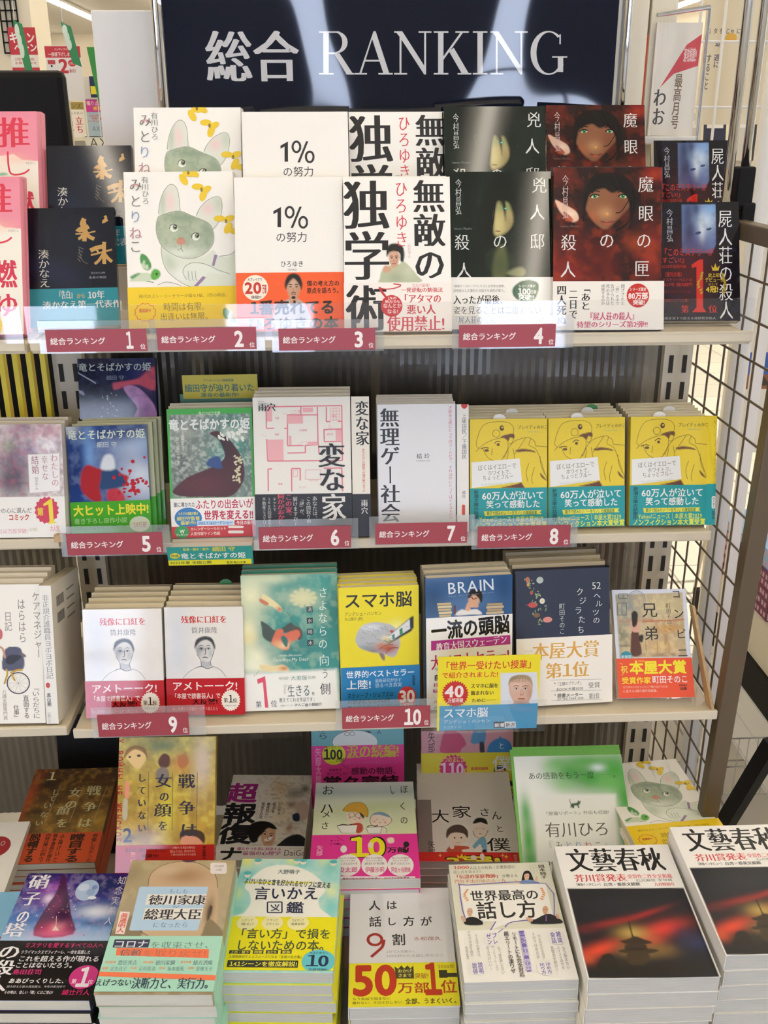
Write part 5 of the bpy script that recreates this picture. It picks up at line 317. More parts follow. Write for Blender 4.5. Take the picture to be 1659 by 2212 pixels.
'D4':('6fb0b8',0,0,0.148,0.21,[('F','c8684c',1,[495,975,481,929,492,868,509,820,524,795,545,783,574,777,615,770,664,769,702,779,722,808,730,850,733,891,736,933,734,975,710,1002,644,1008,557,999],3),('F','3a3c44',1,[839,1004,830,959,827,897,830,848,840,827,855,819,874,816,899,814,927,817,949,828,959,852,962,885,958,918,945,950,925,983,903,1005,881,1017,857,1019],3)],[('V','t2','3a4a4c','から',187,824,171,244),('E','dfe6e4',699,1001,365,200,0),('L','4a5050',6,[1065,1009,1046,1070,994,1125,912,1168,810,1194,696,1202,583,1190,482,1159,402,1113,351,1056,334,994,353,933,406,878,487,835,589,809,702,801,815,813,916,844,996,890,1048,946,1065,1009]),('L','3a2a26',6,[611,862,609,871,603,880,595,887,584,891,572,892,560,890,549,886,541,879,535,870,534,860,536,851,541,842,550,835,561,831,573,830,585,832,595,836,604,843,609,852,611,862]),('L','3a2a26',6,[697,859,695,869,689,877,681,884,670,888,658,889,646,888,635,883,627,876,621,867,620,857,622,848,627,839,636,833,647,828,659,827,671,829,681,834,690,841,695,849,697,859]),('V','t2','3a4a4c','人',1088,831,86,89),('T','t2','3a4a4c','大家さん',897,628,772,177)],[('e03a92',1051,2100,[],[('V','b','e89ac0','矢部太郎',104,1380,103,604),('E','cfd42c',357,1195,189,174,0),('T','b','4a4a18','ありがとう',338,1070,247,53),('T','k','2f2f14','100',341,1195,301,156),('T','b','3a3a18','万部!',464,1290,161,60),('T','M','c8b83c','涙の続編!',982,1152,851,223),('L','c8b83c',9,[571,1262,1419,1177]),('T','g','d868a8','大家さんとの日々は続きますように',964,1344,884,49),('T','b','4a1030','感動の物語、',1032,1481,810,119),('T','b','5a1438','日本中が',375,1454,205,47),('T','b','5a1438','ほっこりした',388,1513,306,45),('T','k','2a0a1c','堂々完結',787,1641,1231,157),('L','8a1a54',6,[479,1365,596,1446]),('L','8a1a54',6,[433,1555,595,1502])])]),
'D5':('dfe2c4',0,0,0.148,0.21,[('R',[(0,'d8d6d0'),(252,'b8c4bc'),(420,'d9dec8'),(1260,'dbe2a8'),(2100,'e4e8c0')]),('G','c8d68c',0.6,837,614,590,123,-8),('G','eef0d8',0.6,453,1140,570,229,0),('F','d8a838',1,[425,681,416,654,432,621,453,590,471,560,494,531,521,507,551,492,585,482,620,479,654,480,689,486,719,503,743,532,763,570,778,613,788,664,793,720,793,766,792,798,786,821,767,825,730,799,678,753,621,716,551,701,476,694],3),('F','efd9c4',1,[484,713,519,693,572,695,621,707,664,727,703,758,729,794,738,839,734,890,719,928,687,947,644,955,603,955,567,950,533,937,507,908,488,847,477,770],3),('F','4a3a2c',1,[670,708,688,725,716,761,734,794,736,820,728,844,719,854,710,843,699,820,690,793,679,760,670,725],3),('F','c8503c',1,[527,997,553,972,600,951,642,941,670,945,693,961,709,987,719,1027,721,1076,715,1118,696,1149,667,1172,643,1179,629,1159,619,1122,604,1086,574,1055,540,1024],3),('F','f0dcc8',1,[815,915,817,871,827,823,845,782,875,750,914,725,954,715,994,722,1035,743,1070,772,1097,813,1117,863,1124,908,1115,947,1093,982,1064,1010,1029,1028,988,1038,949,1042,913,1041,880,1035,853,1019,834,992,821,955],3),('F','7aa0c0',1,[851,782,870,761,911,731,954,715,995,725,1037,748,1070,772,1092,797,1104,822,1097,833,1060,818,1004,790,953,769,908,771,868,781],3),('F','e8e0cc',1,[834,1063,878,1044,937,1036,987,1037,1018,1050,1039,1072,1053,1097,1066,1127,1071,1160,1051,1183,980,1194,882,1195,814,1183,796,1148,808,1100],3)],[('V','t2','2a2a26','ぼ',1338,187,125,201),('V','t2','2a2a26','く',1303,582,122,192),('V','t2','2a2a26','の',1310,901,120,184),('L','2a2a26',10,[1136,97,1136,127,1136,170,1139,211,1145,251,1153,288,1160,308,1167,296,1174,267,1178,244]),('V','t2','2a2a26','お',188,181,192,247),('V','t2','2a2a26','ハ',188,611,216,271),('V','t2','2a2a26','メ',183,745,137,169),('V','t2','2a2a26','さ',172,997,134,164),('V','t2','2a2a26','ん',191,1255,113,127),('L','6a5a3a',6,[425,681,431,657,440,623,453,590,471,560,494,531,521,507,551,492,585,482,620,479,654,480,689,486,719,503,743,532,763,570,778,613,788,664,793,720,793,766,786,794,775,813,767,825]),('L','4a443c',6,[596,767,594,784,588,798,579,810,567,818,554,820,541,817,529,809,519,797,513,782,510,765,512,748,518,733,528,721,539,714,553,711,566,714,578,722,588,735,594,750,596,767]),('L','4a443c',6,[684,784,682,801,676,816,668,827,657,835,645,837,633,834,622,826,614,814,608,799,606,782,608,765,613,750,622,739,633,731,645,729,657,732,668,740,676,752,682,767,684,784]),('L','4a443c',6,[583,865,612,875]),('E','e09a8a',525,834,16,18,0),('E','e09a8a',670,853,16,18,0),('P','ecebe0',[345,1007,642,994,615,1173,415,1168]),('L','5a5648',6,[345,1007,642,994]),('L','5a5648',6,[642,994,615,1173]),('L','5a5648',6,[615,1173,415,1168]),('L','5a5648',6,[415,1168,345,1007]),('L','4a3c3c',17,[355,1007,374,999,402,987,431,980,457,984,484,992,508,996,530,991,551,982,565,974]),('L','5a5044',6,[815,915,820,879,829,827,845,782,875,750,914,725,954,715,994,722,1034,743,1070,772,1100,813,1125,863,1134,908,1122,947,1096,982,1064,1010,1028,1028,987,1038,949,1042,913,1041,880,1035,853,1019,835,987,823,946,815,915]),('L','4a443c',6,[903,888,932,871]),('L','4a443c',6,[999,884,1028,906]),('L','4a443c',6,[950,954,979,955]),('E','e8a898',883,932,17,18,0),('E','e8a898',1037,950,17,18,0),('L','5a5044',6,[987,1037,1007,1051,1033,1072,1053,1097,1057,1128,1054,1164,1051,1189]),('P','ecebe0',[761,1061,987,1043,965,1187,795,1183]),('L','5a5648',6,[761,1061,987,1043]),('L','5a5648',6,[987,1043,965,1187]),('L','5a5648',6,[965,1187,795,1183]),('L','5a5648',6,[795,1183,761,1061]),('L','4a3c3c',15,[776,1047,791,1035,813,1019,834,1010,854,1016,874,1029,891,1035,907,1027,921,1012,930,1001])],[('e83a98',1204,2100,[('F','efd9c4',1,[1058,1297,1082,1282,1117,1277,1143,1285,1154,1313,1156,1353,1149,1383,1128,1397,1098,1402,1074,1395,1061,1367,1054,1327],3)],[('V','b','f0b0d0','矢部',117,1524,93,218),('T','k','2a2420','10',773,1464,525,399,0,0.05),('T','k','efe228','10',773,1468,487,363),('T','k','2a2420','万部!',1205,1536,306,109),('P','2a2420',[1359,1430,1362,1450,1350,1463,1344,1483,1330,1484,1317,1495,1306,1483,1292,1482,1287,1462,1277,1448,1281,1428,1278,1407,1290,1394,1296,1374,1310,1373,1323,1362,1334,1374,1349,1375,1353,1395,1363,1409]),('E','2a2420',1307,1566,33,38,0),('T','b','5a1038','もっと',325,1324,131,34),('T','b','5a1038','いろ勝に',345,1398,168,42),('L','5a1038',6,[342,1251,456,1338]),('E','e8e0d8',450,1504,45,76,0),('E','efd9c4',822,1431,37,61,0),('E','f2ece8',510,1827,178,214,0),('T','b','d8508a','俊太郎',516,1918,262,103),('T','g','5a4a50','お父さんは日々を',510,1798,273,47),('T','g','6a5a60','読んでいる時間は',508,1688,238,40),('T','g','6a5a60','ほんとうに幸せ',509,1740,219,37),('E','f2ece8',873,1835,178,214,0),('T','b','d8508a','伊藤沙莉',877,1926,261,103),('T','g','5a4a50','絶妙が刺激',874,1806,273,47),('T','g','6a5a60','読んでいる時間は',875,1697,238,40),('T','g','6a5a60','ほんとうに幸せ',874,1748,219,37),('E','f2ece8',1227,1844,178,214,0),('T','b','d8508a','阿佐ヶ谷姉妹',1228,1935,261,103),('T','g','5a4a50','愛デコお父さん',1228,1815,273,47),('T','g','6a5a60','読んでいる時間は',1232,1705,238,40),('T','g','6a5a60','ほんとうに幸せ',1230,1757,219,37),('P','f2e6ea',[1402,2067,1409,2070,1413,2077,1415,2087,1412,2135,1410,2145,1405,2152,1397,2155,396,2131,389,2129,383,2121,381,2111,380,2063,382,2053,387,2046,394,2043]),('T','b','3a2a30','著者が娘を守家の父を描く、ほのぼの家族漫画。',911,2098,935,50)])]),
'D6':('c78f98',0,0,0.148,0.21,[('F','c04a70',1,[300,264,315,179,341,76,371,1,406,-24,446,-21,488,-10,535,2,584,21,628,52,669,105,705,169,722,222,711,252,681,272,652,293,635,328,619,365,581,389,501,391,399,380,324,361,295,340,292,312],4),('F','4a86b0',1,[792,199,803,113,842,-4,886,-88,934,-120,988,-119,1026,-87,1039,-1,1037,116,1027,202,1012,227,989,222,956,213,899,220,831,225],4),('F','2a2a34',1,[933,213,953,185,984,185,1008,214,1018,289,1020,392,1016,468,1001,496,980,495,962,467,946,391,934,288],4),('F','2f78b0',1,[1055,396,1058,331,1072,275,1097,227,1137,186,1187,153,1238,133,1287,129,1336,139,1378,159,1412,181,1439,213,1461,280,1482,417,1497,588,1499,717,1480,765,1446,770,1405,764,1353,755,1294,735,1240,713,1195,696,1155,677,1122,638,1092,567,1068,477],4)],[('V','g','4a3034','矢部太郎',160,363,117,692),('V','b','4a3034','さんたろう',100,654,42,85),('V','t2','d8dce0','と',1291,260,106,109),('V','m','d4dade','僕',1286,532,376,315),('P','2f78b0',[1238,157,1273,90,1296,153])],[('d3c62c',367,2100,[('F','d0a084',1,[1212,656,1227,636,1249,619,1270,611,1291,619,1312,638,1328,658,1333,679,1333,702,1329,724,1324,748,1316,771,1307,790,1296,804,1283,812,1271,815,1258,812,1246,803,1234,789,1225,770,1217,746,1211,723,1208,700,1207,677],4),('M','000000',0.1,1310,734,24,61,0),('M','ffffff',0.12,1258,683,32,31,0),('F','161310',1,[1169,712,1167,687,1170,648,1180,615,1203,596,1233,584,1263,580,1293,585,1322,599,1345,617,1358,647,1363,682,1362,702,1354,695,1340,672,1322,653,1296,646,1265,643,1239,645,1222,652,1209,664,1197,676,1185,692,1175,710],4),('F','26262a',1,[1181,931,1172,906,1204,873,1240,846,1271,832,1307,824,1346,824,1392,831,1440,844,1476,862,1500,887,1512,915,1488,935,1396,942,1268,941],4),('F','eceae6',1,[1240,846,1266,831,1313,820,1346,824,1350,853,1340,896,1323,921,1293,907,1256,874],4)],[('P','c8307a',[715,633,743,671,705,698,720,743,676,756,677,804,631,802,617,847,574,831,547,870,511,841,474,869,447,830,404,844,390,799,344,799,345,751,301,737,316,692,279,664,307,627,279,589,317,562,302,517,346,504,345,456,391,458,405,413,448,429,474,390,511,419,548,391,574,431,617,416,631,461,677,461,676,508,720,523,705,567,743,595]),('T','k','e8c8dc','110',487,642,376,194),('T','b','e8d060','いつのまにか',493,476,411,104),('T','b','e8d0d8','万部',572,772,160,66),('T','k','d8c038','!!',716,705,82,145),('T','b','c83a3c','豪華附録陣',934,633,282,53),('V','g','5a5420','矢部太郎とお',790,797,42,206),('V','g','5a5420','対談も',866,799,42,206),('V','g','5a5420','エッセイ',941,800,42,206),('V','g','5a5420','特別漫画',1016,801,42,206),('V','g','5a5420','描き下ろし',1092,802,42,206),('V','t2','d8dce0','僕',1304,550,341,254),('E','2a211c',1244,705,12,5,0),('L','161310',6,[1228,688,1232,687,1238,685,1244,684,1250,685,1256,687,1260,689]),('E','2a211c',1297,706,12,5,0),('L','161310',6,[1281,689,1285,688,1291,686,1296,685,1302,686,1308,688,1313,689]),('L','8a5a48',4,[1270,713,1268,722,1266,733,1266,742,1269,745,1274,744,1278,744]),('L','9a5048',6,[1250,766,1255,767,1263,769,1270,769,1278,769,1286,768,1291,767]),('E','dcd4b0',263,966,212,195,0),('T','b','c84a78','みんな',264,877,165,41),('T','b','c84a78','ほっこり。',269,939,247,44),('T','b','c84a78','特別漫画も',263,1021,329,61),('E','2f78b0',640,984,130,97,0),('T','b','b8d0e0','その後',640,987,165,56),('T','M','6a6420','盛りだくさんの',1140,1015,719,97),('T','k','3a5a8a','番外編本!!',1005,1153,991,134)])]),
'D7':('e4ddd2',0,0,0.148,0.21,[('F','ead8c8',1,[443,1614,441,1570,446,1531,459,1496,484,1465,516,1438,550,1421,587,1414,626,1417,659,1429,686,1453,706,1485,719,1524,723,1570,718,1622,705,1670,683,1716,652,1758,617,1786,574,1797,527,1793,489,1773,466,1729,451,1669],3),('F','5a4a40',1,[420,1643,414,1606,416,1541,427,1482,454,1438,491,1402,531,1376,575,1364,621,1363,662,1375,697,1405,725,1448,743,1494,746,1550,739,1609,729,1641,719,1627,706,1587,685,1554,650,1538,607,1528,567,1525,534,1529,504,1539,478,1555,454,1590,434,1630],3),('F','c8583e',1,[408,1915,402,1882,426,1836,456,1802,483,1788,515,1786,553,1787,602,1788,657,1792,702,1800,736,1812,760,1828,763,1842,729,1852,674,1860,633,1872,631,1891,643,1913,630,1928,562,1933,470,1930],3),('F','ead8c8',1,[819,1494,823,1444,834,1388,851,1344,873,1319,901,1305,931,1298,965,1293,1002,1294,1029,1313,1044,1358,1050,1421,1049,1477,1038,1523,1019,1563,996,1596,967,1619,935,1634,906,1640,882,1634,861,1619,844,1597,831,1569,822,1534],3),('F','26231f',1,[829,1344,832,1316,855,1272,880,1238,905,1222,932,1216,959,1216,987,1221,1014,1232,1034,1252,1047,1288,1053,1331,1047,1358,1025,1351,990,1328,952,1313,907,1323,858,1341],3),('F','7ab0c8',1,[786,1814,811,1766,853,1703,894,1655,931,1625,967,1609,993,1625,1005,1697,1006,1798,999,1869,981,1882,955,1865,934,1841,924,1811,919,1774,908,1756,883,1776,853,1815,827,1842,805,1846,787,1837],3),('F','26262a',1,[931,1869,950,1863,977,1863,995,1869,999,1886,995,1909,986,1926,972,1932,952,1932,938,1926,930,1909,927,1886],3)],[('P','8d847c',[2,836,210,836,210,2071,2,2071]),('V','t2','26241f','大',341,1188,288,292),('V','t2','26241f','家',668,1093,312,264),('V','t2','26241f','さ',1024,1098,178,186),('V','t2','26241f','ん',1202,1166,166,200),('V','t2','26241f','と',1226,1446,131,149),('V','t2','26241f','僕',1180,1761,353,273),('V','g','3a3834','矢部太郎',187,2008,116,627),('V','b','5a3a34','やべたろう',95,2208,38,217),('L','5a4a44',6,[545,1724,555,1729,568,1737,581,1741,594,1737,607,1729,616,1723]),('E','3a302c',539,1637,11,17,0),('E','3a302c',637,1633,11,17,0),('E','ead8c8',491,1816,34,46,0),('L','5a5048',7,[819,1494,824,1523,832,1563,844,1597,861,1619,882,1634,906,1640,935,1634,967,1619,996,1596,1018,1557,1036,1511,1049,1477]),('L','4a443c',7,[865,1458,898,1449]),('L','4a443c',7,[964,1448,1002,1457]),('L','4a443c',7,[908,1552,945,1552]),('E','ead8c8',774,1842,34,34,0)],[('d8342a',1922,2100,[],[('T','k','2a1a12','3冠!',787,2108,839,248,0,0.05),('T','k','ecd838','3冠!',787,2108,818,220),('P','e8c22c',[560,2040,554,1971,594,2012,629,1942,646,2012,680,1970,670,2039]),('E','ead8d0',793,2025,46,44,0),('E','ead8d0',921,2010,34,67,0),('P','ecd070',[311,1941,317,1977,343,1986,316,1996,308,2031,302,1996,276,1987,303,1977]),('P','ecd070',[1223,1935,1227,1970,1252,1980,1225,1989,1214,2025,1210,1989,1185,1980,1212,1971]),('P','ecd070',[271,2177,277,2211,303,2220,276,2230,268,2264,262,2230,236,2221,263,2211]),('P','ecd070',[321,2217,327,2252,353,2261,326,2270,318,2304,312,2270,286,2261,313,2252]),('P','ecd070',[1273,1963,1277,1998,1302,2007,1275,2017,1264,2052,1261,2017,1235,2008,1262,1998]),('T','b','2a1210','手塚治虫文化賞受賞',505,2499,676,79),('V','b','f0d0c8','のりこえ',1401,2048,63,166)])]),  # grey strip down the left edge is shadow painted into the cover
'D8':('f0f0e8',0,0,0.16,0.174,[('R',[(0,'f4f6ee'),(783,'f2f4ec'),(1305,'dcdcd6'),(1740,'c8cac4')]),('G','3f9a3a',0.95,801,259,278,192,0),('G','3aa038',1,1113,330,320,234,0),('G','4ab03e',1,1449,231,236,257,0),('G','43a63a',1,1568,592,127,482,0),('G','3f9e38',1,1537,1164,114,444,0),('G','6cc05a',0.8,622,127,150,107,0),('G','62ba50',0.9,1079,94,344,108,0),('G','6cc45c',0.8,1379,420,213,127,0),('G','8fd080',0.6,696,425,149,105,0),('G','4fae58',0.9,105,805,75,225,0),('G','46a63e',1,107,1209,93,319,0),('G','3a9a34',0.9,113,1465,102,118,0),('G','a8dca0',0.4,527,210,128,171,0),('G','e8f4f6',0.9,1228,188,97,52,0),('F','eff1ea',0.97,[256,561,1442,579,1335,1515,203,1487],23),('M','c4c6c0',0.6,805,1443,617,177,0),('F','1f4a2c',1,[762,729,780,698,823,695,866,690,880,659,900,670,914,660,909,701,883,721,884,766,867,766,861,731,819,730,808,765,789,764,786,739,772,764,758,759],3)],[('T','m','1f3a22','あの感動をもう一度 ──。',866,292,1357,106),('L','1f4a2c',8,[769,708,766,697,763,681,761,667,760,654,760,643,760,636]),('T','g','5a6a5a','『旅猫リポート』外伝も収録!',833,833,955,53),('T','m','5a524a','有川ひろ',820,1061,937,211),('T','m','6a645a','『',388,1278,120,132),('T','m','55524a','み',528,1282,120,132),('T','m','8a9ab0','と',669,1285,120,132),('T','m','8fa0c8','り',809,1289,120,133),('T','m','c86a6a','ね',950,1292,120,133),('T','m','77726a','こ',1090,1296,120,133),('T','m','6a645a','』',1231,1299,120,133),('T','b','4a4a44','2021',446,1518,205,49)],[]),
'E1':('2a1c62',1,0,0.131,0.189,[('R',[(0,'2c1a66'),(378,'2a2a80'),(756,'4a7ac0'),(1040,'a8c8e8'),(1228,'6a9ad0'),(1361,'8ac0dc'),(1512,'b8d8e8'),(1890,'5a9ac8')]),('G','6a2a9a',0.8,354,408,248,189,0),('G','b05ac0',0.7,393,248,143,96,0),('G','f0d8f0',0.9,393,419,64,71,0),('G','1f2a60',0.9,1055,177,269,120,0),('G','f4f8fc',0.8,1067,628,209,90,0),('G','3a6ab0',0.7,233,738,207,113,0),('G','2a4a8a',0.8,1113,800,223,44,0),('N','d8c8f0',0.2,68,8),('F','4a1a4a',1,[445,61,452,22,466,10,485,25,505,65,529,130,565,224,622,363,690,526,749,672,814,792,870,896,861,969,727,1012,528,1026,384,991,352,877,375,710,403,564,421,475,442,410,457,339,456,242,447,138],5),('M','d83a6a',0.9,596,907,170,109,0),('M','f4a0b0',0.8,634,865,68,66,0),('M','2a1236',0.8,648,563,52,275,0),('M','8a3a6a',0.5,512,519,70,139,0),('G','e86a9a',0.6,615,970,254,52,0)],[('L','f4dcd8',5,[574,694,584,730,597,781,608,823,613,848,615,864,617,875]),('P','f0d0c8',[607,844,676,917,586,917]),('E','a9bede',841,281,146,171,0),('E','8fa8d0',895,315,53,57,0),('E','c8d6ea',783,235,72,62,0),('E','7c94c4',926,235,36,38,0),('E','dfe8f2',937,406,53,28,0),('E','d83a6a',609,598,6,8,0),('E','d83a6a',666,630,8,6,0),('E','e8a0c0',448,590,9,5,0),('E','f0d8e8',446,869,10,7,0),('E','d83a6a',547,461,10,8,0),('E','d83a6a',793,819,6,6,0),('E','e8a0c0',754,401,9,7,0),('E','f0d8e8',597,250,9,8,0),('E','e8a0c0',357,528,8,10,0),('E','e8a0c0',625,589,5,6,0),('E','e8a0c0',663,383,9,5,0),('E','e8a0c0',623,1081,10,6,0),('E','e8a0c0',676,645,5,7,0),('E','e8a0c0',639,360,7,5,0),('E','d83a6a',466,192,4,11,0),('E','e8a0c0',681,456,10,9,0),('E','f0d8e8',324,689,5,10,0),('E','e8a0c0',622,906,8,5,0),('E','d83a6a',436,247,8,9,0),('E','f0d8e8',536,719,7,6,0),('E','f0d8e8',751,552,9,6,0),('E','d83a6a',752,434,7,11,0),('E','d83a6a',429,626,8,6,0),('E','d83a6a',50,341,7,7,0),('E','d83a6a',500,387,9,5,0),('E','e8a0c0',706,623,4,7,0),('E','d83a6a',900,697,7,9,0),('E','d83a6a',662,514,8,9,0),('E','d83a6a',507,543,6,5,0),('E','f0d8e8',667,549,4,10,0),('E','f0d8e8',782,595,7,8,0),('E','e8a0c0',489,545,4,10,0),('E','f0d8e8',344,705,5,5,0),('E','e8a0c0',320,608,5,7,0),('E','d83a6a',644,636,5,5,0),('E','e8a0c0',785,490,5,8,0),('E','d83a6a',692,611,5,7,0),('E','d83a6a',871,741,6,10,0),('E','d83a6a',697,345,9,9,0),('E','e8a0c0',809,847,9,5,0),('E','d83a6a',484,378,9,7,0),('E','d83a6a',576,748,4,8,0),('E','e8a0c0',591,648,9,8,0),('E','d83a6a',998,992,9,7,0),('V','M','eceaf0','硝',192,150,270,245),('V','M','eceaf0','子',174,425,230,236),('V','M','eceaf0','の',168,711,164,226),('V','M','eceaf0','塔',129,914,256,220),('V','m','dcdce8','知',1250,129,108,141),('V','m','dcdce8','念',1248,296,107,137),('V','m','dcdce8','実',1246,459,106,134),('V','m','dcdce8','希',1244,618,104,131),('V','m','dcdce8','人',1242,774,103,128)],[('17151a',1072,1890,[],[('V','M','e8e6ea','の殺人',178,1451,270,656),('T','b','c82a6a','ミステリを愛するすべての人へ',805,1138,946,71),('T','b','d8d4d8','クライマックスでフィナーレ、一世を風靡した',731,1237,831,54),('T','b','e4e2e4','これを超える作が現れる',798,1331,962,82),('T','b','e4e2e4','ことはないだろう。',672,1421,721,77),('T','b','d83a80','島田荘司',481,1515,342,71),('T','b','e4e2e4','ああびっくりした、',652,1635,690,66),('T','g','c8c4c8','読み終えた後の満足度は、今年の新刊中で',650,1713,676,33),('T','b','d8d4d8','その時は、怪しい「館」にはご用心!',588,1788,557,44),('T','b','c82a6a','綾辻行人',1129,1787,318,73),('E','d03a88',1163,1582,170,161,0),('T','k','f2e8ee','1',1161,1587,129,236),('T','b','f2dce8','第',1065,1641,61,62),('T','b','f2dce8','位',1256,1649,64,60)])]),
'E2':('a89a78',0,0,0.131,0.189,[('R',[(0,'b0a078'),(945,'a89a80'),(1890,'9a8868')]),('N','c8bc98',0.3,99,1),('G','8a7a5a',0.6,14,197,140,135,0),('G','b8a888',0.6,1231,521,102,318,0),('F','c9ae8c',1,[287,414,284,349,275,282,281,219,310,164,355,115,409,75,475,47,550,28,628,19,706,19,785,29,863,53,944,97,1022,156,1083,220,1117,284,1134,353,1150,436,1172,538,1192,651,1200,768,1215,899,1218,1031,1139,1123,902,1160,582,1158,340,1123,250,1039,238,919,237,808,228,724,230,650,238,583,253,523,273,470],14),('M','a07a54',0.8,721,242,261,133,0),('M','8a6a48',0.6,286,727,50,125,0),('M','6a5a44',0.8,1099,768,50,184,0),('M','d8c4a4',0.5,477,153,158,68,0),('F','4a3a30',1,[250,828,234,754,224,656,221,583,224,546,234,535,251,562,281,654,317,781,334,868,316,887,280,869],3),('F','4a3f34',1,[1092,928,1087,865,1086,773,1090,707,1104,690,1123,701,1135,727,1134,775,1127,839,1118,888,1109,920,1099,938],3),('F','8a7a60',1,[-19,1122,-13,1081,49,1023,107,967,142,908,174,850,208,828,252,866,298,939,331,1006,356,1057,370,1102,342,1132,231,1144,79,1141],7),('F','8a7c60',1,[1068,1084,1075,1017,1090,933,1118,888,1172,916,1238,984,1291,1046,1328,1092,1352,1134,1340,1161,1266,1166,1158,1156,1077,1142,1053,1131,1057,1115],7),('F','3a2440',1,[620,-26,661,-33,727,-34,778,-30,802,-18,811,0,804,15,772,25,724,32,683,31,649,15,622,-8],3)],[('L','5a4a38',7,[287,414,281,362,273,288,281,219,310,164,355,115,409,75,475,47,550,28,628,19,706,19,785,29,863,53,944,97,1022,156,1083,220,1119,297,1138,379,1150,436]),('L','4a3c2c',7,[208,828,238,890,281,976,323,1045,365,1084,408,1108,438,1123]),('P','e4dcd8',[1180,38,1193,42,1204,54,1209,69,1226,185,1225,200,1217,212,1206,216,1051,216,1038,211,1027,200,1021,185,1003,69,1004,54,1011,42,1023,38]),('T','b','9a9490','ただの医学',1116,95,123,38),('T','b','9a9490','小説',1121,154,79,35),('P','b3cfe6',[1014,415,1025,418,1032,427,1034,440,1014,1032,1011,1044,1004,1052,994,1055,222,1055,212,1052,204,1043,201,1032,185,440,187,427,194,417,205,414]),('P','e6e4dc',[312,531,1032,531,1032,686,312,686]),('P','e6e4dc',[324,737,1024,737,1024,904,324,904]),('T','m','6a8aa8','もしも',680,483,243,74),('T','M','33333a','徳川家康',688,614,700,145),('T','m','6a9ac0','が',688,720,101,47),('T','M','33333a','総理大臣',679,826,692,157),('T','m','5a86a8','になったら',675,977,421,79),('P','ecdcd4',[34,784,153,792,157,1107,49,1099]),('V','b','d8503c','眞邊明人',99,947,91,276)],[('a9dcc6',1132,1857,[],[('P','363c58',[65,1180,478,1180,478,1289,65,1289]),('T','b','e0e8ea','コロナ',268,1240,404,100),('T','m','6a8a8a','を収束させ、',870,1256,759,94),('P','f07a50',[116,1293,1182,1312,1196,1432,128,1395]),('T','M','8a6a6a','信頼',291,1357,248,89),('T','m','c0705a','を取り戻せ!',794,1368,736,92),('T','b','e8a07a','経済産業',90,1485,119,33),('T','M','7a9a98','豊臣秀吉',286,1491,222,64),('T','b','e8a07a','財務',519,1485,119,33),('T','M','7a9a98','徳川家綱',714,1491,222,64),('T','b','e8a07a','厚生労働',947,1485,119,33),('T','M','7a9a98','緒方洪庵',1142,1492,222,64),('T','b','e8a07a','総務',46,1563,71,32),('T','m','7a9a98','北条政子',202,1571,189,59),('T','b','e8a07a','外務',369,1563,71,32),('T','m','7a9a98','足利義満',525,1571,189,59),('T','b','e8a07a','官房',693,1563,71,32),('T','m','7a9a98','坂本龍馬',848,1571,189,59),('T','b','e8a07a','法務',1016,1563,71,32),('T','m','7a9a98','聖徳太子',1171,1571,189,59),('P','f07a50',[-25,1607,1325,1654,1343,1719,-23,1666]),('T','b','2f4048','えげつない',189,1745,404,87),('T','M','2f4858','決断力と、実行力。',851,1754,916,139)])]),
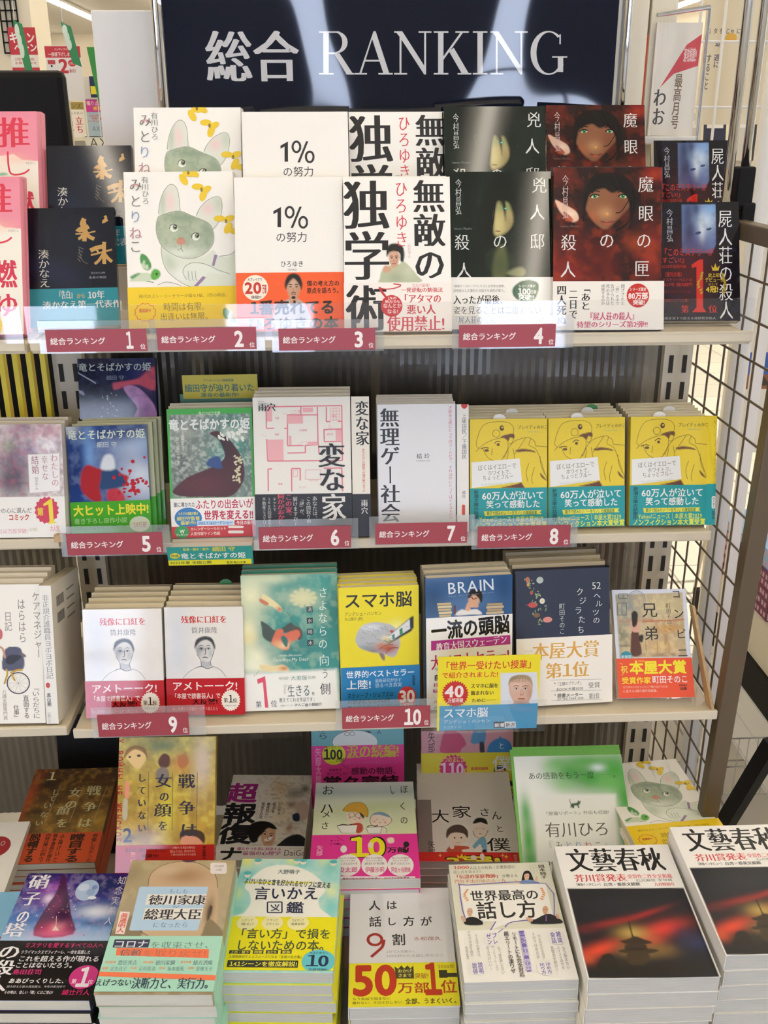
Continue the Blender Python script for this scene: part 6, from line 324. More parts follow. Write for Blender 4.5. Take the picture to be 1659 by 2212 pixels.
'E3':('a8dcd8',0,0,0.131,0.186,[('N','e8f0d0',0.4,94,0),('G','f0ee6a',0.8,686,2,100,114,0),('G','f0ec58',0.8,68,35,120,114,0),('G','f0f0a0',0.7,1129,27,120,113,0),('G','58c4c4',0.8,107,311,98,109,0),('G','58c4c8',0.8,814,85,100,84,0),('G','6accc8',0.8,1195,138,99,167,0),('G','c8e8d8',0.9,268,33,120,142,0),('G','78ccc8',0.8,77,909,113,125,0),('G','78d0cc',0.8,1219,850,94,150,0),('G','e0ec9a',0.7,16,630,77,105,0),('G','e8f0a8',0.7,1221,569,77,104,0),('F','f4f4ea',1,[137,392,178,324,232,248,288,187,343,150,401,129,458,116,510,108,561,107,617,115,683,130,755,153,822,183,882,218,938,259,990,304,1040,356,1086,412,1118,464,1133,510,1134,553,1127,596,1106,638,1077,680,1059,725,1063,772,1077,822,1099,876,1174,947,1256,1023,1196,1072,852,1078,365,1057,20,1033,-34,1014,56,992,140,958,171,908,197,845,210,783,205,719,187,656,166,603,141,571,113,551,98,525,99,487,112,444],4)],[('E','efe4d0',105,298,39,44,0),('E','58b8bc',100,265,47,33,0),('E','efe4d0',811,57,40,45,0),('E','58b8bc',808,23,48,34,0),('E','efe4d0',1212,82,40,45,0),('E','58b8bc',1210,49,48,34,0),('E','efe4d0',212,62,40,45,0),('E','58b8bc',208,28,48,34,0),('E','efe4d0',730,44,40,45,0),('E','58b8bc',727,10,48,34,0),('T','b','6a7a7a','大野萌子',639,236,296,77),('T','b','4a5a58','よけいなひと言を好かれるセリフに変える',641,444,1127,101,4),('P','ece64a',[85,423,474,423,474,450,85,450]),('P','ece64a',[562,419,960,419,960,446,562,446]),('T','b','4a5a58','よけいなひと言を好かれるセリフに変える',640,439,1127,101,4),('T','b','2a3050','言いかえ',644,619,835,220),('L','2a3050',17,[421,771,603,769]),('L','2a3050',17,[603,769,622,945]),('L','2a3050',17,[622,945,442,946]),('L','2a3050',17,[442,946,421,771]),('L','2a3050',15,[470,818,494,856]),('L','2a3050',15,[521,810,540,851]),('L','2a3050',15,[570,810,564,830,556,857,544,881,523,897,499,910,482,918]),('L','2a3050',15,[483,844,585,918]),('T','b','2a3050','鑑',777,860,226,188)],[('efe61c',1016,1831,[],[('E','efeab0',215,1116,133,117,0),('E','efeab0',523,1114,133,116,0),('E','efeab0',838,1111,133,116,0),('T','g','6a6440','しかって',209,1073,148,44),('T','g','6a6440','育む?',217,1136,166,43),('T','g','6a6440','イラッと',518,1070,148,44),('T','g','6a6440','させてる?',526,1133,166,43),('T','g','6a6440','ちょかして',834,1068,148,44),('T','g','6a6440','被害妄想?',840,1131,166,43),('T','b','4a5a3a','「言い方」で損を',667,1285,1177,153),('T','b','4a5a3a','しないための本。',695,1464,1143,160),('P','3a4030',[63,1544,313,1544,313,1597,63,1597]),('T','b','e8e060','上司・部下',188,1572,222,43),('P','3a4030',[344,1542,469,1542,469,1596,344,1596]),('T','b','e8e060','同僚',406,1570,96,43),('P','3a4030',[499,1540,642,1540,642,1594,499,1594]),('T','b','e8e060','友だち',571,1569,114,43),('P','3a4030',[674,1539,803,1539,803,1593,674,1593]),('T','b','e8e060','家族',739,1567,100,43),('T','g','6a6830','人間関係がてんとスムーズになる「言葉の処方箋」',509,1639,879,44),('P','2f3430',[67,1691,895,1691,895,1793,67,1793]),('T','b','ece650','141シーンを徹底解説!',490,1743,793,74),('E','68c8d4',1131,1701,198,172,0),('T','M','26345a','10',1117,1693,256,161),('T','b','26345a','万部突破!!',1131,1823,227,43),('T','b','26345a','ベストセラー',1126,1578,223,38)])]),
'E4':('e4e3e3',0,0,0.131,0.188,[('G','c8c8ca',0.5,372,199,60,794,0)],[('V','b','3a3a3c','人',316,297,159,172),('V','b','3a3a3c','は',541,296,149,161),('V','b','3a3a3c','話',324,572,166,175),('V','b','3a3a3c','し',534,573,136,144),('V','b','3a3a3c','方',758,575,156,165),('V','b','3a3a3c','が',982,580,156,165),('V','b','3a3a3c','割',618,871,181,188),('L','a8342e',38,[405,870,400,896,387,920,368,939,343,951,316,954,290,950,265,937,246,918,234,893,229,866,234,840,246,816,266,797,291,785,318,781,345,786,370,798,389,818,401,843,405,870]),('L','a8342e',38,[432,870,428,899,422,940,411,978,392,1007,369,1033,344,1059,316,1089,288,1118,268,1139]),('T','m','b8605a','永松茂久',981,863,353,60),('T','g','a8a8a8','1分で人を動かし、',668,1061,423,40),('T','g','a8a8a8','100%好かれる話し方のコツ',811,1128,711,42)],[('ece22a',1238,1869,[],[('T','k','c23a1c','50',303,1487,528,422),('T','b','b8451c','万部',776,1607,388,151),('T','k','c23a1c','1',1000,1491,173,418),('T','b','b8451c','位',1197,1599,199,184),('P','4a4624',[568,1472,554,1293,599,1328,638,1279,673,1325,712,1280,747,1326,786,1286,787,1476]),('T','b','e8e070','おかげ',677,1361,175,54),('T','b','e8e070','さまで',675,1428,165,53),('T','b','b87a2a','突破!',880,1437,172,82),('T','b','b8a02a','2020年',1189,1305,209,59),('P','3a3a24',[1092,1356,1193,1356,1193,1472,1092,1472]),('P','3a3a24',[1192,1403,1311,1403,1311,1463,1192,1463]),('T','g','5a5420','もう会話で悩まない',270,1756,455,38),('T','g','5a5420','疲れない、オロオロしない',336,1811,586,38),('T','b','4a4420','全部、うまくいく。',991,1800,649,78),('T','g','999','すばる舎',667,1890,115,17)])]),  # soft grey upright streak is a shadow edge painted into the cover colour
'E5':('e0dfcc',0,0,0.131,0.188,[],[('P','f1efe9',[-35,1115,1385,1115,1385,1894,-35,1894]),('T','M','d85a40','1000',155,58,204,58),('T','m','5a5248','人以上の社長・企業幹部の',562,70,598,63),('T','m','5a5248','話し方を変えた!',224,139,358,53),('T','M','c8402c','「伝説の家庭教師」',349,224,608,75),('T','m','5a5248','が教える',771,231,207,57),('T','m','d86a48','門外不出の50のルール',379,306,667,68),('V','g','a8a090','コミュニケーション',1059,120,20,162),('V','g','a8a090','コミュニケーション',1096,121,20,162),('V','g','a8a090','コミュニケーション',1133,123,20,162),('V','g','a8a090','コミュニケーション',1170,124,20,162),('V','M','4a443c','岡本純子',1206,172,83,253),('P','26201f',[902,377,905,326,926,254,948,197,967,167,987,153,1006,148,1023,150,1038,162,1049,189,1058,243,1063,310,1061,361,1050,379,1032,382,1008,381,971,388,928,392]),('P','e8c0a0',[961,212,971,197,985,183,998,178,1008,184,1017,198,1023,214,1023,230,1020,247,1015,264,1009,282,1002,300,994,314,987,324,979,330,972,332,966,330,960,323,956,313,953,298,952,280,952,262,953,245,955,227]),('E','2a211c',971,249,6,4,0),('L','26201f',3,[965,235,982,235]),('E','2a211c',1000,250,6,4,0),('L','26201f',3,[994,236,1011,236]),('L','9a5a48',3,[969,295,987,296]),('P','26201f',[945,243,946,226,951,197,960,174,973,161,989,154,1005,153,1020,159,1035,171,1044,189,1045,218,1041,251,1036,269,1033,256,1029,226,1022,204,1006,200,987,203,971,209,959,222,950,238]),('P','7a9ac0',[869,376,862,359,887,338,919,321,952,314,991,312,1028,314,1061,323,1091,337,1113,351,1128,366,1135,380,1114,389,1040,390,938,385]),('P','e8c0a0',[824,295,830,301,841,316,851,330,862,343,873,355,879,365,877,372,869,376,861,376,852,368,841,355,833,341,827,324,823,305]),('P','e8c0a0',[1114,249,1120,258,1122,283,1121,306,1115,324,1105,341,1096,351,1087,350,1078,341,1075,327,1085,300,1101,267]),('P','f3f1ea',[103,382,1205,388,1199,979,698,1002,399,1122,487,994,120,971]),('L','7868b8',13,[324,978,264,993,183,1006,121,960,97,796,93,566,102,393,93,344,97,360,202,379,505,358,911,340,1205,388,1277,566,1238,802,1201,969]),('L','7868b8',13,[1200,973,1055,978,855,987,698,1002,627,1030,599,1064,583,1089]),('L','7868b8',13,[482,994,402,1127]),('L','7868b8',9,[557,1108,486,1169]),('T','b','2f2e2c','世界最高の',651,567,873,174),('T','b','2f2e2c','話し方',644,808,754,283),('E','e8a878',192,463,24,13,-35),('E','e8a878',1140,475,24,13,35),('E','e8a878',172,497,24,13,-35),('E','e8a878',1146,511,24,13,35),('E','e8a878',152,532,24,13,-35),('E','e8a878',1153,546,24,13,35),('E','e8a878',149,566,24,13,-35),('E','e8a878',1147,581,24,13,35),('E','e8a878',161,602,24,13,-35),('E','e8a878',1127,615,24,13,35),('E','e8a878',173,637,24,13,-35),('E','e8a878',1108,649,24,13,35),('P','d8b096',[155,796,165,781,179,768,191,763,202,769,213,783,219,798,221,813,218,830,214,847,209,864,203,881,196,895,189,905,181,911,174,913,167,910,161,904,156,894,153,879,150,862,149,845,149,828,150,811]),('E','2a211c',169,832,6,4,0),('L','8a8078',3,[161,818,179,819]),('E','2a211c',198,833,6,4,0),('L','8a8078',3,[191,819,208,820]),('L','9a5a48',3,[168,877,188,878]),('P','1f1f22',[106,1031,92,1005,105,969,124,940,146,923,176,914,206,912,235,920,264,936,287,956,310,984,326,1017,316,1039,255,1046,168,1043]),('P','d8b096',[64,907,74,896,91,892,105,898,113,922,119,956,119,981,109,989,93,988,80,979,71,958,64,929]),('P','d8a888',[1094,798,1105,784,1119,771,1132,765,1143,772,1152,785,1158,801,1158,816,1155,833,1150,850,1143,867,1136,884,1128,898,1120,907,1112,913,1105,916,1098,913,1092,906,1088,896,1085,882,1084,865,1084,847,1085,830,1088,813]),('E','2a211c',1105,834,6,4,0),('L','5a4a38',3,[1098,820,1116,821]),('E','2a211c',1134,835,6,4,0),('L','5a4a38',3,[1128,822,1145,822]),('L','9a5a48',3,[1101,879,1121,880]),('P','26242a',[925,1010,945,994,974,978,1004,962,1033,944,1063,926,1092,913,1120,905,1146,901,1173,906,1203,921,1233,945,1256,971,1282,1000,1301,1032,1279,1053,1176,1060,1031,1058,926,1051,897,1040,906,1026]),('P','7a5a9a',[1106,924,1125,925,1105,1016,1086,1016]),('P','d8a888',[862,946,876,943,899,949,918,958,928,975,934,995,933,1010,921,1016,902,1016,886,1009,873,989,863,964]),('P','d8a888',[1236,908,1245,904,1257,909,1266,919,1268,939,1266,964,1261,981,1252,985,1240,980,1232,970,1230,950,1232,925]),('V','b','3a3836','リモートにも完全対応',674,1502,60,659),('V','b','3a3836','超エリートの凄ワザ',580,1470,60,624),('P','7868b8',[739,1159,799,1153,792,1757,736,1764]),('V','b','d8d4ec','ジョブズ 孫正義 豊田章男',763,1467,97,568),('E','ecebe6',399,1261,107,114,0),('V','b','6a58b0','ゼン',364,1270,61,175),('V','b','6a58b0','プレ',434,1262,61,176),('E','ecebe6',178,1689,104,106,0),('V','b','6a58b0','説得',145,1697,59,164),('V','b','6a58b0','説明',212,1690,59,164),('E','ecebe6',963,1717,104,107,0),('V','b','6a58b0','叱り方',929,1725,59,163),('V','b','6a58b0','ほめ方',997,1718,59,164),('E','ecebe6',1169,1269,107,115,0),('V','b','6a58b0','会話',1134,1278,61,176),('V','b','6a58b0','雑談',1204,1271,61,176),('V','m','8a8680','グダグダ話を改善',134,1330,40,386),('V','m','8a8680','13文字の魔力は、',215,1371,39,384),('V','m','8a8680','変えればいい!',331,1556,39,354),('V','m','8a8680','たった1フレーズで',399,1558,39,373),('V','m','8a8680','もう緊張しない',462,1588,39,408),('V','m','8a8680','やる気を引き出す',968,1408,39,363),('V','m','8a8680','5分でほめ方が',903,1386,40,402),('V','m','8a8680','質問力を磨け!',1090,1592,39,371),('V','m','8a8680','スイスイ話せる',1164,1576,39,335),('V','m','8a8680','もう悩まない',1224,1578,39,335),('V','m','6a6660','東洋経済新報社',79,1471,33,189)],[]),
'E6':('f1efec',0,0,0.148,0.21,[('F','181a22',1,[21,742,1460,768,1464,2117,7,2086],1),('M','20222c',0.8,608,1003,621,168,0),('M','8a2026',1,462,1291,395,48,-14),('M','a82a2a',0.8,876,1172,276,33,-20),('M','e0482c',1,205,1694,265,82,-22),('M','d83a34',1,1010,1412,286,100,-18),('M','c04a34',0.9,848,1561,134,97,0),('M','5a2024',0.8,136,1391,136,59,0),('M','b89a50',1,649,1461,165,98,0),('M','a8864a',0.9,642,1723,191,94,0),('M','8a6a38',0.7,926,1712,162,95,0),('M','2a3258',1,1357,1610,163,117,0),('M','3a2a48',0.7,1273,1495,120,99,0),('M','16120f',1,650,2028,716,126,0),('M','2c2418',0.8,397,1880,232,62,0),('M','1a1512',0.9,1034,1949,361,62,0),('M','d85a30',0.7,46,1818,87,73,0),('F','2a2016',1,[641,1286,657,1282,650,1480,660,1547,627,1546],5),('F','2a2016',0.95,[478,1574,495,1565,530,1559,566,1550,599,1534,633,1517,667,1509,699,1518,730,1536,760,1555,793,1570,825,1585,841,1598,840,1609,823,1618,787,1623,715,1625,623,1623,550,1617,508,1605,484,1589],7),('F','3a2c1c',1,[552,1610,612,1599,690,1600,745,1611,767,1640,767,1679,742,1707,673,1717,578,1717,513,1705,500,1677,517,1638],9),('F','2a2016',0.9,[422,1718,445,1704,493,1690,549,1680,610,1678,678,1680,740,1685,802,1692,860,1703,888,1714,877,1730,837,1748,780,1759,697,1762,597,1759,516,1753,464,1744,430,1731],9),('F','3f301e',1,[518,1748,593,1730,694,1730,761,1748,768,1795,741,1859,700,1906,638,1923,562,1922,508,1905,488,1858,490,1795],13),('F','241c14',1,[188,1840,202,1811,215,1786,233,1768,262,1755,297,1749,325,1752,342,1768,353,1794,359,1826,368,1868,371,1916,351,1951,284,1965,194,1966,133,1954,132,1923,160,1879],13),('M','16120f',0.9,553,1955,576,54,0)],[('T','M','17171a','文藝春秋',725,257,1239,411),('T','M','d84a50','芥川賞発表',469,573,658,126),('T','M','e0606a','受賞作二作全文掲載',1094,560,562,70),('T','m','6a6664','石沢麻依 李琴峰',1132,628,464,50),('T','b','3a3a3a','［単独インタビュー］',297,682,342,47),('T','M','3a3a3a','台湾・蔡英文総統',711,688,461,56),('T','M','d84a50','九月特別号',1241,701,254,56)],[]),
'poster':('141b2c',0,0,0.588,0.42,[],[('T','M','cfcfd0','総合',1126,2155,1218,604),('P','d2d2d3',[2037,2372,2108,2372,2120,1862,2050,1862]),('P','d2d2d3',[1981,2372,2171,2372,2172,2354,1981,2354]),('P','d2d2d3',[1994,1879,2259,1879,2259,1862,1995,1862]),('P','d2d2d3',[2114,2130,2226,2131,2226,2110,2114,2110]),('P','d2d2d3',[2211,1862,2250,1866,2287,1879,2318,1899,2342,1926,2357,1957,2362,1990,2356,2024,2340,2055,2315,2082,2283,2103,2245,2116,2205,2120,2205,2102,2227,2099,2248,2087,2266,2070,2279,2046,2288,2019,2292,1990,2289,1962,2282,1935,2269,1912,2252,1894,2232,1883,2210,1879]),('P','d2d2d3',[2184,2120,2254,2120,2419,2357,2433,2373,2341,2373]),('P','d2d2d3',[2341,2373,2440,2373,2440,2355,2341,2355]),('P','d2d2d3',[2697,1861,2725,1861,2906,2374,2828,2373,2679,1952,2530,2373,2502,2373]),('P','d2d2d3',[2574,2218,2793,2218,2786,2198,2582,2197]),('P','d2d2d3',[2445,2373,2608,2373,2608,2355,2445,2355]),('P','d2d2d3',[2757,2373,2945,2374,2945,2355,2757,2355]),('P','d2d2d3',[3035,2374,3060,2374,3059,1861,3034,1861]),('P','d2d2d3',[3359,2374,3384,2374,3378,1861,3353,1861]),('P','d2d2d3',[2978,1861,3069,1861,3383,2302,3384,2374,3359,2374,3041,1932]),('P','d2d2d3',[2964,2374,3135,2374,3135,2356,2964,2355]),('P','d2d2d3',[3280,1879,3448,1879,3448,1861,3279,1861]),('P','d2d2d3',[2964,1879,3069,1879,3069,1861,2964,1861]),('P','d2d2d3',[3542,2374,3613,2375,3604,1861,3534,1861]),('P','d2d2d3',[3485,2374,3677,2375,3677,2356,3485,2356]),('P','d2d2d3',[3478,1879,3668,1879,3667,1861,3477,1861]),('P','d2d2d3',[3609,2157,3836,1861,3871,1861,3610,2198]),('P','d2d2d3',[3679,2096,3742,2055,3949,2365,3856,2365]),('P','d2d2d3',[3759,1879,3935,1879,3935,1861,3759,1861]),('P','d2d2d3',[3799,2375,3981,2375,3981,2357,3798,2357]),('P','d2d2d3',[4061,2375,4133,2375,4116,1861,4045,1861]),('P','d2d2d3',[4000,2375,4194,2375,4193,2357,4000,2357]),('P','d2d2d3',[3986,1879,4177,1879,4176,1861,3986,1861]),('P','d2d2d3',[4303,2376,4328,2376,4309,1861,4284,1861]),('P','d2d2d3',[4630,2376,4655,2376,4630,1861,4606,1861]),('P','d2d2d3',[4227,1861,4319,1861,4651,2303,4655,2376,4630,2376,4294,1932]),('P','d2d2d3',[4232,2375,4404,2376,4403,2357,4231,2357]),('P','d2d2d3',[4532,1879,4702,1879,4701,1861,4531,1861]),('P','d2d2d3',[4214,1879,4320,1879,4319,1861,4213,1861]),('P','d2d2d3',[5133,1922,5092,1891,5047,1869,4999,1858,4951,1857,4905,1867,4862,1887,4824,1917,4793,1956,4769,2001,4755,2051,4751,2104,4756,2158,4771,2210,4795,2259,4827,2301,4866,2336,4911,2362,4958,2377,5007,2382,5055,2375,5100,2357,5140,2330,5174,2293,5199,2249,5150,2240,5133,2281,5109,2315,5081,2341,5049,2357,5015,2363,4980,2359,4946,2345,4915,2321,4886,2289,4863,2249,4845,2204,4834,2155,4829,2105,4832,2056,4841,2009,4857,1967,4879,1931,4905,1903,4936,1884,4969,1874,5003,1875,5037,1886,5069,1907,5099,1936]),('P','d2d2d3',[5125,2345,5197,2346,5186,2158,5114,2158]),('P','d2d2d3',[5040,2174,5241,2174,5240,2158,5039,2158]),('P','d2d2d3',[5120,1896,5138,1896,5145,2014,5127,2014])],[]),
'popcard':('f0de28',0,0,0.1341,0.1119,[('F','dcdfe4',1,[823,263,1302,263,1372,1098,860,1081],1),('F','1d1f22',1,[878,1081,839,1031,855,965,880,911,902,883,933,868,963,854,986,836,1007,819,1039,807,1090,800,1151,798,1202,803,1232,815,1252,834,1273,855,1304,874,1336,895,1360,927,1388,984,1408,1051,1372,1098,1226,1112,1024,1105],2),('F','d0a890',1,[1017,698,1069,679,1147,673,1204,684,1226,722,1228,776,1220,823,1200,855,1169,880,1137,890,1106,881,1074,858,1048,827,1025,785,1009,735],2),('F','d8b09a',1,[942,441,945,405,951,371,967,345,997,326,1036,313,1076,310,1118,316,1161,331,1197,352,1222,379,1241,412,1253,451,1258,501,1257,557,1252,607,1243,646,1230,678,1214,704,1194,725,1171,741,1148,751,1125,757,1103,757,1079,749,1052,732,1023,707,999,677,979,641,963,599,951,558,944,518,941,478],2),('M','b88a72',0.6,1225,587,45,118,0),('M','ecc8b4',0.6,1049,464,85,78,0),('M','8a6a58',0.5,1096,740,86,40,0),('F','b09a78',1,[933,460,932,432,937,384,950,344,974,322,1006,308,1041,299,1081,295,1123,296,1160,303,1189,313,1212,330,1231,353,1245,393,1255,440,1259,470,1256,470,1248,452,1235,431,1216,407,1192,380,1163,361,1125,353,1082,353,1044,357,1014,365,990,377,969,393,952,420,940,450],2)],[('T','b','d8402c','「世界一受けたい授業」',664,138,1247,124),('T','b','d8402c','で紹介されました!',424,275,743,87),('P','3a9ac4',[30,737,1435,737,1435,1157,30,1157]),('P','c8302c',[393,559,416,582,390,596,409,623,381,632,395,662,366,664,373,696,344,691,346,724,318,712,314,745,288,726,278,757,256,733,241,760,224,732,203,755,191,723,167,740,161,707,133,717,134,684,105,687,111,655,82,652,94,622,66,612,84,586,57,570,79,549,57,527,82,512,64,485,92,477,78,447,107,446,100,413,129,419,127,386,155,398,159,366,184,384,194,354,216,377,231,350,248,378,269,356,280,387,305,370,311,403,338,392,337,425,366,422,360,454,389,457,377,486,406,497,388,522,415,539]),('T','k','f2e6e0','40',220,520,241,166),('T','b','f2e6e0','万部突破',240,655,208,65),('T','b','3a3a22','スマホに脳を',619,445,365,68),('T','b','3a3a22','蝕まれない',593,551,307,68),('T','b','3a3a22','ために──',618,665,333,59),('T','b','eef2f2','スマホ脳',380,849,600,149),('T','m','e0ecf2','アンデシュ・ハンセン',399,984,623,60),('T','m','a8d0e4','久山葉子 訳',211,1066,245,44),('E','d8d4d0',1042,506,24,12,0),('E','4a6070',1042,504,12,12,0),('E','1c2024',1042,504,5,6,0),('L','6a5038',5,[1013,500,1020,495,1031,489,1041,487,1052,490,1063,497,1071,501]),('L','8a6e50',10,[1000,470,1010,465,1025,459,1040,456,1054,458,1068,464,1078,468]),('E','d8d4d0',1162,510,24,12,0),('E','4a6070',1162,508,12,12,0),('E','1c2024',1162,508,5,6,0),('L','6a5038',5,[1132,503,1140,499,1150,493,1161,491,1172,494,1183,500,1191,505]),('L','8a6e50',10,[1119,474,1130,469,1145,463,1159,459,1174,462,1188,468,1197,472]),('P','c08a74',[1106,514,1111,509,1117,514,1123,525,1130,543,1137,568,1140,588,1139,598,1134,604,1127,607,1115,609,1101,607,1093,598,1093,572,1099,538]),('P','d8b09a',[1109,514,1114,514,1119,523,1124,534,1128,549,1130,566,1131,580,1128,587,1122,590,1116,591,1109,592,1103,590,1099,582,1100,561,1104,533]),('L','a86050',12,[1068,660,1074,658,1083,654,1092,653,1099,654,1106,658,1112,659,1119,658,1125,655,1133,654,1143,656,1153,660,1161,663]),('L','8a4a40',3,[1065,660,1077,662,1095,664,1113,665,1132,665,1151,664,1164,663]),('L','94805c',5,[947,389,951,385,958,378,968,368,984,350,1003,327,1017,312]),('L','c8b088',5,[968,393,972,387,978,377,987,365,1001,347,1018,327,1030,312]),('L','94805c',5,[988,398,992,389,997,376,1005,361,1018,344,1033,326,1044,312]),('L','c8b088',5,[1009,402,1012,391,1017,375,1024,358,1035,341,1048,325,1057,313]),('L','94805c',5,[1029,407,1032,393,1036,373,1042,355,1052,339,1063,324,1071,313]),('L','c8b088',5,[1050,411,1052,395,1056,372,1061,352,1069,336,1078,323,1084,314]),('L','94805c',5,[1071,416,1072,397,1075,371,1079,348,1086,333,1093,322,1098,314]),('L','c8b088',5,[1091,413,1092,396,1095,373,1098,353,1103,337,1108,324,1112,315]),('L','94805c',5,[1111,409,1113,395,1115,376,1117,357,1120,341,1123,326,1125,315]),('L','c8b088',5,[1131,406,1133,395,1134,378,1136,362,1137,345,1138,327,1139,315]),('L','94805c',5,[1152,403,1153,394,1154,381,1155,366,1154,349,1153,329,1152,316]),('L','c8b088',5,[1172,400,1173,393,1174,383,1174,371,1172,352,1168,331,1166,316]),('L','94805c',5,[1192,396,1193,392,1193,386,1193,375,1189,356,1184,333,1180,317]),('L','c8b088',5,[1212,393,1213,391,1213,388,1212,380,1206,360,1199,335,1193,317]),('P','e8e8ea',[759,1003,1053,1005,1060,1098,766,1095]),('P','26262a',[759,1003,904,1004,911,1096,766,1095]),('T','M','f0f0f0','新潮',836,1052,133,64),('T','M','26262a','新書',984,1053,135,64)],[]),
'tongue':('2f9a92',0,0,0.1123,0.03,[],[('T','b','e8d83a','監督・脚本・原作',383,37,338,45),('T','b','e8d83a','細田 守',746,40,304,79),('E','e8d83a',97,138,66,45,0),('T','b','2f6a62','映画',97,138,99,50),('T','b','eef2e8','竜とそばかすの姫',600,146,859,95),('P','e8e02c',[-40,214,1096,214,1096,323,-40,323]),('T','b','3a5a3a','2021年夏 全国公開',293,256,551,50),('T','b','3a4a2a','発見!角川文庫',895,267,259,41)],[]),
'backsign':('c6b83a',0,0,0.103,0.0335,[],[('T','b','3a6a5a','アニメーション映画監督',496,78,417,39),('T','b','2a6a62','細田守が辿り着いた',503,183,960,110),('T','b','3a7a6a','渾身の最新作!',504,283,526,62)],[]),
'sale1':('c8303a',0,0,0.073,0.25,[],[('T','k','f2ece8','キャン',353,252,680,269),('T','k','f2ece8','ペーン',422,491,615,209),('P','eee9e0',[-147,670,929,670,929,986,-147,986]),('T','b','c8504a','三洋堂でもっとお得に',363,782,551,75),('T','b','c8504a','お買い求めを',384,875,592,62)],[]),
'sale2':('eeebe8',0,0,0.082,0.118,[],[('P','cf3038',[-14,13,836,13,836,259,-14,259]),('T','b','f2e8e4','ハンディファン',400,77,349,51),('T','b','f2e8e4','一部値下げしました!',405,186,665,90),('T','k','cf3038','2',392,437,211,292),('E','cf3038',606,374,98,74,0),('T','b','f2e8e4','レジにて',606,378,171,65),('T','b','d04a4a','割引',596,546,153,76),('P','c8444a',[40,309,215,309,215,399,40,399]),('E','2a2a2a',123,438,23,26,0)],[]),
'farA':('f2ede4',0,0,0.081,0.127,[],[('P','a8944a',[69,-2,797,-2,797,267,69,267]),('T','m','4a4020','ヘンズ',413,141,613,180),('T','m','55504a','どちらを選ぶ?',412,393,673,108),('V','M','d8484a','立ち',574,829,290,619),('V','M','d8484a','向か',210,892,270,528)],[]),
'farB':('b0c8da',0,0,0.087,0.139,[],[('P','d0409a',[-16,30,906,30,906,480,-16,480]),('T','b','f2e4ec','鳴り止まぬ',416,165,768,162),('T','b','f0e030','感涙の',511,350,500,137),('T','b','d8504a','2020年',281,615,366,91),('T','b','d8504a','年間',280,711,231,80),('T','b','d8504a','ランキング',260,811,483,84),('T','M','d8384a','4',650,680,309,399),('T','t','5a6a7a','AX',308,1079,290,183),('T','m','44505a','伊坂幸太郎',677,1071,329,91)],[]),
'farC':('e4e4da',0,0,0.094,0.134,[],[('T','t','3a3a34','AX',525,233,739,369)],[]),
'farD':('24221f',0,0,0.054,0.144,[],[('T','M','e8e4dc','孤独',159,281,331,332),('T','b','e8604a','大増刷',330,33,544,92)],[]),
'mag1':('e05a24',0,0,0.04,0.12,[],[('V','M','f4e4d4','神',274,407,125,504),('V','b','3a1a10','九州',365,322,73,330)],[]),
'mag2':('efe8da',0,0,0.066,0.15,[],[('V','M','2a2622','わお',134,1109,193,516),('V','b','7a5a3a','最高月号',386,1035,119,745),('P','d83a44',[116,853,454,285,687,148,645,561,304,666]),('T','b','f4e4e0','速攻続読!!',519,416,190,184)],[]),
'notice':('d8cdb0',0,0,0.16,0.3,[],[('T','b','55504a','る タ を じゃ に',427,1149,735,115),('V','b','4a4a6a','助 週に',340,1594,152,546),('V','b','55504a','すること',163,1947,109,710),('E','d8a83a',595,1284,130,97,0)],[]),
'gifu':('d9d6cc',0,0,0.402,0.83,[],[('V','b','33312e','岐阜',967,4595,351,622),('P','3a5aa0',[308,5259,2174,5259,2174,5967,308,5967]),('P','8a5a3a',[383,5967,2263,5967,2263,6433,383,6433]),('P','3a3028',[828,5517,926,5325,1097,5538,1084,5964,1384,6326,846,6318]),('P','d8d8dc',[697,6136,782,5835,948,6140]),('V','b','d88a5a','岐阜の?',889,3842,87,407)],[])}
def TAGART(n):
    d = str(n); a = [('T', 'b', 'f2e8e2', '総合ランキング', 368, 140, 640, 84)]
    a.append(('T', 'k', 'f4ece6', d, 960 if n < 10 else 930, 140, 105 if n > 1 and n < 10 else (70 if n == 1 else 220), 185)); a.append(('T', 'b', 'f2e4de', '位', 1115, 215, 66, 62)); return a
for a in ART.values():
    for ops in [a[6]] + [b[4] for b in a[7]]:
        for op in ops:
            if op[0] in 'TV':
                for g in text_glyphs(op): glyph(*g)
for n in range(1, 11):
    for op in TAGART(n):
        for g in text_glyphs(op): glyph(*g)
resolve_glyphs()
# ------------------------------------------------------------------ the room
FX0, FX1, FY0, FY1, H = -9.0, 5.0, -4.0, 19.0, 3.0
M_FLOOR = mat('floor_tile', 'b5b0a4', rough=.3)
nt = M_FLOOR.node_tree; bt = nt.nodes.new('ShaderNodeTexBrick'); tc = nt.nodes.new('ShaderNodeTexCoord')
for k, v in ((1, 'aaa599'), (2, 'b8b3a7'), (3, '7d796f')): bt.inputs[k].default_value = lin(v)
bt.offset = 0; bt.inputs['Scale'].default_value = 1; bt.inputs['Mortar Size'].default_value = .004; bt.inputs['Brick Width'].default_value = .3; bt.inputs['Row Height'].default_value = .3
nt.links.new(tc.outputs['Object'], bt.inputs['Vector']); nt.links.new(bt.outputs['Color'], nt.nodes['Principled BSDF'].inputs['Base Color'])
struct('floor', MB().box(FX0, FX1, FY0, FY1, -.1, 0), M_FLOOR)
struct('ceiling', MB().box(FX0, FX1, FY0, FY1, H, H+.1), mat('ceiling_board', 'e6e2da', rough=.9))
M_WALL = mat('wall_paint', 'e4dcca', rough=.8)
struct('wall_back', MB().box(FX0, FX1, FY1, FY1+.1, 0, H), M_WALL)
struct('wall_left', MB().box(FX0-.1, FX0, FY0, FY1, 0, H), M_WALL)
WY0, WY1 = 2.75, 7.5
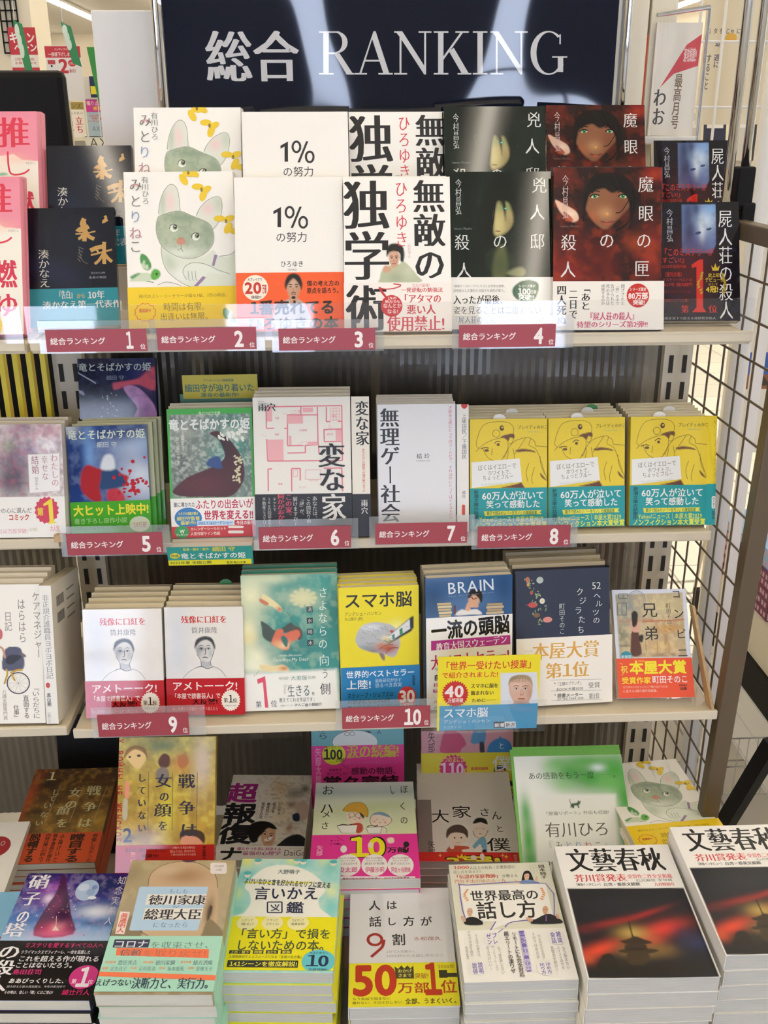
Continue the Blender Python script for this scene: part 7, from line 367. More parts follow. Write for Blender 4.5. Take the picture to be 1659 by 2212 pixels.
struct('wall_right', MB().box(FX1, FX1+.1, FY0, WY0, 0, H).box(FX1, FX1+.1, WY1, FY1, 0, H).box(FX1, FX1+.1, WY0, WY1, 2.6, H), M_WALL)
PANES = [(-2.15, -1.45), (-.75, -.1), (.85, 1.5), (3.0, 3.6)]
wf = MB(); xs = [FX0] + [v for p in PANES for v in p] + [FX1]
for i in range(0, len(xs), 2): wf.box(xs[i], xs[i+1], FY0-.1, FY0, 0, H)
for a, b in PANES: wf.box(a, b, FY0-.1, FY0, 0, .12).box(a, b, FY0-.1, FY0, 2.65, H)
struct('wall_front', wf, mat('front_wall', '5a5348', rough=.8))
M_SKYPANE = mat('daylight_pane', 'd4e2ff', rough=.2, emit=WINDOW_L)
for i, (a, b) in enumerate(PANES):
    o = struct('window_%d' % (i+1), MB().box(a, a+.05, FY0-.02, FY0+.05, .12, 2.65).box(b-.05, b, FY0-.02, FY0+.05, .12, 2.65).box(a, b, FY0-.02, FY0+.05, 1.0, 1.05), M_DARK)
    tag(MB().add([(a, FY0-.05, .12), (b, FY0-.05, .12), (b, FY0-.05, 2.65), (a, FY0-.05, 2.65)], [(0, 1, 2, 3)]).build('pane', M_SKYPANE, o))
o = struct('window_%d' % (len(PANES)+1), MB().box(FX1, FX1+.08, WY0, WY1, 0, .08).box(FX1, FX1+.08, WY0, WY1, 2.52, 2.6).box(FX1, FX1+.08, 5.0, 5.06, 0, 2.6), M_UPR)
MB().box(FX1+.04, FX1+.046, WY0, WY1, .08, 2.52).build('pane', M_CLEAR, o)
M_TUBE = mat('lit_tube', 'fff3e0', emit=TUBE_L)
for i, x in enumerate((-7.4, -6.05, -4.75, -3.4, -2.1, -.8, .5, 1.8, 3.1, 4.5)):
    for j, (ya, yb) in enumerate(((-3.4, 1.9), (2.2, 7.4), (7.7, 12.9), (13.2, 18.6))):
        e = empty('ceiling_light', (x, (ya+yb)/2, H), 'white fluorescent strip light on the ceiling, row %d from the left wall, %s' % (i+1, ('by the windows', 'second length', 'third length', 'far end')[j]), 'ceiling light', 'ceiling strip lights')
        L = (yb-ya)/2
        MB().box(-.07, .07, -L, L, -.03, -.002).build('housing', M_WHITE, e)
        MB().tube([(0, -L+.02, -.05), (0, L-.02, -.05)], .022, 8).build('tube', M_TUBE, e)

# ------------------------------------------------------------------ shelving units
def upright(x, y, parent, z1=1.27, wd=.042):
    u = MB().box(x-wd/2, x+wd/2, y, y+.03, 0, z1).build('upright', M_UPR, parent)
    s = MB(); z = .1
    while z < z1-.05:
        for dx in (-.010, .010): s.box(x+dx-.0032, x+dx+.0032, y-.0008, y+.0005, z, z+.026)
        z += .040
    s.build('slots', M_DARK, u)
BACK = 1.425
M_PANEL = mat('ribbed_plastic', '443f37', rough=.3, alpha=.93)
def ribbed(x0, x1, z0, z1, y, parent):
    m = MB(); n = int((x1-x0)/.006); vs = []; fs = []
    for i in range(n+1):
        x = x0 + (x1-x0)*i/n; yy = y + (.0012 if i % 2 else 0); vs += [(x, yy, z0), (x, yy, z1)]
    for i in range(n): fs.append((2*i, 2*i+2, 2*i+3, 2*i+1))
    m.add(vs, fs); return m.build('back_panel', M_PANEL, parent)
def shelf(x0, x1, yf, top, parent, lip):
    m = MB().box(x0, x1, yf+.006, BACK-.012, top-.012, top).box(x0, x1, yf, yf+.006, lip-.0135, lip)
    return m.build('shelf', M_SHELF, parent, bevel=.0015)
SU = empty('shelving_unit', (.08, 1.3, 0), 'cream steel shelving unit with ribbed grey back panels, holding the ranked books', 'shelving unit')
SU.location = (0, 0, 0)
shelf(-.362, .503, 1.178, 1.2815, SU, 1.287); shelf(-.362, .508, 1.240, .9945, SU, .9990); shelf(-.362, .508, 1.142, .7695, SU, .7745)
shelf(-.362, .508, .70, .42, SU, .42)
upright(-.385, BACK-.01, SU); upright(.497, BACK-.01, SU)
ribbed(-.362, .475, 1.02, 1.262, BACK-.002, SU); ribbed(-.362, .475, .79, .97, BACK-.002, SU); ribbed(-.362, .475, .43, .74, BACK-.002, SU)
MB().box(-.36, .47, BACK-.02, BACK-.012, .975, .985).box(-.36, .47, BACK-.02, BACK-.012, .745, .755).build('cross_rail', M_UPR, SU)
SL = empty('shelving_unit', (0, 0, 0), 'neighbouring cream shelving unit cut off by the left edge of the photo', 'shelving unit')
shelf(-1.26, -.368, 1.178, 1.2815, SL, 1.287); shelf(-1.26, -.378, 1.244, 1.002, SL, 1.007); shelf(-1.26, -.372, 1.150, .7695, SL, .7745); shelf(-1.26, -.368, .70, .42, SL, .42)
ribbed(-1.25, -.41, .79, 1.0, BACK-.002, SL); ribbed(-1.25, -.41, .43, .74, BACK-.002, SL)

def page(col='e9dfc6'): return lin(col)

# ------------------------------------------------------------------ books
MESH = {}
ORD = ['second', 'third', 'fourth', 'fifth', 'sixth', 'seventh', 'eighth', 'ninth', 'tenth', 'eleventh', 'twelfth']
def pose(n): return POSE[n]
def cover_mesh(key, W, Hh, T, col, hard, spine, paints=(), art=(), gloss=0, step=13):
    if key in MESH: return MESH[key]
    w, h = W*1e-4, Hh*1e-4; tb = .0022 if hard else .0005; mb = MB()
    face_mesh(mb, W, Hh, col, paints, art, 0, step=step)
    # front board sides, back board, spine
    mb.box(-w/2, w/2, 2e-5, tb, 0, h, col); mb.box(-w/2, w/2, T-tb, T, 0, h, col)
    s = 1 if spine == 'R' else -1
    if hard:   # rounded spine
        n = 8; vs = []; fs = []
        for i in range(n+1):
            a = math.pi*i/n; vs += [(s*(w/2 + .003*math.sin(a)), T*i/n, 0), (s*(w/2 + .003*math.sin(a)), T*i/n, h)]
        for i in range(n): fs.append((2*i, 2*i+2, 2*i+3, 2*i+1))
        mb.add(vs, fs, col)
    else: mb.box(s*w/2-.0006, s*w/2+.0002, 2e-5, T, 0, h, col)
    MESH[key] = mb.mesh('cover', M_GLOSS if gloss else M_PRINT); return MESH[key]
def pages_mesh(key, W, Hh, T, hard, spine, pcol):
    if key in MESH: return MESH[key]
    w, h = W*1e-4, Hh*1e-4; i = .003 if hard else .0006; tb = .0023 if hard else .0006; s = 1 if spine == 'R' else -1
    a, b = (-w/2+i, w/2-.0008) if s > 0 else (-w/2+.0008, w/2-i)
    mb = MB().box(a, b, tb, T-tb, i, h-i, pcol); MESH[key] = mb.mesh('page_block', M_PAGE); return MESH[key]
def book(name, cov, ps, T, label, cat='book', group=None, hard=0, spine='R', pcol='e9dfc6', plain=False, side=None):
    """one book: an Empty at the foot of its front cover; children cover, page_block, belly_band"""
    x, y, z, yaw, lean, w, h = ps
    col, gloss, fine, aw, ah, paints, art, bands = ART[cov]
    W, Hh = round(aw*1e4), round(ah*1e4)
    o = empty(name, (x, y, z), label, cat, group, rot=(-math.radians(lean), 0, math.radians(yaw)))
    c0 = side or col; key = (cov, T, plain)
    if plain: me = cover_mesh(key, W, Hh, T, c0, hard, spine)
    else: me = cover_mesh(key, W, Hh, T, col, hard, spine, paints, art, gloss, step=10 if fine else 13)
    link('cover', me, o); link('page_block', pages_mesh((cov, T, 'p'), W, Hh, T, hard, spine, pcol), o)
    for i, b in enumerate(bands):
        k = (cov, T, 'band', i, plain)
        if k not in MESH:
            mb = MB(); e = 4; X = aw/2+.0004; za, zb = (Hh-b[2])*1e-4, (Hh-b[1])*1e-4
            face_mesh(mb, W, Hh, b[0], b[3] if not plain else [], b[4] if not plain else [], -.0005, v0=b[1], v1=b[2], u0=-e, u1=W+e)
            s = 1 if spine == 'R' else -1; xs_ = s*(X + (.0034 if hard else 0))
            mb.add([(xs_, -.0005, za), (xs_, T+.0003, za), (xs_, T+.0003, zb), (xs_, -.0005, zb)], [(0, 1, 2, 3)], b[0])
            if hard: mb.add([(s*X, -.0005, za), (xs_, -.0005, za), (xs_, -.0005, zb), (s*X, -.0005, zb)], [(0, 1, 2, 3)], b[0])
            mb.add([(-X, T+.0003, za), (X, T+.0003, za), (X, T+.0003, zb), (-X, T+.0003, zb)], [(0, 1, 2, 3)], b[0])
            MESH[k] = mb.mesh('belly_band', M_GLOSS if gloss else M_PRINT)
        link('belly_band', MESH[k], o)
    return o
def copies(n, name, cov, ps, T, what, group, down=False, jit=0, **kw):
    """further copies behind (or under) the front one"""
    x, y, z, yaw, lean, w, h = ps; rng = random.Random(cov)
    for k in range(1, n+1):
        d = T + .0006
        if down:
            a = math.radians(lean); yw = math.radians(yaw)
            dx, dy, dz = -math.sin(yw)*math.cos(a)*d*k, math.cos(yw)*math.cos(a)*d*k, -math.sin(a)*d*k
        else:
            d = d/math.cos(math.radians(lean)); yw = math.radians(yaw); dx, dy, dz = -math.sin(yw)*d*k, math.cos(yw)*d*k, 0
        jx = rng.uniform(-jit, jit); jy = rng.uniform(-jit, jit) if down else 0
        book(name, cov, (x+dx+jx, y+dy+jy, z+dz, yaw+rng.uniform(-1, 1)*jit*200, lean, w, h), T,
             ('%s copy down %s' if down else '%s copy back in the row %s') % (ORD[k-1], what), 'book', group, plain=True, **kw)
def slip(o, T, w, h, cx, col='e6e4de'):
    """order slip whose rounded tab sticks out of the top of the book"""
    r = .009; vs = [(cx-r, T*.5, h-.02), (cx+r, T*.5, h-.02)]; 
    for i in range(9):
        a = math.pi*i/8; vs.append((cx+r*math.cos(a), T*.5, h+r*.75*math.sin(a)))
    me = MB().add(vs, [tuple(range(len(vs)))], col).add([(v[0], v[1]+.0004, v[2]) for v in vs], [tuple(range(len(vs)))], col)
    return me.build('order_slip', M_PRINT, o)

POSE = {'A1f': (-0.441,1.204,1.289,1.7,22,0.131,0.189),
 'A1r': (-0.437,1.3,1.361,1.0,20,0.131,0.189),
 'A2f': (-0.325,1.25,1.289,5,25,0.106,0.151),
 'A2r': (-0.313,1.32,1.356,0,20,0.106,0.151),
 'A3f': (-0.189,1.236,1.289,3,21.8,0.133,0.193),
 'A3r': (-0.183,1.29,1.361,0,20,0.133,0.193),
 'A4f': (-0.056,1.203,1.289,0,22.7,0.13,0.188),
 'A4r': (-0.047,1.262,1.36,0,20,0.13,0.188),
 'A5f': (0.073,1.193,1.289,-1.4,22.8,0.129,0.188),
 'A5r': (0.084,1.294,1.36,0,20,0.129,0.188),
 'A6f': (0.196,1.198,1.289,-3,22.3,0.128,0.193),
 'A6r': (0.202,1.272,1.361,-0.2,20,0.129,0.193),
 'A7f': (0.325,1.186,1.289,-2.5,18,0.13,0.193),
 'A7r': (0.343,1.324,1.363,0,20,0.131,0.193),
 'A8f': (0.455,1.236,1.289,-2,22,0.106,0.151),
 'A8r': (0.49,1.38,1.358,0,20,0.106,0.151),
 'B0': (-0.422,1.249,1.008,-1.1,15,0.106,0.151),
 'B1f': (-0.312,1.264,1.0,2.6,15,0.106,0.151),
 'B1r': (-0.306,1.33,1.077,-0.6,15,0.106,0.151),
 'B2': (-0.173,1.256,1.0,0.9,15,0.113,0.174),
 'B3': (-0.051,1.249,1.0,-0.7,15,0.13,0.189),
 'B4': (0.104,1.261,1.0,-0.8,15,0.106,0.174),
 'B5': (0.231,1.264,1.0,-0.5,15,0.106,0.151),
 'B6': (0.34,1.264,1.0,1,15,0.106,0.151),
 'B7': (0.453,1.263,1.0,-1.5,15,0.105,0.151),
 'B3s': (0.0275,1.247,1.0,-0.7,15,0.024,0.189),
 'B4s': (0.1665,1.256,1.0,-0.8,15,0.016,0.174),
 'B8s': (0.5125,1.262,1.0,-1.5,15,0.013,0.151),
 'C0s': (-0.392,1.158,0.775,-1.4,13,0.016,0.189),
 'C0': (-0.467,1.162,0.775,-1.4,15,0.13,0.189),
 'C1': (-0.297,1.168,0.775,-1.1,15.5,0.105,0.149),
 'C2': (-0.189,1.169,0.775,-1.7,15,0.105,0.149),
 'C3': (-0.072,1.175,0.775,0.4,14.9,0.13,0.188),
 'C4': (0.049,1.177,0.775,2.2,8,0.107,0.173),
 'C5': (0.17,1.168,0.775,3.5,8,0.117,0.188),
 'C6': (0.301,1.169,0.775,3,14.6,0.13,0.189),
 'C7': (0.431,1.17,0.775,-1.2,34,0.105,0.151),
 'D1': (-0.422,1.148,0.552,-0.3,80.1,0.128,0.182),
 'D2': (-0.24,1.0455,0.6056,-1.9,30,0.128,0.182),
 'D3': (-0.133,1.185,0.513,-3.8,85.8,0.131,0.188),
 'D4': (0.018,1.3265,0.4914,-1.1,14.5,0.148,0.21),
 'D5': (0.021,1.055,0.586,-1.6,90,0.148,0.21),
 'D6': (0.194,1.3008,0.4094,-1.7,15.4,0.148,0.21),
 'D7': (0.176,1.15,0.527,-3.4,84.6,0.148,0.21),
 'D8': (0.325,1.094,0.538,-0.8,50,0.16,0.174),
 'D9': (0.461,1.08,0.6,5,89.5,0.133,0.193),
 'E1': (-0.361,0.865,0.6,-3.1,85.6,0.131,0.189),
 'E2': (-0.218,0.838,0.63,-2.9,83,0.131,0.189),
 'E3': (-0.086,0.884,0.607,-3.4,88.6,0.131,0.186),
 'E4': (0.062,0.874,0.556,-1.8,87.9,0.131,0.188),
 'E5': (0.194,0.853,0.612,-0.8,88.5,0.131,0.188),
 'E6': (0.338,0.828,0.635,-1.5,88,0.148,0.21),
 'E7': (0.494,0.836,0.654,-0.6,88,0.148,0.21)}
P = lambda k, **d: tuple(v + d.get(n, 0) for n, v in zip(('x', 'y', 'z', 'yaw', 'lean', 'w', 'h'), POSE[k]))
CREAM = 'e4d9bd'; GREY = 'cbc9c0'; PALE = 'dedbd2'

# ---- top shelf, front tier and raised rear tier
top = [
 ('A1', 'A1f', 'A1r', .018, 1, 'R', 'hardcover_book', 'pink and cream hardcover with big red brush letters', 'far left'),
 ('A2', 'A2f', 'A2r', .014, 0, 'R', 'paperback_book', 'glossy navy paperback with gold brush letters', 'beside the pink hardcover'),
 ('A3', 'A3f', 'A3r', .021, 1, 'R', 'hardcover_book', 'white hardcover with a grey-green cat and yellow blossoms', 'beside the navy paperback'),
 ('A4', 'A4f', 'A4r', .018, 0, 'L', 'paperback_book', 'plain white book titled 1% in dark type', 'beside the cat hardcover'),
 ('A5', 'A5f', 'A5r', .017, 0, 'R', 'paperback_book', 'white book with huge black brush characters', 'right of the 1% book'),
 ('A6', 'A6f', 'A6r', .021, 1, 'R', 'hardcover_book', 'dark green hardcover with a shadowed face', 'left of the red-faced hardcover'),
 ('A7', 'A7f', 'A7r', .021, 1, 'R', 'hardcover_book', 'dark red hardcover with a green-eyed face', 'right of the dark green hardcover'),
 ('A8', 'A8f', 'A8r', .016, 0, 'R', 'paperback_book', 'black paperback with a blue face panel and red lettering', 'at the right end'),
]
TG = 'books on the top shelf'
for cov, f, r, T, hard, sp, nm, what, where in top:
    book(nm, cov, P(f), T, '%s, front copy, %s' % (what, where), 'book', TG, hard=hard, spine=sp)
    book(nm, cov, P(r), T, '%s, raised copy behind' % what, 'book', TG, hard=hard, spine=sp)
copies(1, 'hardcover_book', 'A1', P('A1f'), .012, 'behind the pink front hardcover', TG, hard=1)
copies(1, 'hardcover_book', 'A1', P('A1r'), .018, 'behind the raised pink hardcover', TG, hard=1)
for cov, f, what in (('A5', 'A5f', 'behind the front book with black brush characters'), ('A7', 'A7f', 'behind the front red hardcover')):
    copies(1, 'paperback_book', cov, P(f), .017 if cov == 'A5' else .021, what, TG, hard=cov == 'A7')
# clear riser that carries the rear tier
ri = empty('display_riser', (0, 0, 0), 'clear acrylic step on the top shelf lifting the rear row of books', 'display riser')
for x0, x1, yy, zz in ((-.50, -.375, 1.245, 1.352), (-.37, -.262, 1.31, 1.349), (-.25, -.118, 1.26, 1.352), (-.112, .02, 1.26, 1.352), (.022, .148, 1.29, 1.352), (.14, .265, 1.272, 1.352), (.28, .408, 1.32, 1.354), (.44, .503, 1.375, 1.352)):
    MB().box(x0, x1, yy+.03, min(yy+.1, 1.42), zz-.003, zz-.0005).box(x0, x1, min(yy+.097, 1.417), min(yy+.1, 1.42), 1.283, zz-.003).build('step', M_CLEAR, ri)
# acrylic guard along the shelf edge
g = empty('shelf_guard', (0, 0, 0), 'clear acrylic guard strip along the top shelf edge mirroring the windows', 'shelf guard')
a = math.radians(3)
MB().box(-.362, .502, 1.1745, 1.1765, 1.284, 1.327).build('strip', M_CLEAR, g)
MB().box(-1.2, -.367, 1.1745, 1.1765, 1.284, 1.327).build('strip', M_CLEAR, g)

# ---- second shelf
G2 = 'books on the second shelf'
book('paperback_book', 'B0', P('B0'), .016, 'pale paperback with purple flowers and a red number one burst, left unit', 'book', G2)
copies(2, 'paperback_book', 'B0', P('B0'), .016, 'behind the purple flower paperback', G2, side='e6dcc8')
es = empty('wooden_easel', (-.3745, 1.25, 1.003), 'small wooden book easel beside the purple flower paperback', 'book easel', rot=(-math.radians(14), 0, 0))
MB().box(-.006, .006, 0, .012, 0, .155).build('board', M_WOOD, es); MB().box(-.006, .006, -.02, .0, 0, .01).build('foot', M_WOOD, es)
book('paperback_book', 'B1', P('B1f'), .012, 'blue paperback with red petals and a green band, front copy above tag 5', 'book', G2, side='8f9a70')
copies(3, 'paperback_book', 'B1', P('B1f'), .012, 'behind the blue paperback with a green band', G2, side='c8c8a0')
for o in [ob for ob in COL.objects if ob.get('label', '').endswith('blue paperback with a green band')]: o.location.x += .0045*['second', 'third', 'fourth'].index(o['label'].split()[0]) + .006
book('paperback_book', 'B1r', P('B1r'), .012, 'dark navy paperback with pink drapery raised behind the blue one', 'book', G2)
rb = empty('display_riser', (-.306, 1.36, .9945), 'clear acrylic block lifting the dark navy paperback', 'display riser'); MB().box(-.05, .05, -.025, .03, 0, .078).build('block', M_CLEAR, rb)
book('paperback_book', 'B2', P('B2'), .014, 'green framed paperback with a dark red swirl, right of the blue one', 'book', G2, spine='L')
copies(2, 'paperback_book', 'B2', P('B2'), .014, 'behind the green framed paperback', G2, side='d8d4bc')
book('paperback_book', 'B3', P('B3'), .017, 'cream book with a pink floor plan and a black band', 'book', G2)
copies(3, 'paperback_book', 'B3', P('B3'), .017, 'behind the floor plan book', G2, side='e6dfcc')
def spine_book(name, cov, k, depth, T, label, scol, pcol=CREAM, back=None):
    """a book standing edge-on, spine to the aisle"""
    x, y, z, yaw, lean, w, h = POSE[k]; col, gloss, fine, aw, ah, paints, art, bands = ART[cov]
    o = empty(name, (x, y, z), label, 'book', G2 if k[0] == 'B' else G3, rot=(-math.radians(lean), 0, math.radians(yaw)))
    mb = MB(); W, Hh = round(aw*1e4), round(ah*1e4)
    face_mesh(mb, W, Hh, col, paints, art, 0)
    mb.box(-w/2, -w/2+.0006, 2e-5, depth, 0, h, scol).box(w/2-.0006, w/2, 2e-5, depth, 0, h, scol).box(-w/2, w/2, 2e-5, .0006, 0, h, col)
    if back: back(mb, w/2+.0001, depth, h)
    mb.build('cover', M_PRINT, o); MB().box(-w/2+.0007, w/2-.0007, .0007, depth-.001, .0006, h-.0006, pcol).build('page_block', M_PAGE, o)
    for b in bands:
        m2 = MB(); face_mesh(m2, W, Hh, b[0], b[3], b[4], -.0005, v0=b[1], v1=b[2], u0=-4, u1=W+4)
        za, zb = (Hh-b[2])*1e-4, (Hh-b[1])*1e-4; X = w/2+.0004
        for s in (-1, 1): m2.add([(s*X, -.0005, za), (s*X, depth, za), (s*X, depth, zb), (s*X, -.0005, zb)], [(0, 1, 2, 3)], b[0])
        m2.build('belly_band', M_PRINT, o)
    return o
G3 = 'books on the third shelf'
spine_book('paperback_book', 'B3s', 'B3s', .11, .024, 'cream book turned spine out beside the floor plan book', 'efe9da')
book('paperback_book', 'B4', P('B4'), .012, 'white slim book with large black vertical title above tag 7', 'book', G2)
copies(4, 'paperback_book', 'B4', P('B4'), .012, 'behind the white slim book', G2, side='e2ddd2', jit=.001)
spine_book('paperback_book', 'B4s', 'B4s', .11, .016, 'thin white book with a red mark on its outward spine', 'efece4')
for k, nm, w_ in (('B5', 'left', 'nearest the thin white spine'), ('B6', 'middle', 'between two others'), ('B7', 'right', 'nearest the wire mesh')):
    o = book('paperback_book', 'B6', P(k), .0135, 'yellow paperback with a line-drawn boy, %s front copy, %s' % (nm, w_), 'book', G2, spine='L')
    slip(o, .0135, .105, .151, -.012, 'f0f0ec')
    copies(5, 'paperback_book', 'B6', P(k), .0135, 'behind the %s yellow paperback' % nm, G2, spine='L', side='dcd3b4')
for o in [ob for ob in COL.objects if ob.get('label', '').startswith('third copy back') and 'yellow' in ob['label']]: slip(o, .0135, .105, .151, .01, 'dededa')
for o in [ob for ob in COL.objects if ob.get('label', '').startswith('fourth copy back') and 'middle yellow' in ob['label']]: slip(o, .0135, .105, .151, .02, '2f8a4a')
spine_book('paperback_book', 'B8s', 'B8s', .10, .013, 'yellow and teal paperback turned spine out at the right end', 'ead028')

# ---- third shelf
def barcodes(mb, x, d, h):
    rng = random.Random(4)
    for zc in (h*.86, h*.74):
        yy = .02
        while yy < .052:
            t = rng.uniform(.0006, .0022); mb.add([(x, yy, zc-.007), (x, yy+t, zc-.007), (x, yy+t, zc+.007), (x, yy, zc+.007)], [(0, 1, 2, 3)], '3a3a3a'); yy += t + rng.uniform(.0006, .0016)
    for i in range(4): mb.add([(x, .064, h*.9-i*.013), (x, .1, h*.9-i*.013), (x, .1, h*.9-i*.013-.0025), (x, .064, h*.9-i*.013-.0025)], [(0, 1, 2, 3)], '9a968c')
book('paperback_book', 'C0', P('C0'), .017, 'cream book with hand-drawn bicycle and grey lettering, left unit', 'book', G3)
copies(3, 'paperback_book', 'C0', P('C0'), .017, 'behind the bicycle book', G3, side='dfd6c2')
o = spine_book('paperback_book', 'C0s', 'C0s', .125, .016, 'cream book turned spine out with barcodes on its back cover', 'ece7da', back=barcodes)
sp_ = empty('bookend', (-.352, 1.20, .7695), 'tan metal bookend between the bicycle book and the portrait paperbacks', 'bookend', rot=(-math.radians(8), 0, 0))
MB().box(-.0015, .0015, 0, .10, 0, .13).build('plate', M_WOOD, sp_); MB().box(-.0015, .012, 0, .10, 0, .002).build('foot', M_WOOD, sp_)
for k, nm in (('C1', 'left'), ('C2', 'right')):
    o = book('paperback_book', 'C1', P(k), .016, 'white paperback with a sketched portrait and red band, %s of the pair' % nm, 'book', G3, side='e2d8c8')
    copies(4, 'paperback_book', 'C1', P(k), .016, 'behind the %s sketched portrait paperback' % nm, G3, side='d6c7a2')
    if nm == 'right': slip([ob for ob in COL.objects if ob.get('label', '').startswith('fifth copy back') and 'right sketched' in ob['label']][0], .016, .105, .149, .02, '2f8a4a')
book('paperback_book', 'C3', P('C3'), .015, 'teal and cream book with a red-haired sleeper and a pink number one', 'book', G3)
copies(2, 'paperback_book', 'C3', P('C3'), .015, 'behind the teal book', G3, side='2f7a62')
book('paperback_book', 'C4', P('C4'), .012, 'yellow book with a brain and a phone, above tag 10', 'book', G3, spine='L')
copies(3, 'paperback_book', 'C4', P('C4'), .012, 'behind the yellow brain book', G3, spine='L', side='d8c838', jit=.002)
book('paperback_book', 'C5', P('C5'), .016, 'blue and white book with a reading boy and stacked books', 'book', G3, spine='L')
copies(2, 'paperback_book', 'C5', P('C5'), .016, 'behind the blue and white book', G3, spine='L', side='9a937f')
book('hardcover_book', 'C6', P('C6'), .020, 'navy hardcover with flowers and a cream band lettered in gold', 'book', G3, hard=1)
copies(3, 'hardcover_book', 'C6', P('C6'), .020, 'behind the navy flower hardcover', G3, hard=1, side='b3a78c')
book('paperback_book', 'C7', P('C7', z=.006), .014, 'paperback with a woman before a shop and an orange band', 'book', G3)
ez = empty('book_stand', (.431, 1.19, .7695), 'thin wooden stand with a clear foot holding the orange-banded paperback', 'book stand')
MB().add([(.070, -.045, .001), (.070, -.018, .001), (.062, .062, .112), (.062, .050, .116), (.074, -.045, .001), (.074, -.018, .001), (.066, .062, .112), (.066, .050, .116)], [(0, 1, 2, 3), (7, 6, 5, 4), (0, 4, 5, 1), (1, 5, 6, 2), (2, 6, 7, 3), (3, 7, 4, 0)]).build('side_board', M_WOOD, ez)
MB().box(-.05, .07, -.03, .03, .0005, .003).build('foot', M_CLEAR, ez)

# ---- display deck below
G4 = 'books on the lower deck'; G5 = 'books piled at the front of the deck'
book('comic_book', 'D1', P('D1'), .013, 'dark brown comic with an orange band lying at the left under the shelf', 'book', G4, pcol=GREY)
copies(4, 'comic_book', 'D1', P('D1'), .013, 'under the dark brown comic', G4, down=True, jit=.0015, pcol=GREY, side='c9502a')
book('comic_book', 'D2', P('D2'), .013, 'glossy golden comic with a red band leaning upright', 'book', G4, side='28305a')
book('paperback_book', 'D3', P('D3'), .015, 'white book with a smiling man and cats, partly under the yellow-teal book', 'book', G4, pcol=PALE)
copies(4, 'paperback_book', 'D3', P('D3'), .015, 'under the smiling man book', G4, down=True, jit=.001, pcol=PALE)
book('comic_book', 'D4', P('D4'), .014, 'blue and magenta comic standing at the back of the deck', 'book', G4)
book('comic_book', 'D5', P('D5'), .016, 'pale green comic with two round-faced people and a pink band', 'book', G4, pcol=GREY)
copies(5, 'comic_book', 'D5', P('D5'), .016, 'under the pale green comic', G4, down=True, jit=.001, pcol=GREY, side='e83a98')
book('comic_book', 'D6', P('D6'), .014, 'pink and yellow comic standing at the back of the deck', 'book', G4)
book('comic_book', 'D7', P('D7'), .014, 'beige comic with two people holding hands and a red band', 'book', G4, pcol=GREY)
copies(4, 'comic_book', 'D7', P('D7'), .014, 'under the beige comic', G4, down=True, jit=.001, pcol=GREY)
lf = [book('leaflet', 'D8', P('D8'), .0035, 'white and green leaflet with a tiny black cat, front of its sheaf', 'leaflet', 'green leaflets')]
for k in range(1, 5):
    book('leaflet', 'D8', P('D8', x=-.004*(k % 2), y=.0035*k, z=-.0005*k+.0022*k), .0028, '%s leaflet back in the white and green sheaf' % ORD[k-1], 'leaflet', 'green leaflets', plain=True, side='7cc05a')
book('hardcover_book', 'A3', P('D9'), .021, 'white cat hardcover lying flat beside the wire mesh', 'book', G4, hard=1)
copies(4, 'hardcover_book', 'A3', P('D9'), .021, 'under the flat cat hardcover', G4, down=True, jit=.001, hard=1)
def fill_pile(z, T, top=.4215):
    n = max(1, round((z-top)/T)); return (z-top)/n - .0006, n-1
front = [
 ('E1', 'paperback_book', .017, 6, 'purple and blue book with a glowing tower and black band', 'dcd8c8', '17151a'),
 ('E2', 'hardcover_book', .021, 6, 'beige book with a veiled bald man and mint band', 'dcdacd', 'a9dcc6'),
 ('E3', 'paperback_book', .017, 8, 'yellow and aqua book of rephrasing with a 10 badge', 'c9c9c0', 'e6e85a'),
 ('E4', 'paperback_book', .018, 5, 'grey-white book with a red 9 and yellow band', 'c9c8c2', 'e0dedb'),
 ('E5', 'paperback_book', .016, 7, 'white book with a purple speech bubble and three small figures', 'cbcac4', 'e6e4d8')]
for cov, nm, T, n, what, pc, sc in front:
    T, n = fill_pile(POSE[cov][2], T)
    book(nm, cov, P(cov), T, what + ', topmost', 'book', G5, pcol=pc, side=sc, spine='L' if cov in ('E3', 'E4') else 'R')
    copies(n, nm, cov, P(cov), T, 'under the ' + what.replace(' with ', ', ', 1).split(' and ')[0], G5, down=True, jit=.003, pcol=pc, side=sc, spine='L' if cov in ('E3', 'E4') else 'R')
for k, what in (('E6', 'left magazine with a dark red sunset cover'), ('E7', 'right-hand magazine with a dark red sunset cover, cut off by the frame')):
    T, n = fill_pile(POSE[k][2], .024)
    book('magazine', 'E6', P(k), T, what + ', topmost', 'magazine', 'magazine piles', pcol='cdcbc4', side='ece6d8', spine='L')
    copies(n, 'magazine', 'E6', P(k), T, 'under the ' + what.split(',')[0], 'magazine piles', down=True, jit=.003, pcol='cdcbc4', side='ece6d8', spine='L')
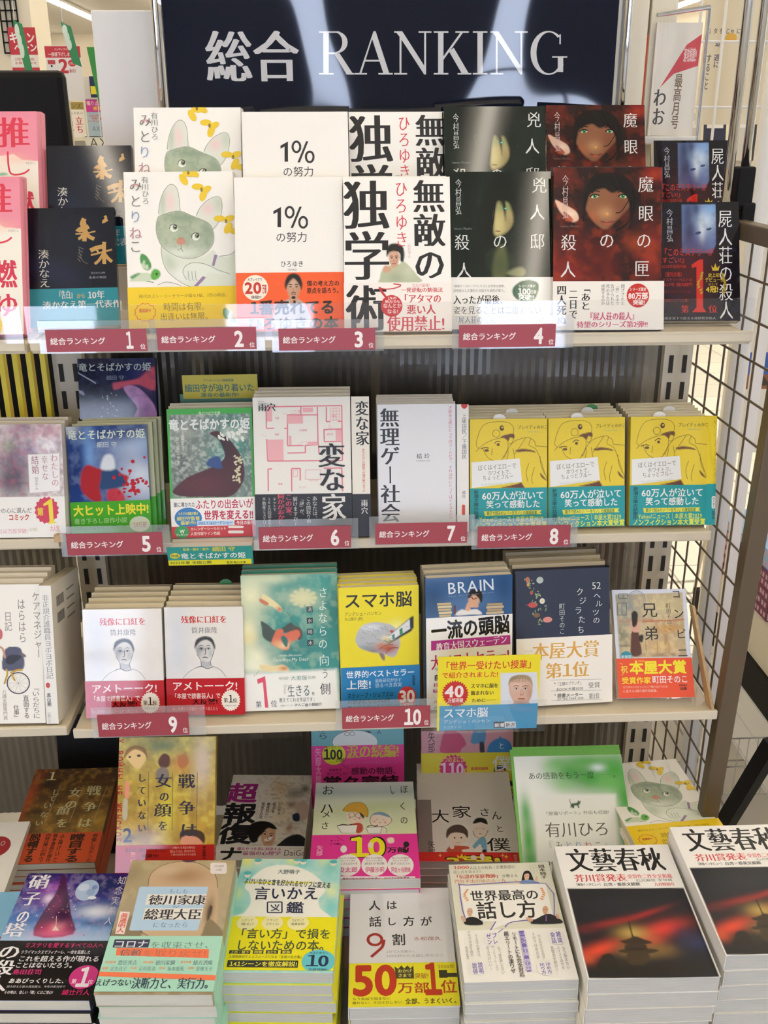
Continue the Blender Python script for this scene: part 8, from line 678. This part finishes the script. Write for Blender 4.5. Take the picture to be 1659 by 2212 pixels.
# pieces at the left edge
e = empty('book', (-.53, 1.03, .552), 'white book with a red 100 badge, cut off by the left edge', 'book', G4, rot=(-math.radians(84), 0, 0))
mb = MB().box(-.065, .065, 0, .016, 0, .188, 'ece8de'); mb.add([(.03+.02*math.cos(2*math.pi*i/24), -.0003, .14+.02*math.sin(2*math.pi*i/24)) for i in range(24)], [tuple(range(24))], 'a02a30')
for op in (('T', 't2', 'e8c8c0', '100', 0, 0, 230, 90), ('T', 'b', 'e8c8c0', '名', 0, 110, 110, 90)): draw_text(lambda pts, fs, c, dy=0: mb.add([(.03+u*1e-4, -.0005, .146-v*1e-4) for u, v in pts], fs, c), op)
mb.build('cover', M_PRINT, e); MB().box(-.064, .0645, .001, .015, .0005, .1875, GREY).build('page_block', M_PAGE, e)
e = empty('book', (-.50, .90, .545), 'light blue book with red letters, cut off by the left edge', 'book', G5, rot=(-math.radians(86), 0, 0))
mb = MB().box(-.065, .065, 0, .016, 0, .188, '8cc4e6')
draw_text(lambda pts, fs, c, dy=0: mb.add([(.045+u*1e-4, -.0003, .10-v*1e-4) for u, v in pts], fs, c), ('T', 'k', 'd0405a', 'ぶ', 0, 0, 340, 380))
mb.build('cover', M_PRINT, e); MB().box(-.064, .0645, .001, .015, .0005, .1875, GREY).build('page_block', M_PAGE, e)
e = empty('book_stand', (-.415, 1.36, .42), 'black stand behind the dark brown comic', 'book stand', rot=(-math.radians(12), 0, 0)); MB().box(-.055, .045, 0, .006, 0, .215).build('plate', M_BLACK, e); MB().box(-.055, .045, -.05, 0, 0, .004).build('foot', M_BLACK, e)

# ------------------------------------------------------------------ ranking tags and display cards
def rank_tag(n, x0, x1, zt, zb, y, ext=(.008, .012)):
    o = empty('ranking_tag', ((x0+x1)/2, y, zb), 'dark red ranking tag numbered %d in a clear holder' % n, 'price tag', 'ranking tags', rot=(-math.radians(4), 0, 0))
    w, h = x1-x0, zt-zb; mb = MB(); W, Hh = 1166, 270; me = MESH.get
    face_mesh(mb, W, Hh, 'a33f49', [], TAGART(n), 0)
    mb.v = [(v[0]*w/.1166, v[1], v[2]*h/.027) for v in mb.v]
    mb.box(-w/2, w/2, 2e-5, .0005, 0, h, 'a33f49'); mb.build('card', M_PRINT, o)
    MB().box(-w/2-ext[0], w/2+ext[1], .001, .0016, -.002, h+.010).build('holder', M_HAZY, o)
for n, x0, x1, zt, zb, y in ((1, -.3398, -.2232, 1.3005, 1.2747, 1.168), (2, -.2113, -.0958, 1.3009, 1.2751, 1.168), (3, -.0695, .0443, 1.2983, 1.2728, 1.168), (4, .1436, .2593, 1.3002, 1.2736, 1.168),
                           (5, -.3638, -.2381, 1.0195, .9894, 1.228), (6, -.1105, .0121, 1.0232, .9922, 1.228), (7, .0448, .1685, 1.0250, .9955, 1.228), (8, .1828, .3089, 1.0176, .9871, 1.228),
                           (9, -.3256, -.2069, .8015, .7690, 1.132), (10, -.0046, .1130, .8015, .7703, 1.132)):
    rank_tag(n, x0, x1, zt, zb, y, ext=(.008, .022 if n in (4, 9) else .010))
def flat(name, cov, x, y, z, parent, T=.0006, yaw=0, lean=0, m=None):
    col, gloss, fine, aw, ah, paints, art, bands = ART[cov]; mb = MB()
    face_mesh(mb, round(aw*1e4), round(ah*1e4), col, paints, art, 0, step=7); mb.box(-aw/2, aw/2, 2e-5, T, 0, ah, col)
    o = mb.build(name, m or M_PRINT, parent); o.location = (x, y, z); o.rotation_euler = (-math.radians(lean), 0, math.radians(yaw)); return o
o = empty('display_card', (.1883, 1.126, .7672), 'yellow and blue display card with a portrait of a fair-haired man', 'display card')
flat('card', 'popcard', 0, 0, 0, o); MB().box(-.072, .078, -.002, -.0012, -.004, .045).build('holder', M_CLEAR, o)
o = empty('display_card', (-.1746, 1.22, .9751), 'teal and yellow film card with a tongue under the green framed paperback', 'display card')
flat('tongue', 'tongue', 0, 0, 0, o, lean=-14); MB().box(-.054, .054, .0, .13, .0225, .0235, 'e8e4da').build('base', M_PRINT, o)
c = flat('back_board', 'backsign', .0112, .13, .1936, o); MB().box(-.045, .065, .131, .1322, .022, .20, '5a8a80').build('support', M_PRINT, o)

# ------------------------------------------------------------------ header sign
o = empty('ranking_sign', (.0785, 1.42, 1.40), 'glossy navy header sign with white ranking lettering in a clear sleeve', 'sign')
M_FILM = mat('wavy_film', rough=.04, attr=True, coat=1, bump=.05, nscale=3.2, detail=.3)
col, gloss, fine, aw, ah, paints, art, bands = ART['poster']
mb = MB(); face_mesh(mb, round(aw*1e4), round(ah*1e4), col, [('R', [(0, col), (4200, col)])], art, 0, step=40); mb.box(-aw/2, aw/2, 5e-5, .001, 0, ah, col); mb.build('sheet', M_FILM, o)
MB().box(-aw/2-.012, -aw/2, -.001, .003, 0, ah).build('sleeve_edge', M_HAZY, o); MB().box(aw/2, aw/2+.008, -.001, .003, 0, ah).build('sleeve_edge', M_HAZY, o)
def pole(x, y, z0, z1, r, label):
    e = empty('chrome_pole', (x, y, z0), label, 'pole', 'chrome poles'); MB().tube([(0, 0, 0), (0, 0, z1-z0)], r, 16).build('tube', M_CHROME, e, smooth=True)
pole(-.2215, 1.405, 1.284, 2.1, .0045, 'chrome pole at the left edge of the navy header sign')
pole(.389, 1.43, 1.284, 2.1, .005, 'chrome pole at the right edge of the navy header sign')
pole(.497, 1.30, 1.40, 2.1, .006, 'shiny chrome pole right of the black paperbacks, nearer the sign')
e = empty('white_board', (-.272, 1.5, 1.28), 'blank white board standing left of the navy header sign', 'board'); MB().box(-.05, .042, 0, .004, 0, .386).build('board', M_WHITE, e, bevel=.002)

# ------------------------------------------------------------------ wire mesh end panel
PX = .522
e = empty('wire_mesh_panel', (PX, 1.15, .3), 'brown wire mesh end panel with a square front post', 'mesh panel')
def loc(p): return (p[0]-PX, p[1]-1.15, p[2]-.3)
MB().bar((-.021, 0, -.3), (.015, 0, 1.10), .022, .024).build('post', M_BROWN, e, bevel=.002); MB().box(-.011, .011, .012, .33, 1.083, 1.105).build('top_rail', M_BROWN, e, bevel=.002)
m = MB(); z = .31
while z < 1.38: m.tube([loc((PX, 1.16, z)), loc((PX, 1.43, z))], .0016, 6); z += .049
m.build('cross_wires', M_BROWN, e); m = MB(); y = 1.215
while y < 1.44: m.tube([loc((PX+.0025, y, .3)), loc((PX+.0025, y, 1.39))], .0016, 6); y += .05
m.build('upright_wires', M_BROWN, e)
e2 = empty('chrome_pole', (.527, 1.326, 1.42), 'chrome pole with a black clamp on top of the mesh panel', 'pole', 'chrome poles')
MB().tube([(0, 0, .02), (0, 0, .7)], .0055, 16).build('tube', M_CHROME, e2, smooth=True); MB().box(-.011, .011, -.012, .012, .0, .05).box(-.026, .0, -.01, .012, -.004, .008).box(-.002, .016, -.013, .013, -.03, .006).build('clamp', M_BLACK, e2, bevel=.003)
e = empty('black_bracket', (.510, 1.33, 1.30), 'black bracket hanging inside the mesh panel behind the black paperback', 'bracket'); MB().box(-.007, .004, -.01, .01, 0, .10).build('plate', M_BLACK, e, bevel=.002)

# ------------------------------------------------------------------ behind the fixture, left
e = empty('monitor', (-.60, 1.9, 1.0), 'black rounded screen back standing behind the pink hardcovers', 'monitor')
MB().box(-.25, .135, 0, .03, .30, .612).build('screen_back', M_BLACK, e, bevel=.012); MB().box(-.06, .06, 0, .02, 0, .30).build('stand', M_BLACK, e)
tb = empty('display_table', (-.55, 1.95, 0), 'dark table behind the shelving carrying the screen and face-out books', 'table')
MB().box(-.35, .35, -.12, .03, .97, 1.0).build('top', M_BLACK, tb)
for sx in (-.32, .32): MB().box(sx-.02, sx+.02, -.03, .01, 0, .97).build('leg', M_BLACK, tb)
bk = empty('bookcase', (-.93, 4.3, 0), 'cream bookcase far behind, left of the white board', 'bookcase')
MB().box(-.18, .5, -.10, .1, 1.470, 1.482).build('shelf', M_CREAM, bk); MB().box(-.18, .5, -.12, .1, 1.335, 1.351).build('shelf', M_CREAM, bk); MB().box(-.18, .5, .1, .11, 0, 1.60).build('back', M_WHITE, bk); MB().box(-.10, .0, -.09, -.085, 1.615, 1.70).build('header_card', M_WHITE, bk)
o = empty('shelf_sign', (-.905, 4.18, 1.625), 'small navy and yellow sign above the pale blue far book', 'sign'); m = MB().box(-.022, .03, 0, .002, 0, .075, '22305c'); m.add([(-.02, -.0004, .012), (.028, -.0004, .012), (.028, -.0004, .04), (-.02, -.0004, .04)], [(0, 1, 2, 3)], 'e8e040'); m.build('card', M_PRINT, o); MB().box(.0, .003, .002, .005, -.145, .02).build('stem', M_WHITE, o)
for cov, x, y, z, T, lab in (('farA', -1.003, 4.2, 1.483, .014, 'white book with a gold label on the far bookcase'), ('farB', -.911, 4.2, 1.483, .014, 'pale blue book with a magenta flash on the far bookcase'),
                             ('farC', -.924, 4.2, 1.352, .014, 'pale book with thin letters AX under the pale blue one'), ('farD', -.830, 4.2, 1.352, .014, 'black book with white letters at the end of the far bookcase')):
    o = empty('paperback_book', (x, y, z), lab, 'book', 'books on the far bookcase'); flat('cover', cov, 0, 0, 0, o); aw, ah = ART[cov][3:5]; MB().box(-aw/2+.001, aw/2-.001, .001, T, .001, ah-.001, CREAM).build('page_block', M_PAGE, o)
def stand_sign(cov, x, y, z, lab, ht=0):
    o = empty('sale_sign', (x, y, z), lab, 'sign', 'sale signs'); flat('sheet', cov, 0, 0, 0, o); MB().box(-.004, .004, .001, .006, -z, .02).build('stem', M_UPR, o); return o
stand_sign('sale1', -.832, 3, 1.52, 'red and white campaign sign on the cream column, far left')
stand_sign('sale2', -.632, 2.6, 1.58, 'red and white discount sign with a large 2')
e = empty('column', (-.84, 3.25, 0), 'cream column with a black grid behind the campaign sign', 'column')
MB().box(-.22, -.03, 0, .2, 0, 2.99).build('shaft', M_CREAM, e)
m = MB()
for i in range(4): m.box(-.115+i*.016, -.112+i*.016, -.012, -.006, 1.72, 2.6)
for i in range(30): m.box(-.115, -.064, -.012, -.006, 1.72+i*.028, 1.724+i*.028)
m.build('grid', M_BLACK, e)
for (x, y, z, h, lab) in ((-.787, 2.85, 1.645, .13, 'green pennant with a white leaf over the campaign sign'), (-.583, 2.5, 1.655, .085, 'green pennant with a white leaf over the discount sign')):
    e = empty('pennant', (x, y, z), lab, 'pennant', 'green pennants'); MB().add([(-.005, 0, 0), (.015, 0, -.008), (.0, 0, h-.01), (-.022, 0, h)], [(0, 1, 2, 3)], '2f8a50').add([(-.005, .001, 0), (.015, .001, -.008), (.0, .001, h-.01), (-.022, .001, h)], [(3, 2, 1, 0)], '2f8a50').build('cloth', M_PRINT, e)
    m = MB()
    for i in range(3): cx, cz = -.008-.003*i, h*(.45+.17*i); m.add([(cx+.006*math.cos(2*math.pi*k/14), -.0008-i*.0003, cz+h*.14*math.sin(2*math.pi*k/14)) for k in range(14)], [tuple(range(14))], 'd8ead8')
    m.build('leaf_mark', M_PRINT, e); MB().tube([(-.018, .002, h), (-.018, .002, h+.9)], .0008, 6).build('cord', M_WHITE, e)
e = empty('sign_board', (-.555, 2.6, 1.575), 'plain green board behind the white board', 'sign'); MB().add([(-.005, 0, 0), (.035, 0, 0), (.012, 0, .12), (-.02, 0, .12)], [(0, 1, 2, 3)], '3f9a48').add([(-.005, .004, 0), (.035, .004, 0), (.012, .004, .12), (-.02, .004, .12)], [(3, 2, 1, 0)], '3f9a48').build('board', M_PRINT, e); MB().box(.01, .014, .005, .009, -1.575, .02).build('post', M_UPR, e)
for i, (x, y, hh, c) in enumerate(((-2.6, 5.2, 1.35, 'c9c2b4'), (-1.2, 6.2, 1.4, 'd4cdbf'), (-3.6, 7.0, 1.5, 'cfc8bb'))):
    e = empty('store_shelf', (x, y, 0), ('long cream store shelf far back, %s' % ('nearest', 'right-hand', 'farthest')[i]), 'store shelf', 'far store shelves')
    MB().box(-.9, .9, -.2, .2, 0, hh, c).build('carcass', M_CREAM, e)
# left bay: yellow ribs of books behind the ribbed panel
for i in range(12):
    x = -.62+i*.019
    e = empty('paperback_book', (x, 1.40, 1.115), '%s thin book from the left standing spine-on at the back of the left unit' % (['first']+ORD)[i], 'book', 'thin books at the back of the left unit')
    MB().box(-.0035, .0035, -.014, .0, 0, .14, 'e6d23a' if i > 5 else 'b8a888').build('cover', M_PRINT, e); MB().box(-.0028, .0028, -.0135, 0, .001, .1405, CREAM).build('page_block', M_PAGE, e)
    
# books standing on the far side, their backs seen through the ribbed panel
for i in range(6):
    e = empty('hardcover_book', (-.27+i*.13, 1.452, 1.05), '%s grey book from the left seen through the ribbed panel' % (['first']+ORD)[i], 'book', 'books behind the ribbed panel')
    m = MB().box(-.058, .058, -.012, 0, 0, .185, ('8a8c90', '8f9196')[i % 2])
    rng = random.Random(i)
    for zc in (.165, .142):
        x = -.05
        while x < -.02: t = rng.uniform(.0006, .002); m.box(x, x+t, -.0125, -.012, zc-.007, zc+.007, '2a2a2c'); x += t+rng.uniform(.0006, .0016)
    m.build('cover', M_PRINT, e); MB().box(-.056, .056, 0, .016, .003, .182, CREAM).build('page_block', M_PAGE, e)
e = empty('dividing_wall_shelf', (.05, 1.46, 0), 'shelf on the far side of the unit carrying the grey books', 'shelf'); MB().box(-.40, .42, -.015, .2, 1.03, 1.05).box(-.40, .42, .19, .2, 0, 1.26).build('board', M_UPR, e); e.name = 'back_shelf'

# ------------------------------------------------------------------ behind the fixture, right
e = empty('column', (.44, 1.55, 0), 'cream steel column right of the navy header sign', 'column')
MB().box(-.045, -.028, 0, .03, 0, 2.6).box(-.022, .008, -.01, .03, 0, 2.6).box(.014, .05, 0, .03, 0, 2.6).build('shaft', M_CREAM, e, bevel=.002); MB().box(-.045, .05, .012, .02, 0, 2.6).build('groove', M_DARK, e)
e = empty('white_rack', (.62, 1.95, 0), 'white wire rack panel behind the magazines at upper right', 'rack')
m = MB()
for i in range(9): m.tube([(-.14+i*.045, 0, 1.2), (-.14+i*.045, 0, 2.4)], .0028, 6)
m.build('upright_wires', M_WHITE, e); m = MB()
for i in range(11): m.tube([(-.16, .005, 1.22+i*.11), (.24, .005, 1.22+i*.11)], .0028, 6)
m.build('cross_wires', M_WHITE, e); MB().box(.22, .24, -.01, .01, 0, 2.6).build('post', M_WHITE, e)
pk = empty('magazine_pack', (.497, 1.53, 1.505), 'magazines in a clear hanging bag with a red diagonal strip', 'magazine pack')
for cov, x, y, z, yw, nm in (('mag1', -.035, .026, .015, 0, 'orange_magazine'), ('mag2', -.003, .012, .0, 0, 'cream_magazine')): flat(nm, cov, x, y, z, pk, yaw=yw, T=.004)
MB().box(-.037, .033, -.006, -.0055, .0, .165).build('bag', M_CLEAR, pk); MB().tube([(-.042, -.004, .158), (.032, -.004, .168)], .003, 10).build('hanger_bar', M_CHROME, pk); MB().box(-.055, .03, -.008, .04, -.012, -.0005).build('tray', M_WHITE, pk, bevel=.002); MB().tube([(.032, -.004, .168), (.034, .0, .06), (.034, .0, -.3)], .0025, 8).build('side_rod', M_CHROME, pk)
o = empty('notice_sheet', (.87, 2.3, 1.52), 'beige notice sheet with handwriting behind the white rack', 'notice'); flat('sheet', 'notice', 0, 0, 0, o); MB().box(.065, .078, .002, .012, -1.52, .1).build('backing', M_CREAM, o)
o = empty('poster_board', (1.42, 3.01, .50), 'large white poster with a blue photograph behind the mesh panel', 'poster'); flat('sheet', 'gifu', 0, -.01, .056, o); MB().box(-.20, .20, 0, .02, .03, .92).build('board', M_WHITE, o); 
for sx in (-.17, .17): MB().bar((sx, .012, .03), (sx*1.15, .06, -.50), .014).build('leg', M_UPR, o)
e = empty('white_post', (.728, 1.75, 0), 'white round post just behind the mesh panel', 'post'); MB().tube([(0, 0, 0), (0, 0, 2.99)], .017, 20).build('shaft', M_WHITE, e, smooth=True)
# low table of stacked books on the right
e = empty('display_table', (1.35, 2.1, 0), 'low white table with a dark band carrying stacked purple books', 'table')
MB().box(-.34, .5, -.7, .40, .29, .40).build('top', M_UPR, e); MB().box(-.35, .5, -.71, .42, .20, .29).build('band', M_BLACK, e); MB().box(-.33, .48, -.68, .39, 0, .20).build('base', M_WHITE, e)
rng = random.Random(8)
for j, y in enumerate((1.58, 1.78, 1.98, 2.18, 2.38)):
    for k in range(7 if j % 2 else 6):
        pr = ('6a2848', '7a2a4a', '8fb0d8')[0 if k % 3 else (1 if k else 0)] if j > 2 else ('c8305a', 'd84a2a', 'b82a4a')[k % 3]
        e = empty('comic_book', (1.095+rng.uniform(-.004, .004), y, .401+k*.0245), '%s comic up in the %s stack on the low table' % ((['first']+ORD)[k], ('nearest', 'second', 'third', 'fourth', 'farthest')[j]), 'book', 'stacked comics on the low table')
        m = MB().box(-.08, .08, -.085, .085, 0, .024, pr if k < 5 or j < 3 else '8fb4dc')
        for t in range(9): y_ = -.075+t*.017+rng.uniform(-.003, .003); m.add([(-.0803, y_, .006), (-.0803, y_+.010, .006), (-.0803, y_+.010, .018), (-.0803, y_, .018)], [(0, 1, 2, 3)], 'c8a0b0' if j > 2 else 'e8a040')
        m.build('cover', M_PRINT, e); MB().box(-.078, .0805, -.0855, .0855, .002, .022, PALE).build('page_block', M_PAGE, e)
e = empty('stand_leg', (.557, 1.235, 0), 'black slanting leg just outside the foot of the mesh panel', 'leg'); MB().bar((0, 0, .44), (.036, -.092, .72), .02, .022).build('bar', M_BLACK, e); MB().box(-.011, .011, -.011, .011, 0, .45).build('foot', M_BLACK, e)
e = empty('wire_basket', (1.02, 2.15, .0), 'clear wire basket standing on the floor beside the low table', 'basket')
m = MB()
for z in (.01, .09, .17): m.tube([(-.16, -.2, z), (.0, -.2, z), (.0, .2, z), (-.16, .2, z), (-.16, -.2, z)], .002, 6)
for t in range(8): m.tube([(-.16+t*.0228, -.2, .01), (-.16+t*.0228, -.2, .17)], .0013, 5)
m.build('wires', M_CHROME, e)

e = empty('magazine_rack', (1.25, 3.1, 0), 'dark magazine rack far behind the white wire rack at upper right', 'rack')
MB().box(-.5, .6, 0, .3, 1.26, 1.42).build('carcass', M_UPR, e)
for sx in (-.48, .56): MB().box(sx, sx+.02, .1, .12, 0, 1.26).build('leg', M_UPR, e)
rng = random.Random(12)
for i in range(9):
    o = empty('magazine', (.90+i*.075, 3.08, 1.42), '%s magazine from the left along the top of the far dark rack' % (['first']+ORD)[i], 'magazine', 'magazines on the far rack', rot=(-.15, 0, rng.uniform(-.1, .1)))
    hh = rng.uniform(.10, .15); c_ = rng.choice(['1f2048', '2a2a30', 'd8b048', 'c9c2b0', '1c1c3a', '8a3a30'])
    MB().box(-.034, .034, 0, .0012, 0, hh, c_).add([(-.025, -.0005, hh*.7), (.025, -.0005, hh*.7), (.025, -.0005, hh*.85), (-.025, -.0005, hh*.85)], [(0, 1, 2, 3)], 'e4e0d4').build('cover', M_PRINT, o); MB().box(-.033, .0335, .0013, .006, .001, hh-.001, PALE).build('page_block', M_PAGE, o)
